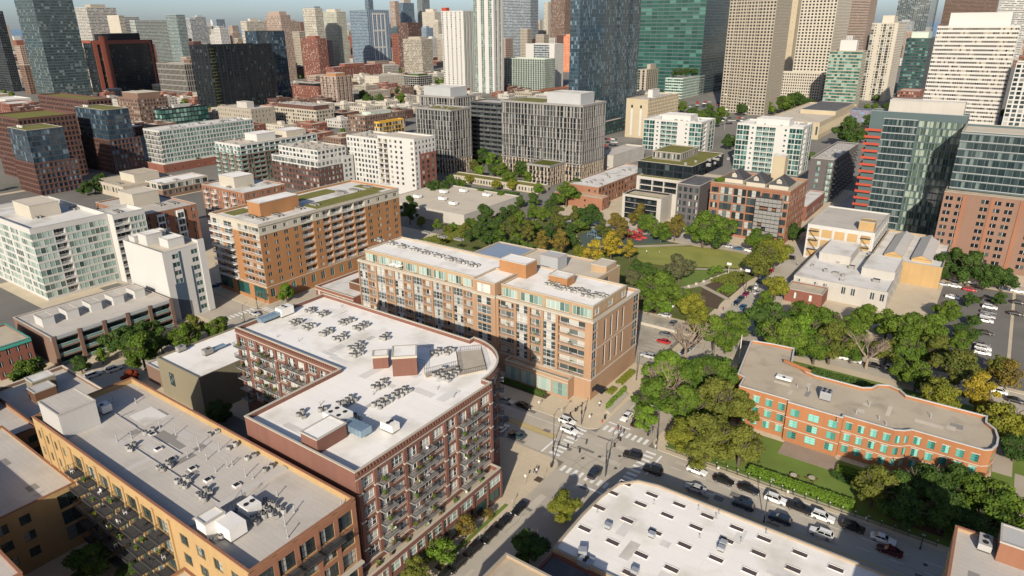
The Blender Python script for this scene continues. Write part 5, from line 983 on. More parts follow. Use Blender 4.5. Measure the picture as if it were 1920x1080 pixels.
# far low quarters that read as one mass
fb = MB(); rnd = random.Random(5); fm = ['brick_brown', 'stone_tan', 'brick_red', 'concrete', 'white_wall', 'brick_dark', 'stone_pink', 'roof_grey', 'roof_pale', 'roof_white_worn', 'roof_dark', 'glass_dark']
for k in range(2600):
    t = rnd.uniform(0, 1)**.7; rr = 1080+t*3300; a = R(rnd.uniform(84, 168)); x, y = rr*math.cos(a), rr*math.sin(a)
    if x < -4100 or (x > -520 and rr < 1900): continue
    w_, d_ = rnd.uniform(14, 44), rnd.uniform(14, 50); hh = rnd.choice((7, 9, 10, 12, 12, 16, 22)); 
    if rr > 1350 and rnd.random() < (.28 if 112 < math.degrees(a) < 150 else .14): hh = rnd.uniform(30, 60+rr*.018); w_ = d_ = rnd.uniform(18, 28)
    if not free(x-w_/2, x+w_/2, y-d_/2, y+d_/2, 2): continue
    fb.prism(rect(x-w_/2, x+w_/2, y-d_/2, y+d_/2), -.05, hh, rnd.randrange(7), mt=7+rnd.randrange(4))
    if rr < 2600:
        for zz in range(int(hh/3.6)):
            for q in range(int(w_/4)): xx = x-w_/2+1+q*4; fb.quad((xx, y-d_/2-.05, zz*3.6+1), (xx+2, y-d_/2-.05, zz*3.6+1), (xx+2, y-d_/2-.05, zz*3.6+2.8), (xx, y-d_/2-.05, zz*3.6+2.8), 11)
            for q in range(int(d_/4)): yy = y-d_/2+1+q*4; fb.quad((x+w_/2+.05, yy, zz*3.6+1), (x+w_/2+.05, yy+2, zz*3.6+1), (x+w_/2+.05, yy+2, zz*3.6+2.8), (x+w_/2+.05, yy, zz*3.6+2.8), 11)
obj('far_city', fb.mesh('far_city', fm), label='far low quarters of brick and stone roofs reading as one mass', cat='city', kind='stuff')

wd = MB(); rnd = random.Random(8)
for k in range(420):
    rr = rnd.uniform(480, 2600); a = R(rnd.uniform(86, 166)); x, y = rr*math.cos(a), rr*math.sin(a)
    if not free(x-3, x+3, y-3, y+3, 1) or (x > -520 and y < 560): continue
    r_ = rnd.uniform(3, 5.5)
    for j in range(70):
        d = Vector((rnd.gauss(0, 1), rnd.gauss(0, 1), rnd.gauss(0, 1))).normalized(); p = Vector((x, y, r_*1.3))+d*r_*rnd.uniform(.6, 1); u = d.orthogonal().normalized()*r_*.22; v = d.cross(u)
        wd.quad(tuple(p-u-v), tuple(p+u-v), tuple(p+u+v), tuple(p-u+v))
obj('far_trees', wd.mesh('far_trees', ['leaf_green']), label='distant street trees scattered through the far quarters', cat='trees', kind='stuff')
# ------------------------------------------------------------------ trees and plants
def crown_mesh(seed, n, leaf, flat=1.0, top=1.0, clumps=16, dense=1.0):
    'unit crown (radius 1, centred at the origin): leaf-sized faces gathered in uneven clumps'
    rnd = random.Random(seed); b = MB(); cl = []; tone = []
    lean = Vector((rnd.uniform(-.12, .12), rnd.uniform(-.12, .12), 0))
    for k in range(clumps+8):
        while True:
            p = Vector((rnd.uniform(-1, 1), rnd.uniform(-1, 1), rnd.uniform(-.8, 1)))
            if .3 < p.length < 1: break
        q = p*rnd.uniform(.66, .9); q.z *= flat
        if q.z > 0: f = 1-.45*(q.z)*(2-top); q.x *= f; q.y *= f
        r = rnd.uniform(.16, .36); cl.append((q+lean*q.z, r, r*r, rnd.uniform(-.2, .22)))
    cl.append((Vector((0, 0, -.05)), .48, .16, -.1)); wts = [c[2] for c in cl]
    for (c, r, w_, tn_) in rnd.choices(cl, wts, k=n):
        d = Vector((rnd.gauss(0, 1), rnd.gauss(0, 1), rnd.gauss(0, 1))).normalized()
        p = c+Vector((d.x, d.y, d.z*.8))*r*(rnd.random()**.3)*rnd.choice((1, 1, 1, 1.18))
        nrm = (d+Vector((rnd.gauss(0, .5), rnd.gauss(0, .5), rnd.gauss(0, .5)+.4))).normalized()
        u = nrm.orthogonal().normalized(); v = nrm.cross(u); a = rnd.uniform(0, 6.28); u, v = u*math.cos(a)+v*math.sin(a), v*math.cos(a)-u*math.sin(a)
        s = leaf*rnd.uniform(.6, 1.3)
        b.quad(tuple(p-u*s-v*s*.6), tuple(p+u*s-v*s*.6), tuple(p+u*s*.7+v*s*.7), tuple(p-u*s*.7+v*s*.7)); tone.append(tn_)
    me = b.mesh('crown', ['leaf_green']); at_ = me.attributes.new('tone', 'FLOAT', 'FACE'); at_.data.foreach_set('value', tone)
    return me
def limb_mesh(seed, pale=False, twigs=0):
    'trunk from z=0 to about 1 with limbs reaching into the crown (crown radius 1 centred at z=1.15)'
    rnd = random.Random(seed); b = MB(); b.tube((0, 0, 0), (0, 0, .55), .075, .055, 7)
    def grow(p, d, ln, r, lev):
        e = p+d*ln; b.tube(tuple(p), tuple(e), r, r*.6, 5 if lev < 2 else 4)
        if lev >= (4 if twigs else 2): return
        for k in range(3 if lev < 2 else (3 if twigs else 2)):
            q = (d+Vector((rnd.gauss(0, .5), rnd.gauss(0, .5), rnd.gauss(.12, .3)))).normalized(); grow(e, q, ln*rnd.uniform(.6, .85), r*.62, lev+1)
    for k in range(6):
        a = k*1.05+rnd.uniform(-.3, .3); grow(Vector((0, 0, .5)), Vector((math.cos(a)*.75, math.sin(a)*.75, .9)).normalized(), rnd.uniform(.4, .55), .04, 0)
    return b.mesh('trunk', ['bark_pale' if pale else 'bark'])
CR = {'round': [crown_mesh(s, 9000, .045) for s in (1, 2, 3, 4)], 'tall': [crown_mesh(s, 8000, .044, 1.45, .7, 15) for s in (11, 12, 13)], 'wide': [crown_mesh(s, 9500, .043, .75, 1.1, 20) for s in (21, 22)], 'loose': [crown_mesh(s, 2600, .045, 1.0, 1.0, 22) for s in (31, 32)]}
TRK = [limb_mesh(s) for s in (1, 2, 3)]; BARE = [limb_mesh(s, True, 1) for s in (7, 8)]
KIND = {'g': ('leaf_green', 'round', 'green'), 'd': ('leaf_dark', 'round', 'dark green'), 'o': ('leaf_olive', 'round', 'olive green'), 'y': ('leaf_yellow', 'tall', 'yellow'), 'Y': ('leaf_yellowgreen', 'round', 'yellow-green'), 'a': ('leaf_orange', 'tall', 'orange tinted'), 'r': ('leaf_rust', 'tall', 'rust tipped'), 'R': ('leaf_red', 'round', 'red leaved'), 'b': ('leaf_bright', 'round', 'bright green'), 'w': ('leaf_grey', 'wide', 'grey-green spreading'), 'l': ('leaf_orange', 'loose', 'thin orange'), 'm': ('leaf_bright', 'loose', 'thin green'), 't': ('leaf_dark', 'tall', 'dark green upright'), 'x': (None, None, 'bare branched')}
tn = [0]
def tree(x, y, r, k, label, group=None, z=.1):
    m, shp, _ = KIND[k]; tn[0] += 1; rnd = random.Random(tn[0]*17)
    t = obj('tree', None, None, (x, y, z), label=label, cat='tree', group=group); t.empty_display_size = 1
    rz = rnd.uniform(0, 6.28); sz = rnd.uniform(.92, 1.1)
    o = obj('trunk', (BARE if k == 'x' else TRK)[tn[0] % (2 if k == 'x' else 3)], t, (0, 0, 0), rz); o.scale = (r, r, r*sz*(1.15 if k != 'x' else 1.0))
    if k == 'x': return t
    c = obj('crown', CR[shp][tn[0] % len(CR[shp])], t, (0, 0, r*1.18*sz*(1.25 if shp == 'tall' else 1)), rnd.uniform(0, 6.28)); c.scale = (r*1.08, r*1.08*rnd.uniform(.92, 1.08), r*sz)
    c.material_slots[0].link = 'OBJECT'; c.material_slots[0].material = MATS[m]
    return t
def grove(place, lst, fac=1.14):
    lst = sorted(lst, key=lambda q: q[0]); cnt = {}; seen = {}
    for q in lst: cnt[q[3]] = cnt.get(q[3], 0)+1
    for px, py, rp, k in lst:
        cz = 0
        for _ in range(3):
            x, y = at(px, py, cz); dp = x*CF.x+y*CF.y+(cz-CAMH)*CF.z; r = rp*dp/FPX*fac; cz = min(14, 1.2*r)
        seen[k] = seen.get(k, 0)+1; n = KIND[k][2]
        if cnt[k] == 1: lab = '%s tree %s' % (n, place)
        else: lab = '%s %s tree from the left %s' % (ORD[seen[k]-1], n, place)
        tree(x, y, r, k, lab, 'trees '+place)
grove('in the corner garden beside the crossing', [(1225, 745, 36, 'g'), (1258, 695, 36, 'b'), (1300, 702, 40, 'g'), (1350, 700, 40, 'g'), (1285, 765, 38, 'g'), (1340, 755, 42, 'o'), (1388, 755, 34, 'o'), (1330, 812, 46, 'o'), (1390, 828, 40, 'o'), (1280, 815, 30, 'Y'), (1212, 785, 22, 'b'), (1242, 722, 40, 'x'), (1375, 715, 30, 'g'), (1310, 850, 26, 'o')])
grove('along the street beside the park', [(1340, 622, 28, 'g'), (1378, 602, 28, 'g'), (1300, 570, 25, 'Y'), (1312, 602, 25, 'Y'), (1288, 632, 34, 'x'), (1362, 634, 24, 'g'), (1456, 535, 22, 'Y'), (1434, 562, 16, 'g'), (1455, 472, 26, 'Y'), (1428, 490, 28, 'o'), (1490, 432, 16, 'd')])
grove('in the small car park by the tan block', [(1216, 572, 14, 'g'), (1247, 575, 13, 'b'), (1232, 562, 10, 'm')])
grove('in the wooded strip left of the playground', [(957, 432, 17, 'r'), (988, 437, 16, 'r'), (975, 410, 15, 'g'), (1000, 397, 14, 'g'), (1017, 400, 14, 'g'), (1047, 414, 17, 'r'), (1080, 407, 14, 'r'), (1086, 422, 13, 'g'), (1106, 400, 22, 'd'), (1060, 442, 16, 'd'), (1016, 460, 16, 'a'), (1051, 462, 18, 'a'), (987, 462, 12, 'g'), (930, 425, 18, 'd'), (914, 408, 18, 'd'), (900, 432, 17, 'd'), (945, 402, 15, 'd'), (885, 418, 12, 'g'), (870, 428, 12, 'o'), (918, 445, 14, 'd'), (850, 425, 10, 'b'), (838, 430, 9, 'o'), (880, 440, 12, 'd'), (935, 442, 14, 'g'), (962, 395, 13, 'd'), (1030, 388, 13, 'd'), (1000, 425, 14, 'g'), (1032, 432, 14, 'd'), (1070, 428, 12, 'd'), (970, 450, 14, 'g'), (955, 460, 12, 'd'), (820, 420, 9, 'g'), (790, 415, 9, 'o'), (905, 395, 13, 'd'), (1075, 455, 12, 'd'), (1035, 475, 12, 'Y'), (1085, 470, 12, 'Y')])
grove('round the playground', [(1130, 432, 13, 'r'), (1142, 442, 11, 'r'), (1156, 417, 15, 'a'), (1166, 437, 13, 'a'), (1197, 408, 16, 'a'), (1216, 418, 18, 'g'), (1240, 432, 18, 'g'), (1266, 428, 18, 'a'), (1115, 482, 20, 'y'), (1146, 467, 20, 'y'), (1131, 493, 18, 'Y'), (1181, 472, 14, 'y')])
grove('between the sports field and the loft', [(1320, 430, 28, 'g'), (1352, 430, 27, 'g'), (1422, 446, 23, 'g'), (1338, 445, 18, 'd')])
grove('in the park meadow', [(1275, 499, 27, 'w'), (1215, 506, 16, 'd'), (1186, 519, 17, 'w'), (1236, 542, 28, 'g'), (1205, 540, 22, 'g'), (1272, 550, 20, 'g'), (1335, 507, 8, 'b'), (1350, 504, 8, 'b'), (1196, 500, 14, 'd'), (1256, 524, 12, 'g')])
grove('behind the green windowed office', [(1440, 600, 35, 'd'), (1468, 632, 36, 'g'), (1512, 592, 28, 'g'), (1546, 604, 30, 'g'), (1502, 622, 36, 'b'), (1560, 642, 34, 'o'), (1592, 612, 30, 'g'), (1626, 592, 25, 'g'), (1666, 602, 26, 'g'), (1632, 648, 36, 'x'), (1702, 612, 34, 'g'), (1747, 617, 30, 'g'), (1700, 652, 30, 'g'), (1755, 655, 30, 'o'), (1722, 702, 26, 'g'), (1792, 690, 36, 'r'), (1755, 738, 36, 'Y'), (1835, 742, 32, 'y'), (1872, 784, 36, 'Y'), (1910, 795, 30, 'Y'), (1780, 578, 22, 'g'), (1892, 700, 28, 'l'), (1530, 650, 28, 'g'), (1812, 620, 20, 'd'), (1800, 640, 18, 'g'), (1870, 690, 24, 'o'), (1826, 600, 12, 'd'), (1875, 560, 12, 'd'), (1820, 560, 14, 'd'), (1690, 690, 22, 'g'), (1600, 650, 26, 'g'), (1665, 655, 24, 'o')])
grove('in front of the orange brick tower', [(1785, 492, 26, 'd'), (1820, 502, 28, 'd'), (1852, 515, 24, 'd'), (1884, 522, 20, 'd'), (1760, 510, 16, 'd')])
grove('on the lawn below the green windowed office', [(1642, 905, 44, 'o'), (1690, 912, 38, 'd'), (1742, 905, 44, 'd'), (1792, 902, 40, 'd'), (1702, 950, 42, 'd'), (1770, 955, 44, 'd'), (1850, 932, 44, 'g'), (1882, 962, 48, 'g'), (1908, 1010, 40, 'g'), (1830, 990, 38, 'd'), (1908, 835, 30, 'd')], 1.05)
grove('along the balcony block street', [(225, 636, 28, 'd'), (250, 640, 25, 'd'), (270, 623, 24, 'd'), (265, 658, 30, 'g'), (345, 632, 26, 'g'), (362, 609, 18, 'o'), (407, 613, 22, 'g'), (150, 682, 16, 'd'), (190, 667, 13, 'm'), (52, 692, 28, 'g'), (246, 702, 13, 'R'), (300, 640, 18, 'd')])
grove('in the courtyard and alley of the lofts', [(170, 1052, 34, 'd'), (245, 1068, 24, 'd'), (404, 772, 25, 'd'), (300, 1062, 16, 'd')])
grove('on the pavement below the loft podium', [(872, 985, 22, 'l'), (826, 1032, 26, 'm'), (778, 1066, 26, 'o'), (916, 962, 10, 'l')])
grove('beside the white skylight roof', [(1058, 948, 28, 'Y'), (990, 1025, 34, 'd')])
grove('at the foot of the orange and cream block', [(536, 548, 15, 'b')])
grove('in the garden between the finned towers', [(905, 292, 15, 'd'), (940, 318, 14, 'g'), (956, 332, 13, 'g'), (976, 312, 16, 'd'), (888, 308, 10, 'o'), (922, 300, 12, 'b'), (960, 345, 10, 'Y'), (1062, 362, 20, 'g'), (1080, 350, 16, 'd'), (1040, 372, 12, 'd'), (880, 335, 8, 'Y'), (862, 344, 9, 'g'), (1010, 352, 10, 'b'), (930, 345, 9, 'Y'), (815, 352, 14, 'd'), (835, 352, 13, 'd'), (900, 362, 10, 'g'), (940, 370, 10, 'g'), (975, 378, 10, 'd'), (768, 398, 18, 't'), (1000, 372, 12, 'd'), (865, 305, 11, 'd'), (925, 315, 12, 'd'), (950, 300, 13, 'g'), (990, 330, 11, 'g'), (845, 338, 10, 'd'), (900, 320, 10, 'b')])
grove('below the tan towers', [(1330, 208, 12, 'd'), (1352, 212, 12, 'g'), (1392, 204, 10, 'd'), (1475, 192, 16, 'g'), (1492, 182, 13, 'd'), (1505, 190, 12, 'd'), (1590, 248, 24, 'd'), (1612, 250, 14, 'd'), (1366, 265, 12, 'd'), (1300, 210, 12, 'd'), (1316, 218, 10, 'g'), (1520, 195, 10, 'd'), (1630, 225, 12, 'd'), (1570, 210, 10, 'g'), (1545, 200, 9, 'd'), (1280, 200, 10, 'g'), (1340, 225, 10, 'd'), (1375, 190, 9, 'g'), (1410, 198, 9, 'd'), (1440, 200, 9, 'g'), (1425, 238, 9, 'd'), (1290, 218, 9, 'd'), (1640, 205, 10, 'g'), (1600, 205, 9, 'd'), (1560, 222, 9, 'd'), (1665, 200, 9, 'd')])
grove('among the low brick quarter', [(690, 184, 10, 'd'), (712, 186, 9, 'd'), (752, 184, 10, 'g'), (735, 206, 9, 'd'), (748, 170, 8, 'd'), (680, 176, 8, 'g'), (150, 150, 10, 'd'), (60, 128, 9, 'd'), (176, 345, 14, 'd'), (160, 352, 12, 'd'), (190, 335, 11, 'd'), (370, 300, 8, 'd'), (385, 292, 8, 'd'), (350, 296, 8, 'd')])
for k, (x, y) in enumerate([(-404, 960), (-398, 985), (-393, 1005), (-405, 1010), (-398, 965)]): tree(x, y, 6, 'd', 'dark tree growing on the roof of the pale green block', 'roof garden trees', 27)
# hedges and shrubs
def hedge(label, pts, w_, h_, m='leaf_green', den=70, group=None, z=.13, name='hedge', leaf=.13):
    b = MB(); rnd = random.Random(len(label)+int(pts[0][0]*3)); core = MB()
    for a, c in zip(pts, pts[1:]):
        a = Vector(a); c = Vector(c); d = c-a; L_ = d.length; d.normalize(); n = Vector((-d.y, d.x))
        for k in range(int(L_*(w_+2*h_)*den)):
            t, s_, z_ = rnd.uniform(0, L_), rnd.uniform(-.5, .5)*w_, rnd.uniform(0, 1)*h_
            f = rnd.random()
            if f < .5: z_ = h_*(1-.12*rnd.random()-.5*(abs(s_)/w_)**2)
            elif f < .95: s_ = math.copysign(w_*.5*rnd.uniform(.85, 1.02), s_)
            p = a+d*t+n*s_; q = Vector((p.x, p.y, z+z_)); u = Vector((rnd.gauss(0, 1), rnd.gauss(0, 1), rnd.gauss(0, 1))).normalized(); v = u.orthogonal().normalized(); s = leaf*rnd.uniform(.7, 1.4)
            b.quad(tuple(q-u*s-v*s), tuple(q+u*s-v*s), tuple(q+u*s+v*s), tuple(q-u*s+v*s))
    me = b.mesh('hedge', [m]); return obj(name, me, None, label=label, cat='hedge' if name == 'hedge' else 'shrub', group=group)
hedge('long clipped green hedge on the lawn inside the street fence', [(-34, 142.6), (-11, 142.6)], 2.6, 1.5, 'leaf_bright', 40)
hedge('dark hedge row beside the patio', [(-17.5, 152.6), (-11, 150.8)], 1.4, 1.2, 'leaf_dark', 40)
hedge('clipped bright hedge block beside the office patio', [(-17, 155.6), (-12.2, 155.6)], 2.6, 1.1, 'leaf_bright', 40)
hedge('dark shrub row behind the green windowed office', [(-33, 195.5), (-3, 193.5)], 7, 4, 'leaf_dark', 14, leaf=.25)
hedge('low hedge along the tan block pavement', [(-110, 144.6), (-93, 144.4)], 1.6, 1.2, 'leaf_dark', 40)
hedge('tall dark hedge along the left foot of the tan block', [(-132, 145.5), (-112, 145.2)], 2.2, 3.2, 'leaf_dark', 20, leaf=.2)
for k, (x, y) in enumerate([at(1142, 765), at(1150, 756), at(1161, 746), at(1168, 738)]): hedge('rounded bright shrub in the corner planter, %s from the crossing' % ORD[k], [(x-.5, y), (x+.5, y)], 2.0, 1.6, 'leaf_bright', 70, 'planter shrubs', name='shrub')
hedge('planting bed along the right wall of the tan block, nearest the door', [at(1140, 740), at(1152, 730)], 1.8, .7, 'leaf_yellowgreen', 50, name='shrub')
hedge('long planting bed along the right wall of the tan block', [at(1160, 722), at(1186, 698)], 2.0, .8, 'leaf_yellowgreen', 50, name='shrub')
hedge('wild planting in the triangular bed beside the park path', [at(1350, 535), at(1395, 518)], 9, 1.2, 'leaf_olive', 8, name='shrub', leaf=.25)
hedge('low planting near the street in the triangular bed', [at(1355, 552), at(1372, 540)], 5, 1.2, 'leaf_green', 10, name='shrub', leaf=.25)
hedge('rounded lawn shrub right of the green windowed office', [(13.5, 167), (17.5, 167)], 5, 1.2, 'leaf_bright', 20, name='shrub', leaf=.2)
hedge('overgrown bank between cream store and tan block', [(-218, 232), (-214, 262)], 10, 2, 'leaf_olive', 8, name='shrub', leaf=.3)
hedge('dark hedge row behind the cream store', [(-284, 326), (-236, 334)], 5, 3.5, 'leaf_dark', 10, leaf=.3)
hedge('planted terrace edge of the terraced building, lower one', [(-162, 332), (-143, 332)], 1.2, 1.0, 'leaf_green', 40, z=12.6, name='shrub'); hedge('planted terrace edge of the terraced building, upper one', [(-161, 346.4), (-139, 346.4)], 1.0, .9, 'leaf_olive', 40, z=20.5, name='shrub')
hedge('roof garden on the orange loft left of the gabled houses', [(-114.5, 333), (-112, 340)], 2.5, 1.8, 'leaf_green', 30, z=25.3, name='shrub')
# ------------------------------------------------------------------ vehicles
def car_parts(kind):
    L_, W_, zb = {'sedan': (4.8, 1.84, .95), 'suv': (4.75, 1.92, 1.05), 'van': (5.2, 2.0, 1.05), 'pickup': (5.6, 1.98, 1.1)}[kind]
    h = L_/2; w2 = W_/2; b = MB()
    st = {'sedan': [(-h, .42, .62, .80), (-h+.12, .32, .74, .93), (-.95, .25, .97, .97), (1.55, .25, 1.0, .97), (h-.15, .32, .98, .93), (h, .45, .88, .82)],
          'suv': [(-h, .45, .78, .82), (-h+.1, .34, .92, .95), (-1.0, .28, 1.06, .98), (h-.25, .28, 1.1, .98), (h-.05, .36, 1.05, .95), (h, .5, .95, .86)],
          'van': [(-h, .45, .75, .84), (-h+.1, .34, .9, .95), (-1.5, .28, 1.08, .98), (h-.2, .28, 1.1, .98), (h-.04, .36, 1.08, .96), (h, .5, 1.0, .9)],
          'pickup': [(-h, .5, .95, .86), (-h+.1, .4, 1.05, .96), (-1.1, .35, 1.12, .98), (.85, .35, 1.12, .98), (h-.06, .4, 1.12, .97), (h, .5, 1.1, .94)]}[kind]
    rings = []
    for x, z0, z1, f in st:
        i = len(b.v); y = w2*f; zm = z0+(z1-z0)*.6
        b.v += [(x, -y*.94, z0), (x, -y, zm), (x, -y*.88, z1), (x, y*.88, z1), (x, y, zm), (x, y*.94, z0)]; rings.append(i)
    for a, c in zip(rings, rings[1:]):
        for k in range(6): j = (k+1) % 6; b.f.append((a+k, a+j, c+j, c+k)); b.m.append(0)
    b.f.append(tuple(rings[0]+k for k in reversed(range(6)))); b.m.append(0); b.f.append(tuple(rings[-1]+k for k in range(6))); b.m.append(0)
    if kind == 'pickup': b.box(1.0, h-.15, -w2*.72, w2*.72, 1.115, 1.125, 1)
    body = b.mesh('body', ['car_white', 'trim_black'])
    g = {'sedan': (-1.0, 1.75, .96, -.25, 1.05, 1.42), 'suv': (-1.05, h-.12, 1.05, -.35, h-.55, 1.66), 'van': (-1.75, h-.1, 1.06, -.95, h-.3, 1.76), 'pickup': (-1.05, .95, 1.1, -.35, .75, 1.78)}[kind]
    x0, x1, z0, t0, t1, z1 = g; wb, wt = w2*.86, w2*.70
    c = MB(); q = [(x0, -wb, z0-.04), (x1, -wb, z0-.04), (x1, wb, z0-.04), (x0, wb, z0-.04), (t0, -wt, z1), (t1, -wt, z1), (t1, wt, z1), (t0, wt, z1)]
    for f in ((0, 1, 5, 4), (1, 2, 6, 5), (2, 3, 7, 6), (3, 0, 4, 7)): c.poly([q[k] for k in f])
    cab = c.mesh('windows', ['car_glass'])
    r = MB(); r.prism([(t0-.06, -wt-.03), (t1+.06, -wt-.03), (t1+.06, wt+.03), (t0-.06, wt+.03)], z1-.03, z1+.05, bottom=True)
    for sx in (-1, 1):      # pillars
        for xa, xb in ((x0, t0), (x1, t1), ((x0+x1)/2, (t0+t1)/2)): r.tube((xa, sx*wb, z0-.02), (xb, sx*wt, z1), .045, .04, 4)
    if kind in ('suv', 'van'):
        for sx in (-1, 1): r.box(t0+.1, t1-.1, sx*wt*.92-.03, sx*wt*.92+.03, z1+.06, z1+.11, 1)
    roof = r.mesh('roof', ['car_white', 'trim_black'])
    wh = MB(); n = 12
    for y0, y1, rr, mi in ((-.11, .11, .33, 0), (-.12, .12, .19, 1)):
        i = len(wh.v)
        for y in (y0, y1): wh.v += [(rr*math.cos(6.283*k/n), y, rr*math.sin(6.283*k/n)) for k in range(n)]
        for k in range(n): j = (k+1) % n; wh.f.append((i+k, i+j, i+n+j, i+n+k)); wh.m.append(mi)
        wh.f.append(tuple(i+k for k in range(n))); wh.m.append(mi); wh.f.append(tuple(i+n+k for k in reversed(range(n)))); wh.m.append(mi)
    whl = wh.mesh('wheel', ['tyre', 'hub'])
    def lamp(m): p = MB(); p.box(-.06, .06, -.2, .2, -.07, .07); return p.mesh('lamp', [m])
    mr = MB(); mr.box(-.08, .08, -.1, .1, -.06, .08)
    wx = h-.95
    return body, cab, roof, whl, lamp('head_lamp'), lamp('tail_lamp'), mr.mesh('mirror', ['trim_black']), L_, W_, wx, x0, (st[0][2]+st[0][1])/2+.1, (st[-1][2]+st[-1][1])/2+.15
CARP = {k: car_parts(k) for k in ('sedan', 'suv', 'van', 'pickup')}
def car(x, y, rz, kind, col, label, group=None, z=0.0, small=False):
    body, cab, roof, whl, hl, tl, mir, L_, W_, wx, mx, zh, zt = CARP[kind]
    t = obj('car' if kind != 'pickup' else 'pickup_truck', None, None, (x, y, z), rz, label, {'van': 'van', 'pickup': 'truck'}.get(kind, 'car'), group); t.empty_display_size = 1
    for nm, me in (('body', body), ('roof', roof)):
        o = obj(nm, me, t); o.material_slots[0].link = 'OBJECT'; o.material_slots[0].material = MATS['car_'+col]
    obj('windows', cab, t)
    for sx in (-1, 1):
        for sy in (-1, 1): obj('wheel', whl, t, (sx*wx, sy*(W_/2-.12), .33))
    if small: return t
    for sy in (-1, 1): obj('headlight', hl, t, (-L_/2+.04, sy*W_*.33, zh)); obj('taillight', tl, t, (L_/2-.03, sy*W_*.34, zt)); obj('mirror', mir, t, (mx+.15, sy*(W_/2+.04), 1.02))
    return t
D_ = {'l': 0.0, 'r': math.pi, 'u': -math.pi/2, 'd': math.pi/2}     # nose towards: -x, +x, +y, -y
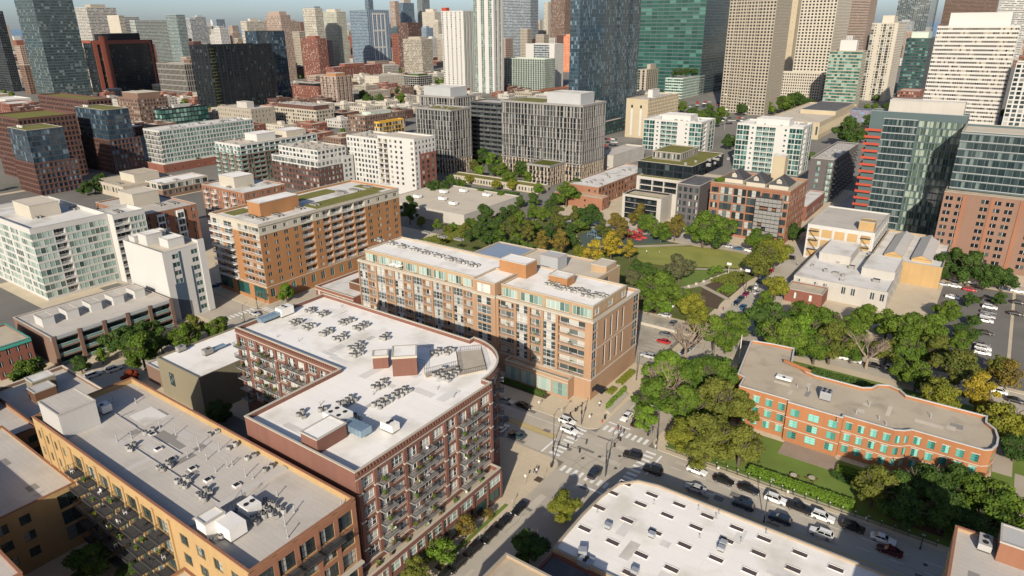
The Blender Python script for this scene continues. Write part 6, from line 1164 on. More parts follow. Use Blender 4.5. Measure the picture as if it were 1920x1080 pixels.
CARS = '''1186 854 l suv black|black car turning left at the crossing beside the white roof
1224 881 l suv black|black car waiting at the stop line near the white roof corner
1115 886 u suv navy|dark blue car leaving the crossing beside the white roof corner
1307 881 r sedan white|white sedan, first parked along the lawn fence from the crossing
1357 900 r sedan black|black sedan, second parked along the lawn fence from the crossing
1404 916 r sedan black|black sedan, third parked along the lawn fence from the crossing
1304 914 l sedan silver|silver sedan driving in the middle lane beside the turn arrow
1394 946 l suv navy|dark car driving beside the white roof, behind the silver sedan
974 952 d sedan black|black sedan, topmost of the parked row below the loft podium
1455 935 r suv white|white car parked along the lawn fence before the black pickup
1500 952 r pickup black|black pickup parked along the lawn fence between two white cars
1543 968 r suv white|white car parked along the lawn fence just right of the pickup
1599 987 r suv black|long black car parked along the lawn fence before the last white sedan
1656 1009 r sedan white|white sedan, last parked along the lawn fence, beside the dark red car
1668 1031 l sedan maroon|dark red sedan driving near the bottom right
1463 972 l suv navy|dark blue car driving below the black pickup
1540 999 l suv white|white car with black sunroof driving below the parked row
950 750 r sedan silver|silver sedan at the kerb before the tan block's shop front
982 760 r sedan black|black sedan at the kerb before the tan block's shop front
1064 789 r suv white|white car waiting at the crossing, nearer the tan block
1068 806 r suv white|white car waiting at the crossing, farther from the tan block
969 815 l sedan teal|dark teal sedan driving away from the crossing past the loft
941 787 u sedan blue|blue-grey car parked nose in at the rounded loft corner
941 803 u sedan white|white car parked nose in at the rounded loft corner
1175 780 d sedan white|white sedan with black roof glass at the stop line by the planter
1194 791 u sedan black|black sedan leaving the crossing beside the corner garden
943 979 d sedan black|black sedan, second of the parked row below the loft podium
917 1004 d suv black|black car, third of the parked row below the loft podium
886 1030 d suv black|black car, fourth of the parked row below the loft podium
856 1058 d suv black|black car, fifth of the parked row below the loft podium
833 1077 d sedan black|black car cut by the bottom edge below the loft podium
1284 658 d sedan navy|dark blue sedan, nearest of the parked row beside the small car park
1295 649 d sedan grey|grey sedan, second of the parked row beside the small car park
1308 636 d sedan black|black sedan, third of the parked row beside the small car park
1320 626 d sedan black|black sedan, fourth of the parked row beside the small car park
1381 567 d sedan navy|dark blue car, nearest of the row parked beside the triangular bed
1389 559 d sedan teal|dark teal car, second of the row parked beside the triangular bed
1398 551 d sedan magenta|magenta car in the row parked beside the triangular bed
1407 542 d suv olive|olive green car in the row parked beside the triangular bed
1418 537 d sedan white|white car in the row parked beside the triangular bed
1423 529 d suv navy|dark blue car parked just beyond the white one beside the bed
1431 522 d sedan blue|blue car in the row parked beside the triangular bed
1438 514 d suv black|black car in the row parked beside the triangular bed
1445 508 d sedan red|red car, farthest of the row parked beside the triangular bed
1420 547 d sedan silver|silver car driving down the park street toward the camera
1393 575 d sedan blue|blue sedan driving down the park street behind the trees
1401 588 d sedan navy|dark blue sedan driving just ahead of the blue one
1432 571 u sedan black|dark car at the right kerb of the park street
1481 483 l suv black|dark car crossing the park street by the white framed warehouse
1344 458 l suv black|dark car parked beyond the sports field, leftmost of its row
1365 461 l sedan silver|silver car parked beyond the sports field
1384 465 l sedan blue|blue car parked beyond the sports field
1408 470 l pickup white|white pickup parked beyond the sports field
1215 667 l suv silver|silver car parked by the side wall of the tan block
1244 640 l sedan red|red sedan in the small car park by the tan block
1247 626 l sedan grey|dark grey car behind the red sedan in the small car park
1253 571 l sedan white|white sedan in the small car park beside the park shrubs
1247 590 l sedan silver|silver sedan behind the low wall of the small car park
1262 605 u sedan grey|grey car parked under the bare tree in the small car park
1218 582 l sedan black|black car under the small trees of the small car park
1190 616 u suv navy|dark blue car at the corner of the tan block's side wall
1572 667 l sedan white|white car parked behind the office shrubs, leftmost of its row
1601 674 l suv white|white car parked behind the office shrubs, second of its row
1635 684 l sedan black|black car parked under the bare tree behind the office
1677 692 r van white|white van parked behind the office shrubs
1697 676 l sedan black|black car across the street from the white van
1650 662 l sedan grey|grey car under the bare tree across from the black one
1870 732 r van white|white van half hidden beside the yellow tree
1905 750 r sedan black|dark car behind the yellow tree at the right edge
1856 576 r suv white|white car, topmost of the three whites in the right car park
1853 585 r sedan grey|grey car below the topmost white one in the right car park
1852 593 r sedan silver|silver car in the middle of the right car park row
1848 601 r suv white|white car at the lower end of the upper row in the right car park
1848 624 r sedan black|black car alone between the two rows of the right car park
1840 645 r sedan grey|grey car at the head of the lower row in the right car park
1843 653 r suv white|white car in the middle of the lower row in the right car park
1842 661 r suv white|white car, lowest of the lower row in the right car park
1853 561 r sedan black|black car above the white ones in the right car park
1792 525 r sedan silver|silver car in the back row of the right car park
1822 529 r suv white|white car in the back row of the right car park
1818 543 r sedan red|red car in the back of the right car park
1790 536 r sedan white|white sedan left of the red car in the right car park
1769 532 r sedan silver|silver car at the brick wall of the right car park
1908 545 r sedan white|white sedan in the back corner at the right edge
1909 567 r sedan black|black sedan parked against the right edge, upper one
1904 588 r sedan black|black sedan parked against the right edge, lower one
1786 557 r sedan white|white car half under the lone tree of the right car park
1883 539 r sedan blue|blue car in the back row near the orange brick tower
175 702 u suv white|white car driving past the balcony block
214 691 u suv white|white car parked by the red leaved tree
478 587 r sedan silver|silver car waiting at the crossing by the orange and cream block
400 536 u sedan blue|blue car parked between white infill house and orange block
412 532 u sedan grey|grey car parked beside the blue one at the orange block
316 404 u sedan black|dark car in the lane by the orange brick block'''
for ln in CARS.split('\n'):
    a, lab = ln.split('|'); px, py, d, k, c = a.split(); px = float(px); py = float(py)
    if lab.startswith('dark car in the lane'): continue
    x, y = at(px, py, .75)
    z = 0.01
    if (-100 < x < -75.5 and 178 < y < 217) or (x > -8 and 227 < y < 317): z = .175
    rz = D_[d]+random.uniform(-.03, .03)
    if 'turning left' in lab: rz += .15
    car(x, y, rz, k, c, lab, small=math.hypot(x, y) > 330, z=z)
# far car parks: rows too small to tell apart
cg = ['white', 'black', 'silver', 'grey', 'navy', 'red']; rnd = random.Random(3); n_ = 0
for px0, px1, py0, py1, rows, per, lab in ((1270, 1420, 192, 204, 4, 12, 'small parked car in the open lot below the tan towers'), (1345, 1400, 222, 238, 3, 7, 'small parked car in the lot between the white blocks'), (1128, 1160, 262, 280, 3, 5, 'small parked car in the lot behind the concrete garage')):
    for r in range(rows):
        for k in range(per):
            z = .1
            x, y = at(px0+(px1-px0)*k/per+rnd.uniform(-2, 2), py0+(py1-py0)*r/rows, z)
            if rnd.random() < .85: car(x, y, rnd.choice((0, math.pi)), rnd.choice(('sedan', 'suv')), rnd.choice(cg), lab, lab.replace('small parked car', 'cars parked'), z=z, small=True)
# ------------------------------------------------------------------ roof equipment
def unit_mesh(n=8, r=.46, h=.85):
    b = MB(); b.cyl(0, 0, .12, h, r, n=n, mi=0, mt=0); b.cyl(0, 0, h, h+.04, r*.78, r*.74, n=n, mi=1, mt=1); b.cyl(0, 0, h+.05, h+.07, r*.3, n=6, mi=0, mt=0)
    for a in (0, 1.57, 3.14, 4.71): b.box(math.cos(a)*r*.7-.05, math.cos(a)*r*.7+.05, math.sin(a)*r*.7-.05, math.sin(a)*r*.7+.05, 0, .12, 2)
    return b.mesh('air_conditioner', ['unit_grey', 'fan_black', 'dark_metal'])
UN = [unit_mesh(8, .46, .85), unit_mesh(4, .6, .75), unit_mesh(8, .5, 1.0)]
ucount = [0]; ustuff = MB()
def ac(x, y, z, where, small=False, cl=''):
    k = ucount[0]; ucount[0] += 1
    if k < 295 and not small: obj('air_conditioner', UN[k % 3], None, (x, y, z), (k*.7) % 1.5, 'grey fan unit, %s cluster from the left %s' % (cl, where), 'air conditioner', 'fan units %s cluster %s' % (cl, where))
    else: ustuff.cyl(x, y, z, z+.9, .5, n=6, mi=0, mt=1)
def cluster(px, py, z, n, where, ax='x', sp=1.15, small=False, cl=''):
    x, y = at(px, py, z); rnd = random.Random(int(px*7+py))
    for k in range(n):
        i, j = k//2, k % 2; a = (i-(n/2-1)/2)*sp+rnd.uniform(-.12, .12); c = (j-.5)*1.5+rnd.uniform(-.15, .15)
        ac(x+(a if ax == 'x' else c), y+(c if ax == 'x' else a), z, where, small, cl)
zA = 27.02; wA = 'on the dark red loft roof'
lst = sorted(((605, 165, 5), (685, 188, 6), (500, 245, 6), (590, 275, 6), (850, 240, 8), (950, 275, 8), (710, 315, 7), (810, 352, 7), (915, 415, 8), (925, 460, 7), (1115, 350, 5), (1085, 680, 7), (1225, 735, 8), (1100, 805, 8), (855, 800, 8), (540, 890, 3), (690, 860, 3), (910, 910, 4), (700, 1045, 8), (1480, 455, 6), (1550, 445, 6), (1500, 600, 7), (1590, 600, 7), (1545, 640, 3)))
for k, (zx, zy, n) in enumerate(lst): cluster(420+zx/3.692, 540+zy/3.692, zA, n, wA, 'y', cl=ORD[k])
wX = 'on the tan block roof'
for k in range(9): cluster(712+k*22, 452+k*5.9, 27.62, 6, wX, 'x', 1.3, cl=ORD[k])
for k, (px, py, n) in enumerate(((1036, 535, 8), (1048, 541, 6), (1072, 546, 8), (1092, 548, 8), (1104, 556, 8), (1125, 556, 8))): cluster(px, py, 27.52, n, wX, 'x', cl=ORD[k+9])
wB = 'on the yellow loft roof'
for k, (px, py, n) in enumerate(sorted(((248, 840, 3), (310, 878, 4), (345, 907, 5), (385, 930, 5), (400, 815, 2), (436, 840, 2), (470, 860, 2), (505, 880, 2), (500, 950, 6), (520, 965, 4), (485, 975, 4), (408, 1015, 2), (280, 812, 2)))): cluster(px, py, 23.32, n, wB, 'x', cl=ORD[k])
for px, py, n, z, wh in ((470, 408, 8, 30.7, ''), (490, 412, 8, 30.7, ''), (590, 385, 8, 30.7, ''), (640, 362, 10, 30.7, ''), (665, 358, 10, 30.7, ''), (690, 352, 8, 30.7, ''), (560, 392, 8, 30.7, ''), (520, 405, 8, 30.7, ''), (300, 385, 8, 22.9, ''), (325, 382, 8, 22.9, ''), (470, 350, 6, 18.8, ''), (500, 345, 6, 18.8, ''), (430, 352, 6, 18.8, ''), (40, 395, 8, 27.6, ''), (70, 408, 8, 27.6, ''), (140, 392, 8, 27.6, ''), (220, 398, 8, 27.6, ''), (225, 345, 6, 7.5, ''), (300, 345, 6, 8.6, ''), (330, 338, 6, 8.6, ''), (830, 445, 8, 12.4, ''), (800, 437, 8, 12.4, ''), (860, 450, 8, 12.4, '')): cluster(px, py, z, n, '', 'x', small=True)
rnd = random.Random(9)
for (x0, x1, y0, y1, z, n) in ((-386, -350, 278, 298, 26.6, 30), (-350, -320, 306, 324, 32.2, 20), (-440, -416, 268, 328, 25.3, 26), (-520, -502, 262, 332, 28.8, 24), (-205, -190, 350, 415, 10.5, 14), (-160, -125, 356, 396, 27.6, 16), (-90, -81, 432, 496, 24.3, 14), (-345, -318, 366, 384, 44.7, 8), (-668, -605, 484, 502, 20, 14), (-740, -728, 385, 430, 18.5, 16), (-245, -205, 542, 566, 24.8, 14), (-150, -118, 500, 520, 32.2, 14), (-290, -275, 595, 655, 34, 18), (-540, -520, 475, 525, 15.6, 14), (-55, -28, 270, 312, 7.1, 14)):
    for k in range(n): x, y = rnd.uniform(x0, x1), rnd.uniform(y0, y1); s_ = rnd.uniform(.5, 1.3); ustuff.prism(rect(x-s_, x+s_, y-s_*.7, y+s_*.7), z, z+rnd.uniform(.7, 1.6), 0, mt=rnd.choice((0, 2, 1)))
obj('rooftop_equipment', ustuff.mesh('rooftop_equipment', ['unit_grey', 'fan_black', 'unit_white']), label='fan units and vents scattered over the farther roofs', cat='equipment', kind='stuff')
def rtu(px, py, z, L_, W_, H_, m, fans, label, rz=0.0, duct=None):
    x, y = at(px, py, z); t = obj('rooftop_unit', None, None, (x, y, z), rz, label, 'equipment'); b = MB(); b.box(-L_/2, L_/2, -W_/2, W_/2, .3, H_); part_l('cabinet', b, m, t)
    b = MB(); b.box(-L_/2+.1, L_/2-.1, -W_/2+.1, W_/2-.1, 0, .3); part_l('curb', b, 'dark_metal', t)
    b = MB()
    for k in range(5): b.box(-L_/2-.02, -L_/2-.002, -W_/2+.15, W_/2-.15, .5+k*(H_-.8)/5, .62+k*(H_-.8)/5)
    part_l('louvre', b, 'unit_grey', t)
    for k in range(fans): f = MB(); fx = -L_/2+L_*(k//2+.5)/max(1, (fans+1)//2); fy = (k % 2-.5)*W_*.45; f.cyl(fx, fy, H_, H_+.12, .42, n=12, mi=0); part_l('fan', f, 'fan_black', t)
    if duct:
        b = MB(); n_ = 6
        for k in range(n_):
            xa = L_/2+.02+duct*k/n_; b.box(xa, xa+duct/n_-.08, -W_/2*.7, W_/2*.7, .7, H_*.68); b.box(xa+duct/n_-.08, xa+duct/n_, -W_/2*.75, W_/2*.75, .65, H_*.71)
        part_l('duct', b, 'steel_blue', t)
    return t
def part_l(name, mb, m, parent): return obj(name, mb.mesh(name, [m] if isinstance(m, str) else m), parent)
rtu(636, 797, zA, 4.6, 3.6, 3.0, 'unit_white', 4, 'large white rooftop unit with blue-grey duct on the loft roof', R(0), 5.5)
rtu(732, 806, zA, 3.2, 2.0, 1.8, 'unit_white', 2, 'white twin fan unit near the street edge of the loft roof', R(0))
rtu(535, 590, zA, 4.0, 2.6, 2.4, 'unit_white', 2, 'white rooftop unit with metal duct at the far end of the loft roof', R(-90), 6)
rtu(470, 960, 23.32, 3.0, 2.6, 1.9, 'unit_white', 2, 'white unit beside the steel steps on the grey roof')
rtu(436, 1000, 23.32, 4.0, 3.0, 2.6, 'unit_white', 0, 'plain white box near the front of the grey roof')
rtu(198, 772, 23.32, 2.4, 2.0, 1.9, 'unit_white', 1, 'white unit beside the metal shed on the grey roof')
rtu(340, 658, 11.8, 2.4, 1.6, 1.6, 'unit_grey', 1, 'small olive unit on the putty warehouse roof, left one', R(90)); rtu(390, 664, 11.8, 2.6, 1.8, 1.8, 'unit_grey', 1, 'larger olive unit with duct on the putty warehouse roof', R(90), 4)
for k, (px, py) in enumerate(((783, 371), (832, 362), (830, 375), (850, 384), (869, 360), (913, 368))): rtu(px, py, 6, 4.5, 2.6, 1.8, 'unit_white', 2, '%s white unit from the left on the cream store roof' % ORD[k])
rtu(1548, 748, 10.6, 2.4, 2.6, 2.4, 'galvanised', 4, 'galvanised cooling unit in the middle of the tan office roof', R(90)); rtu(1470, 712, 10.6, 4.0, 1.8, .9, 'unit_white', 1, 'flat pale unit at the left end of the tan office roof')
rtu(1098, 1062, 5.2, 2.6, 2.0, 1.8, 'galvanised', 2, 'grey twin fan unit on the black gravel roof'); rtu(1092, 1040, 6.3, 1.6, 1.4, 1.4, 'galvanised', 0, 'metal hood on the white skylight roof edge', R(30))
for k, (px, py) in enumerate(((1140, 990), (1222, 1006), (1356, 1022), (1352, 1032), (1190, 1075))): rtu(px, py, 6.28, 1.3, 1.1, 1.0, 'galvanised', 0, '%s galvanised vent box from the left among the skylights' % ORD[k])
rtu(1845, 1025, 21.4, 1.8, 3.2, 1.4, 'unit_grey', 2, 'grey unit on the bottom right corner roof', R(0))
def pipes(lst, z, where, h=1.5):
    for k, (px, py) in enumerate(sorted(lst)):
        x, y = at(px, py, z); b = MB(); hh = h*(.7+.6*((k*37) % 10)/10); b.cyl(0, 0, 0, hh, .09, n=8); b.cyl(0, 0, hh, hh+.1, .17, .05, n=8); b.cyl(0, 0, 0, .12, .25, .12, n=8)
        obj('vent_pipe', b.mesh('vent_pipe', ['pipe_grey']), None, (x, y, z), label='%s thin vent pipe from the left %s' % (ORD[k], where), cat='vent', group='vent pipes '+where)
pipes([(405, 885), (375, 846), (352, 857), (427, 876), (436, 873), (388, 862), (412, 844), (220, 828), (247, 822), (255, 756), (212, 750), (372, 836), (461, 893), (475, 897), (540, 1008), (552, 960), (640, 950), (300, 803), (330, 815), (520, 930), (535, 985)], 23.32, 'on the grey roof of the yellow loft')
pipes([(690, 610), (560, 640), (600, 760), (820, 730), (850, 745), (700, 740), (640, 575), (520, 632)], zA, 'on the white loft roof', .8)
pipes([(1120, 960), (1226, 945), (1310, 955), (1312, 1008), (1343, 972), (1348, 963), (1390, 1015), (1437, 1000)], 6.28, 'among the skylights', .7)
pipes([(1515, 733), (1495, 725), (1570, 790), (1605, 775), (1630, 760), (1648, 787), (1661, 797), (1745, 783)], 10.55, 'on the tan office roof', .9)
for k, (px, py) in enumerate(((297, 843), (323, 862), (361, 880), (390, 901), (444, 911), (286, 815))):
    x, y = at(px, py, 23.32); b = MB(); b.box(-.6, .6, -.6, .6, 0, .35); b.quad((-.5, -.5, .36), (.5, -.5, .36), (.5, .5, .36), (-.5, .5, .36), 1)
    obj('roof_hatch', b.mesh('roof_hatch', ['unit_white', 'fan_black']), None, (x, y, 23.32), label='small square hatch, %s from the left on the grey roof' % ORD[(1, 2, 3, 4, 5, 0)[k]], cat='hatch')
# pipe runs on the grey roof
for k, (a, c) in enumerate((((215, 752), (255, 800)), ((250, 770), (300, 830)), ((262, 836), (420, 950)), ((265, 812), (340, 852)), ((430, 950), (470, 985)))):
    p = at(*a, 23.45); q = at(*c, 23.45); b = MB(); b.tube((p[0], p[1], 23.5), (p[0], q[1], 23.5), .07, .07, 6); b.tube((p[0], q[1], 23.5), (q[0], q[1], 23.5), .07, .07, 6)
    obj('pipe_run', b.mesh('pipe_run', ['pipe_grey']), label='low pipe run, %s from the left on the grey loft roof' % ORD[k], cat='pipe')
b = MB(); x, y = at(440, 960, 23.4); 
for k in range(6): b.box(x-.5, x+.5, y+k*.35, y+k*.35+.3, 23.35+k*.25, 23.41+k*.25)
for sx in (-.5, .5): b.tube((x+sx, y, 25), (x+sx, y+2.1, 26.4), .04, .04, 5); b.tube((x+sx, y, 24), (x+sx, y, 25), .04, .04, 5); b.tube((x+sx, y+2.1, 24), (x+sx, y+2.1, 26.4), .04, .04, 5)
obj('roof_steps', b.mesh('roof_steps', ['dark_metal']), label='steel steps bridging pipes on the grey loft roof', cat='steps')
# ------------------------------------------------------------------ balcony life
pl = []
for sd_ in range(4):
    r_ = random.Random(sd_); b = MB(); b.cyl(0, 0, 0, .35, .2, .24, n=8, mi=0)
    for k in range(60):
        p = Vector((r_.gauss(0, .22), r_.gauss(0, .22), .6+r_.gauss(0, .2))); u = Vector((r_.gauss(0, 1), r_.gauss(0, 1), r_.gauss(0, 1))).normalized(); v = u.orthogonal().normalized(); s = .09
        b.quad(tuple(p-u*s-v*s), tuple(p+u*s-v*s), tuple(p+u*s+v*s), tuple(p-u*s+v*s), 1)
    pl.append(b.mesh('potted_plant', ['brick_rust', ('leaf_bright', 'leaf_green', 'leaf_olive', 'leaf_yellowgreen')[sd_]]))
b = MB()
for x in (-.22, .22):
    for y in (-.22, .22): b.box(x-.03, x+.03, y-.03, y+.03, 0, .42)
b.box(-.27, .27, -.27, .27, .42, .48); b.box(-.27, .27, .22, .28, .48, .95)
chairs = [b.mesh('balcony_chair', [m]) for m in ('rail_white', 'wood_brown', 'dark_metal')]
def furnish(Bq, i, z0, fh, rows, cells, where, p=.5, out=-.8, seed=1):
    r_ = random.Random(seed)
    for r in range(rows):
        for ci, u in enumerate(cells):
            tag_ = '%s floor balcony, %s stack from the left, %s' % (ORD[r], ORD[ci], where) if rows > 1 else '%s terrace bay from the left %s' % (ORD[ci], where)
            if r_.random() < p: q = Bq.pt(i, u+r_.uniform(-1, 1), out+r_.uniform(-.2, .2), z0+fh*r+.06); obj('potted_plant', pl[r_.randrange(4)], None, q, label='potted plant on '+tag_, cat='plant', group='balcony plants '+where)
            if r_.random() < p: q = Bq.pt(i, u+r_.uniform(-1, 1), out+r_.uniform(-.1, .1), z0+fh*r+.06); obj('balcony_chair', chairs[r_.randrange(3)], None, q, r_.uniform(0, 6), 'chair on '+tag_, 'chair', 'balcony chairs '+where)
furnish(A, 3, 8, 3.033, 6, [.6+3.77*(k+.5) for k in (1, 3, 4, 7, 8)], 'loft street front', .7)
furnish(A, 0, 8, 3.033, 6, [3.96*(k+.5) for k in (0, 2, 3, 5, 6, 8)], 'loft courtyard front', .7)
furnish(B, 0, 3, 4.04, 5, [16.5+5.1*(k+.5) for k in range(7)], 'yellow loft courtyard', .5, -1.3)
furnish(X, 4, 6.6, 2.9, 6, [3, 13.5, 25], 'tan block front', .7, .6)
furnish(pod, 1, 6.75, 0, 1, [4, 9, 13, 17, 21, 26, 30, 35, 39, 44], 'above the loft podium', .9, 1.5)
for k in range(7): obj('potted_plant', pl[k % 4], None, X.pt(0, 6+k*6.5, 1.0, 23.75), label='%s potted plant from the left on the tan block top terrace' % ORD[k], cat='plant', group='top terrace plants'); 
# ------------------------------------------------------------------ street things
def lamp(px, py, arm, label, h=9.0):
    x, y = at(px, py); t = obj('street_lamp', None, None, (x, y, .1), label=label, cat='street lamp', group='street lamps'); b = MB(); b.cyl(0, 0, 0, .5, .22, .16, n=8); b.cyl(0, 0, .5, h, .12, .07, n=8); part_l('pole', b, 'dark_metal', t)
    b = MB(); b.tube((0, 0, h-.3), (arm[0]*.6, arm[1]*.6, h+.4), .05, .05, 6); b.tube((arm[0]*.6, arm[1]*.6, h+.4), (arm[0], arm[1], h+.5), .05, .04, 6); part_l('arm', b, 'dark_metal', t)
    b = MB(); b.box(arm[0]-.35, arm[0]+.35, arm[1]-.16, arm[1]+.16, h+.4, h+.56); part_l('lamp_head', b, 'unit_grey', t)
lamp(1135, 893, (0, 2.4), 'street lamp at the crossing corner by the white roof'); lamp(1233, 826, (-2.2, 0), 'street lamp at the corner garden side of the crossing'); lamp(1432, 980, (0, 2.4), 'street lamp on the kerb beside the white skylight roof')
lamp(1337, 676, (-2.4, 0), 'street lamp in the park street by the small car park'); lamp(1193, 713, (2.2, 0), 'street lamp at the right wall of the tan block'); lamp(1424, 578, (-2.4, 0), 'street lamp at the right kerb of the park street'); lamp(1038, 835, (0, 2.2), 'street lamp on the plaza corner below the loft')
lamp(1725, 1030, (0, -.6), 'short lamp on the lawn pavement at the bottom right', 3.5); lamp(460, 612, (0, 2), 'street lamp at the orange block crossing', 8)
def signal(px, py, arm, label, h=6.5):
    x, y = at(px, py); t = obj('traffic_signal', None, None, (x, y, .1), label=label, cat='traffic light', group='traffic signals'); b = MB(); b.cyl(0, 0, 0, h+.4, .14, .09, n=8); b.tube((0, 0, h-.5), (arm[0], arm[1], h), .08, .05, 6); part_l('mast', b, 'dark_metal', t)
    for f in (.55, .98, 0):
        sx, sy = arm[0]*f, arm[1]*f; z = h-.9 if f else 3.2; g = MB(); g.box(sx-.18, sx+.18, sy-.18, sy+.18, z, z+1.05); hd = part_l('signal_head', g, 'signal_black', t)
        for j, m in enumerate(('lens_green', 'lens_amber', 'lens_red')): q = MB(); q.cyl(sx+.0, sy, z+.1+j*.33, z+.1+j*.33, .1, n=8); q = MB(); q.box(sx+.185, sx+.2, sy-.1, sy+.1, z+.08+j*.33, z+.28+j*.33); part_l('lens', q, m, hd)
signal(1037, 866, (7.5, 0), 'traffic signal mast on the plaza corner below the loft'); signal(1090, 796, (0, -6), 'traffic signal mast at the tan block corner'); signal(1136, 890, (0, 7), 'traffic signal mast at the white roof corner'); signal(1231, 842, (-7, 0), 'traffic signal mast at the corner garden'); signal(483, 578, (4, 0), 'traffic signal mast before the orange block')
for k in range(24):
    x = -53.5+k*2.55; t = obj('fence_post', None, None, (x, 139.9, .12), label='%s fence post with round white lamp cap from the crossing along the lawn' % (ORD[k] if k < 20 else ('twenty-'+ORD[k-20])), cat='fence post', group='lawn fence posts'); b = MB(); b.box(-.06, .06, -.06, .06, 0, 1.5); part_l('post', b, 'frame_green', t); b = MB(); b.cyl(0, 0, 1.5, 1.62, .14, .1, n=8); part_l('cap', b, 'unit_white', t)
b = MB()
for k in range(235): x = -53.5+k*.25; b.box(x-.012, x+.012, 139.89, 139.915, .2, 1.4)
o = obj('iron_fence', None, None, (-25, 139.9, .1), label='dark iron fence along the pavement edge of the lawn', cat='fence'); part('bars', b, 'frame_green', o, 'stuff'); b = MB(); b.box(-53.5, 5.2, 139.88, 139.93, .3, .36); b.box(-53.5, 5.2, 139.88, 139.93, 1.3, 1.36); part('rails', b, 'frame_green', o)
def litter_bin(px, py, label):
    x, y = at(px, py); t = obj('litter_bin', None, None, (x, y, .13), label=label, cat='bin', group='litter bins'); b = MB(); b.cyl(0, 0, 0, .95, .28, .33, n=10); part_l('body', b, 'signal_black', t); b = MB(); b.cyl(0, 0, .95, 1.15, .35, .12, n=10); part_l('lid', b, 'dark_metal', t)
litter_bin(1134, 786, 'black litter bin at the tan block corner'); litter_bin(1034, 876, 'black litter bin on the plaza corner'); litter_bin(1215, 817, 'black litter bin at the corner garden')
x, y = at(1129, 793); b = MB(); b.cyl(0, 0, 0, .7, .14, .12, n=8); b.cyl(0, 0, .7, .82, .15, .05, n=8); b.box(-.24, .24, -.06, .06, .42, .54); obj('fire_hydrant', b.mesh('fire_hydrant', ['hydrant_red']), None, (x, y, .13), label='red fire hydrant at the tan block corner', cat='hydrant')
x, y = at(1105, 752); b = MB(); b.quad((0, 0, 3.6), (3.0, 0, 2.6), (3.0, 3, 2.6), (0, 3, 3.6)); b.box(-.1, 0, 0, 3, 2.4, 3.7); o = obj('awning', b.mesh('awning', ['awning_black']), None, (-81.1, 151, 0), label='black corner awning of the tan block', cat='awning')
# planters, low walls
def wallbox(label, name, pts, h, m='stone_cream', z=.12, cat='wall'):
    b = MB(); b.prism(pts, z, z+h); return obj(name, b.mesh(name, [m]), label=label, cat=cat)
p = [at(*q) for q in ((1136, 772), (1143, 777), (1178, 742), (1171, 737))]; p.reverse(); wallbox('cream planter wall on the crossing corner of the tan block', 'planter', p if True else p, .5, cat='planter')
b = MB(); b.box(-100, -74.5, 206.2, 206.6, .12, 1.1); obj('low_wall', b.mesh('low_wall', ['stone_cream']), label='low cream wall across the small car park', cat='wall'); b = MB(); b.box(-76, -75.4, 180, 202, .12, 1.0); obj('low_wall', b.mesh('low_wall', ['concrete_dark']), label='dark low wall between small car park and street', cat='wall')
for k in range(9):
    x, y = at(1292+k*14, 538-k*4.6, .2); wallbox('pale stone bollard along the park path, %s from the left' % ORD[k], 'path_bollard', rect(x-.5, x+.5, y-.5, y+.5), .8, 'stone_cream', .2, 'bollard')
def polelight(px, py, h, m, label, head=True, hs=.9):
    x, y = at(px, py); t = obj('light_mast', None, None, (x, y, .1), label=label, cat='light mast'); b = MB(); b.cyl(0, 0, 0, h, .16, .1, n=8); part_l('mast', b, m, t); b = MB(); b.box(-hs, hs, -.25*hs, .25*hs, h, h+hs); part_l('lamp_head', b, 'unit_white', t)
polelight(1365, 518, 5, 'stone_cream', 'white pillar light at the park path bend'); polelight(1397, 550, 9, 'dark_metal', 'white sign board on a pole beside the park pavement'); polelight(1190, 620, 5, 'unit_white', 'white pole in the small car park', hs=.2); polelight(1386, 672, 8, 'unit_white', 'white flagpole left of the green windowed office', hs=.12)
for k, (px, py, h) in enumerate(((1358, 245, 20), (1400, 240, 20), (1212, 248, 16), (1357, 215, 22))): polelight(px, py, h, 'unit_grey', 'tall highway light mast in the far lots, %s from the left' % ORD[(2, 3, 0, 1)[k]])
# playground
def slide(px, py, m, label):
    x, y = at(px, py, .3); t = obj('play_structure', None, None, (x, y, .2), label=label, cat='playground'); b = MB()
    for i in (-2, 0, 2):
        for j in (-1, 1): b.cyl(i, j, 0, 3.4, .1, n=6)
    part_l('posts', b, m, t); b = MB(); b.box(-2.2, 2.2, -1.2, 1.2, 1.5, 1.65); part_l('platform', b, m, t)
    b = MB(); b.poly([(-2.3, -1.3, 3.2), (0, -1.3, 4.4), (0, 1.3, 4.4), (-2.3, 1.3, 3.2)]); b.poly([(0, -1.3, 4.4), (2.3, -1.3, 3.2), (2.3, 1.3, 3.2), (0, 1.3, 4.4)]); part_l('roof', b, m, t)
    b = MB(); b.quad((2.2, -.4, 1.6), (5, -.4, .2), (5, .4, .2), (2.2, .4, 1.6)); b.box(2.2, 5, -.48, -.42, .2, .9); b.box(2.2, 5, .42, .48, .2, .9); part_l('slide', b, m, t)
slide(1185, 448, 'play_red', 'red climbing frame with roof, left half of the red playground'); slide(1172, 443, 'play_red', 'red climbing frame behind the other red one'); slide(1195, 445, 'play_red', 'red climbing frame nearest the green floor'); slide(1110, 445, 'steel_blue', 'blue climbing frame on the left playground floor')
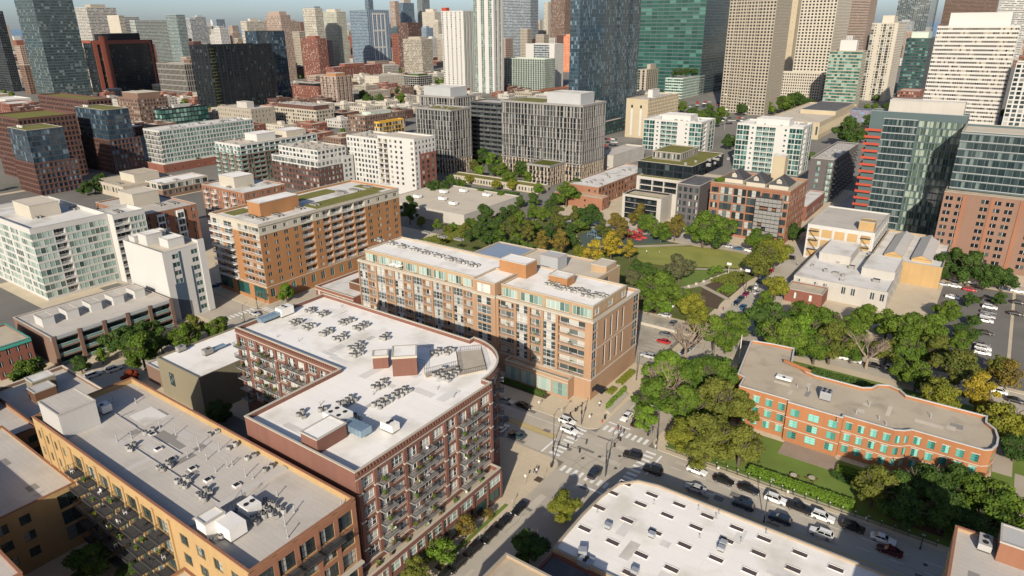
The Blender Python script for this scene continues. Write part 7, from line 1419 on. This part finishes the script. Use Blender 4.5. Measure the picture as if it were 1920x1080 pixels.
# patio tables
for k, (px, py) in enumerate(((1487, 896), (1521, 901))):
    x, y = at(px, py); t = obj('picnic_table', None, None, (x, y, .15), label='round picnic table on the office patio, %s one' % ('left', 'right')[k], cat='table', group='patio tables'); b = MB(); b.cyl(0, 0, .7, .78, .75, n=14); part_l('table_top', b, 'wood_deck', t); b = MB(); b.cyl(0, 0, 0, .7, .12, n=8); part_l('leg', b, 'dark_metal', t)
    for a in range(4): b = MB(); cx, cy = 1.15*math.cos(a*1.57+.4), 1.15*math.sin(a*1.57+.4); b.box(cx-.35, cx+.35, cy-.16, cy+.16, .4, .48); b.box(cx-.05, cx+.05, cy-.05, cy+.05, 0, .4); part_l('bench', b, 'wood_brown', t)
green('patio', [(-30.5, 154.5), (-18, 154.5), (-16.6, 157.5), (-18.5, 160.8), (-30.5, 160.8)], 'patio_paver', .16); green('path', rect(13, 17, 176, 200), 'path_stone', .16); green('path', rect(17.5, 21, 158, 178), 'path_stone', .16)
green('planting_bed', rect(-44, -36, 146, 150), 'soil', .16); green('planting_bed', rect(-4, 6, 143.5, 146), 'soil', .16)
for k, (px, py) in enumerate(((907, 965), (872, 1018), (826, 1064), (1010, 900))): x, y = at(px, py); green('tree_pit', rect(x-.9, x+.9, y-.9, y+.9), 'soil', .12)
green('planting_bed', rect(-74.5, -73.6, 80, 100), 'grass', .16); green('planting_bed', rect(-134, -92, 143.4, 146.4), 'soil', .16)
# umbrellas on the terrace of the tan block
for k, u in enumerate((16, 18.5)):
    p = X.pt(0, u, 1.0, 23.75); t = obj('parasol', None, None, p, label='pale parasol on the top terrace of the tan block, %s one' % ('left', 'right')[k], cat='parasol'); b = MB(); b.cyl(0, 0, 0, 2.3, .04, n=6); part_l('pole', b, 'dark_metal', t); b = MB(); b.cyl(0, 0, 2.0, 2.5, 1.4, .05, n=10); part_l('canopy', b, 'umbrella_white', t)
# ------------------------------------------------------------------ people
def person_mesh(name, step, top):
    V = [(0, 0, .95), (0, 0, 1.2), (0, 0, 1.42), (0, 0, 1.53), (.02, 0, 1.66), (0, .09, .9), (step, .1, .5), (step*.9-.05, .1, .08), (step*.9+.12, .1, .03), (0, -.09, .9), (-step*.8, -.1, .5), (-step*1.3, -.1, .1), (-step*1.3+.15, -.1, .03), (0, .19, 1.4), (-step*.5, .25, 1.13), (-step*.3+.1, .25, .88), (0, -.19, 1.4), (step*.5, -.25, 1.13), (step*.7+.1, -.25, .88)]
    E_ = [(0, 1), (1, 2), (2, 3), (3, 4), (0, 5), (5, 6), (6, 7), (7, 8), (0, 9), (9, 10), (10, 11), (11, 12), (2, 13), (13, 14), (14, 15), (2, 16), (16, 17), (17, 18)]
    rad = [.15, .14, .15, .055, .105, .095, .07, .05, .045, .095, .07, .05, .045, .065, .048, .038, .065, .048, .038]
    me = bpy.data.meshes.new('tmp'); me.from_pydata(V, E_, []); o = bpy.data.objects.new('tmp', me); COL.objects.link(o)
    md = o.modifiers.new('s', 'SKIN')
    for k, v in enumerate(me.skin_vertices[0].data): v.radius = (rad[k], rad[k]); v.use_root = (k == 0)
    s2 = o.modifiers.new('u', 'SUBSURF'); s2.levels = 1
    dg = bpy.context.evaluated_depsgraph_get(); m2 = bpy.data.meshes.new_from_object(o.evaluated_get(dg)); bpy.data.objects.remove(o); m2.name = name
    m2.materials.clear()
    for q in (top, 'cloth_blue', 'skin', 'hair'): m2.materials.append(MATS[q])
    for f in m2.polygons:
        c = f.center; f.material_index = 3 if c.z > 1.68 or (c.z > 1.6 and c.x < -.01) else (2 if c.z > 1.47 or (abs(c.y) > .2 and c.z < 1.02) else (1 if c.z < .95 else 0)); f.use_smooth = True
    return m2
PM = [person_mesh('person', .18, 'cloth_dark'), person_mesh('person', .04, 'cloth_white'), person_mesh('person', .2, 'cloth_red')]
for k, (px, py, m, lab) in enumerate(((1002, 888, 0, 'person in dark top walking on the plaza, left of the pair'), (1006, 889, 1, 'person in pale top walking on the plaza, right of the pair'), (1158, 810, 2, 'person in red top on the zebra crossing'), (1163, 812, 0, 'person in dark top on the zebra crossing'), (1124, 763, 1, 'person in pale top outside the tan block corner'), (1218, 815, 0, 'person in dark top waiting by the corner garden lamp'), (1223, 813, 0, 'person in dark top waiting behind another by the corner garden lamp'), (1258, 655, 0, 'person in dark top on the pavement by the small car park'), (1380, 655, 0, 'person in dark top on the pavement left of the green windowed office'), (1212, 476, 1, 'person in pale top on the sports field, left one'), (1236, 477, 1, 'person in pale top on the sports field, right one'), (1356, 583, 2, 'person in red top on the park pavement'), (1495, 498, 1, 'person in pale top near the white framed warehouse'))):
    x, y = at(px, py); obj('person', PM[m], None, (x, y, .13 if px not in (1158, 1163) else .01), (k*1.3) % 6.28, lab, 'person')

# sign posts along the kerbs
sg = [(1228, 851), (1345, 893), (1475, 938), (1620, 988), (1010, 768), (1052, 783), (1018, 905), (960, 955), (985, 700+208), (1268, 672), (1330, 628), (1373, 580), (1405, 545), (1105, 700+95), (900, 1018), (455, 608), (250, 672)]
for k, (px, py) in enumerate(sorted(sg)):
    x, y = at(px, py); t = obj('sign_post', None, None, (x, y, .13), (k*.8) % 3, 'thin kerbside sign post, %s from the left' % ORD[k], 'sign', 'kerbside sign posts'); b = MB(); b.cyl(0, 0, 0, 2.6, .035, n=6); part_l('post', b, 'pipe_grey', t); b = MB(); b.box(-.2, .2, -.05, -.035, 1.95, 2.55); part_l('sign_plate', b, 'unit_white', t)
# ------------------------------------------------------------------ thin city haze
m_ = bpy.data.materials.new('haze'); m_.use_nodes = True; n_ = m_.node_tree; n_.nodes.remove(n_.nodes['Principled BSDF'])
v_ = n_.nodes.new('ShaderNodeVolumePrincipled'); v_.inputs['Color'].default_value = (.90, .94, .98, 1); v_.inputs['Density'].default_value = .000005; v_.inputs['Anisotropy'].default_value = .2
n_.links.new(v_.outputs[0], n_.nodes['Material Output'].inputs['Volume']); MATS['haze'] = m_
b = MB(); b.box(-61000, 21000, -3200, 61000, -1.2, 300); o = obj('haze', b.mesh('haze', ['haze']), label='thin pale city haze filling the air', cat='haze', kind='stuff')
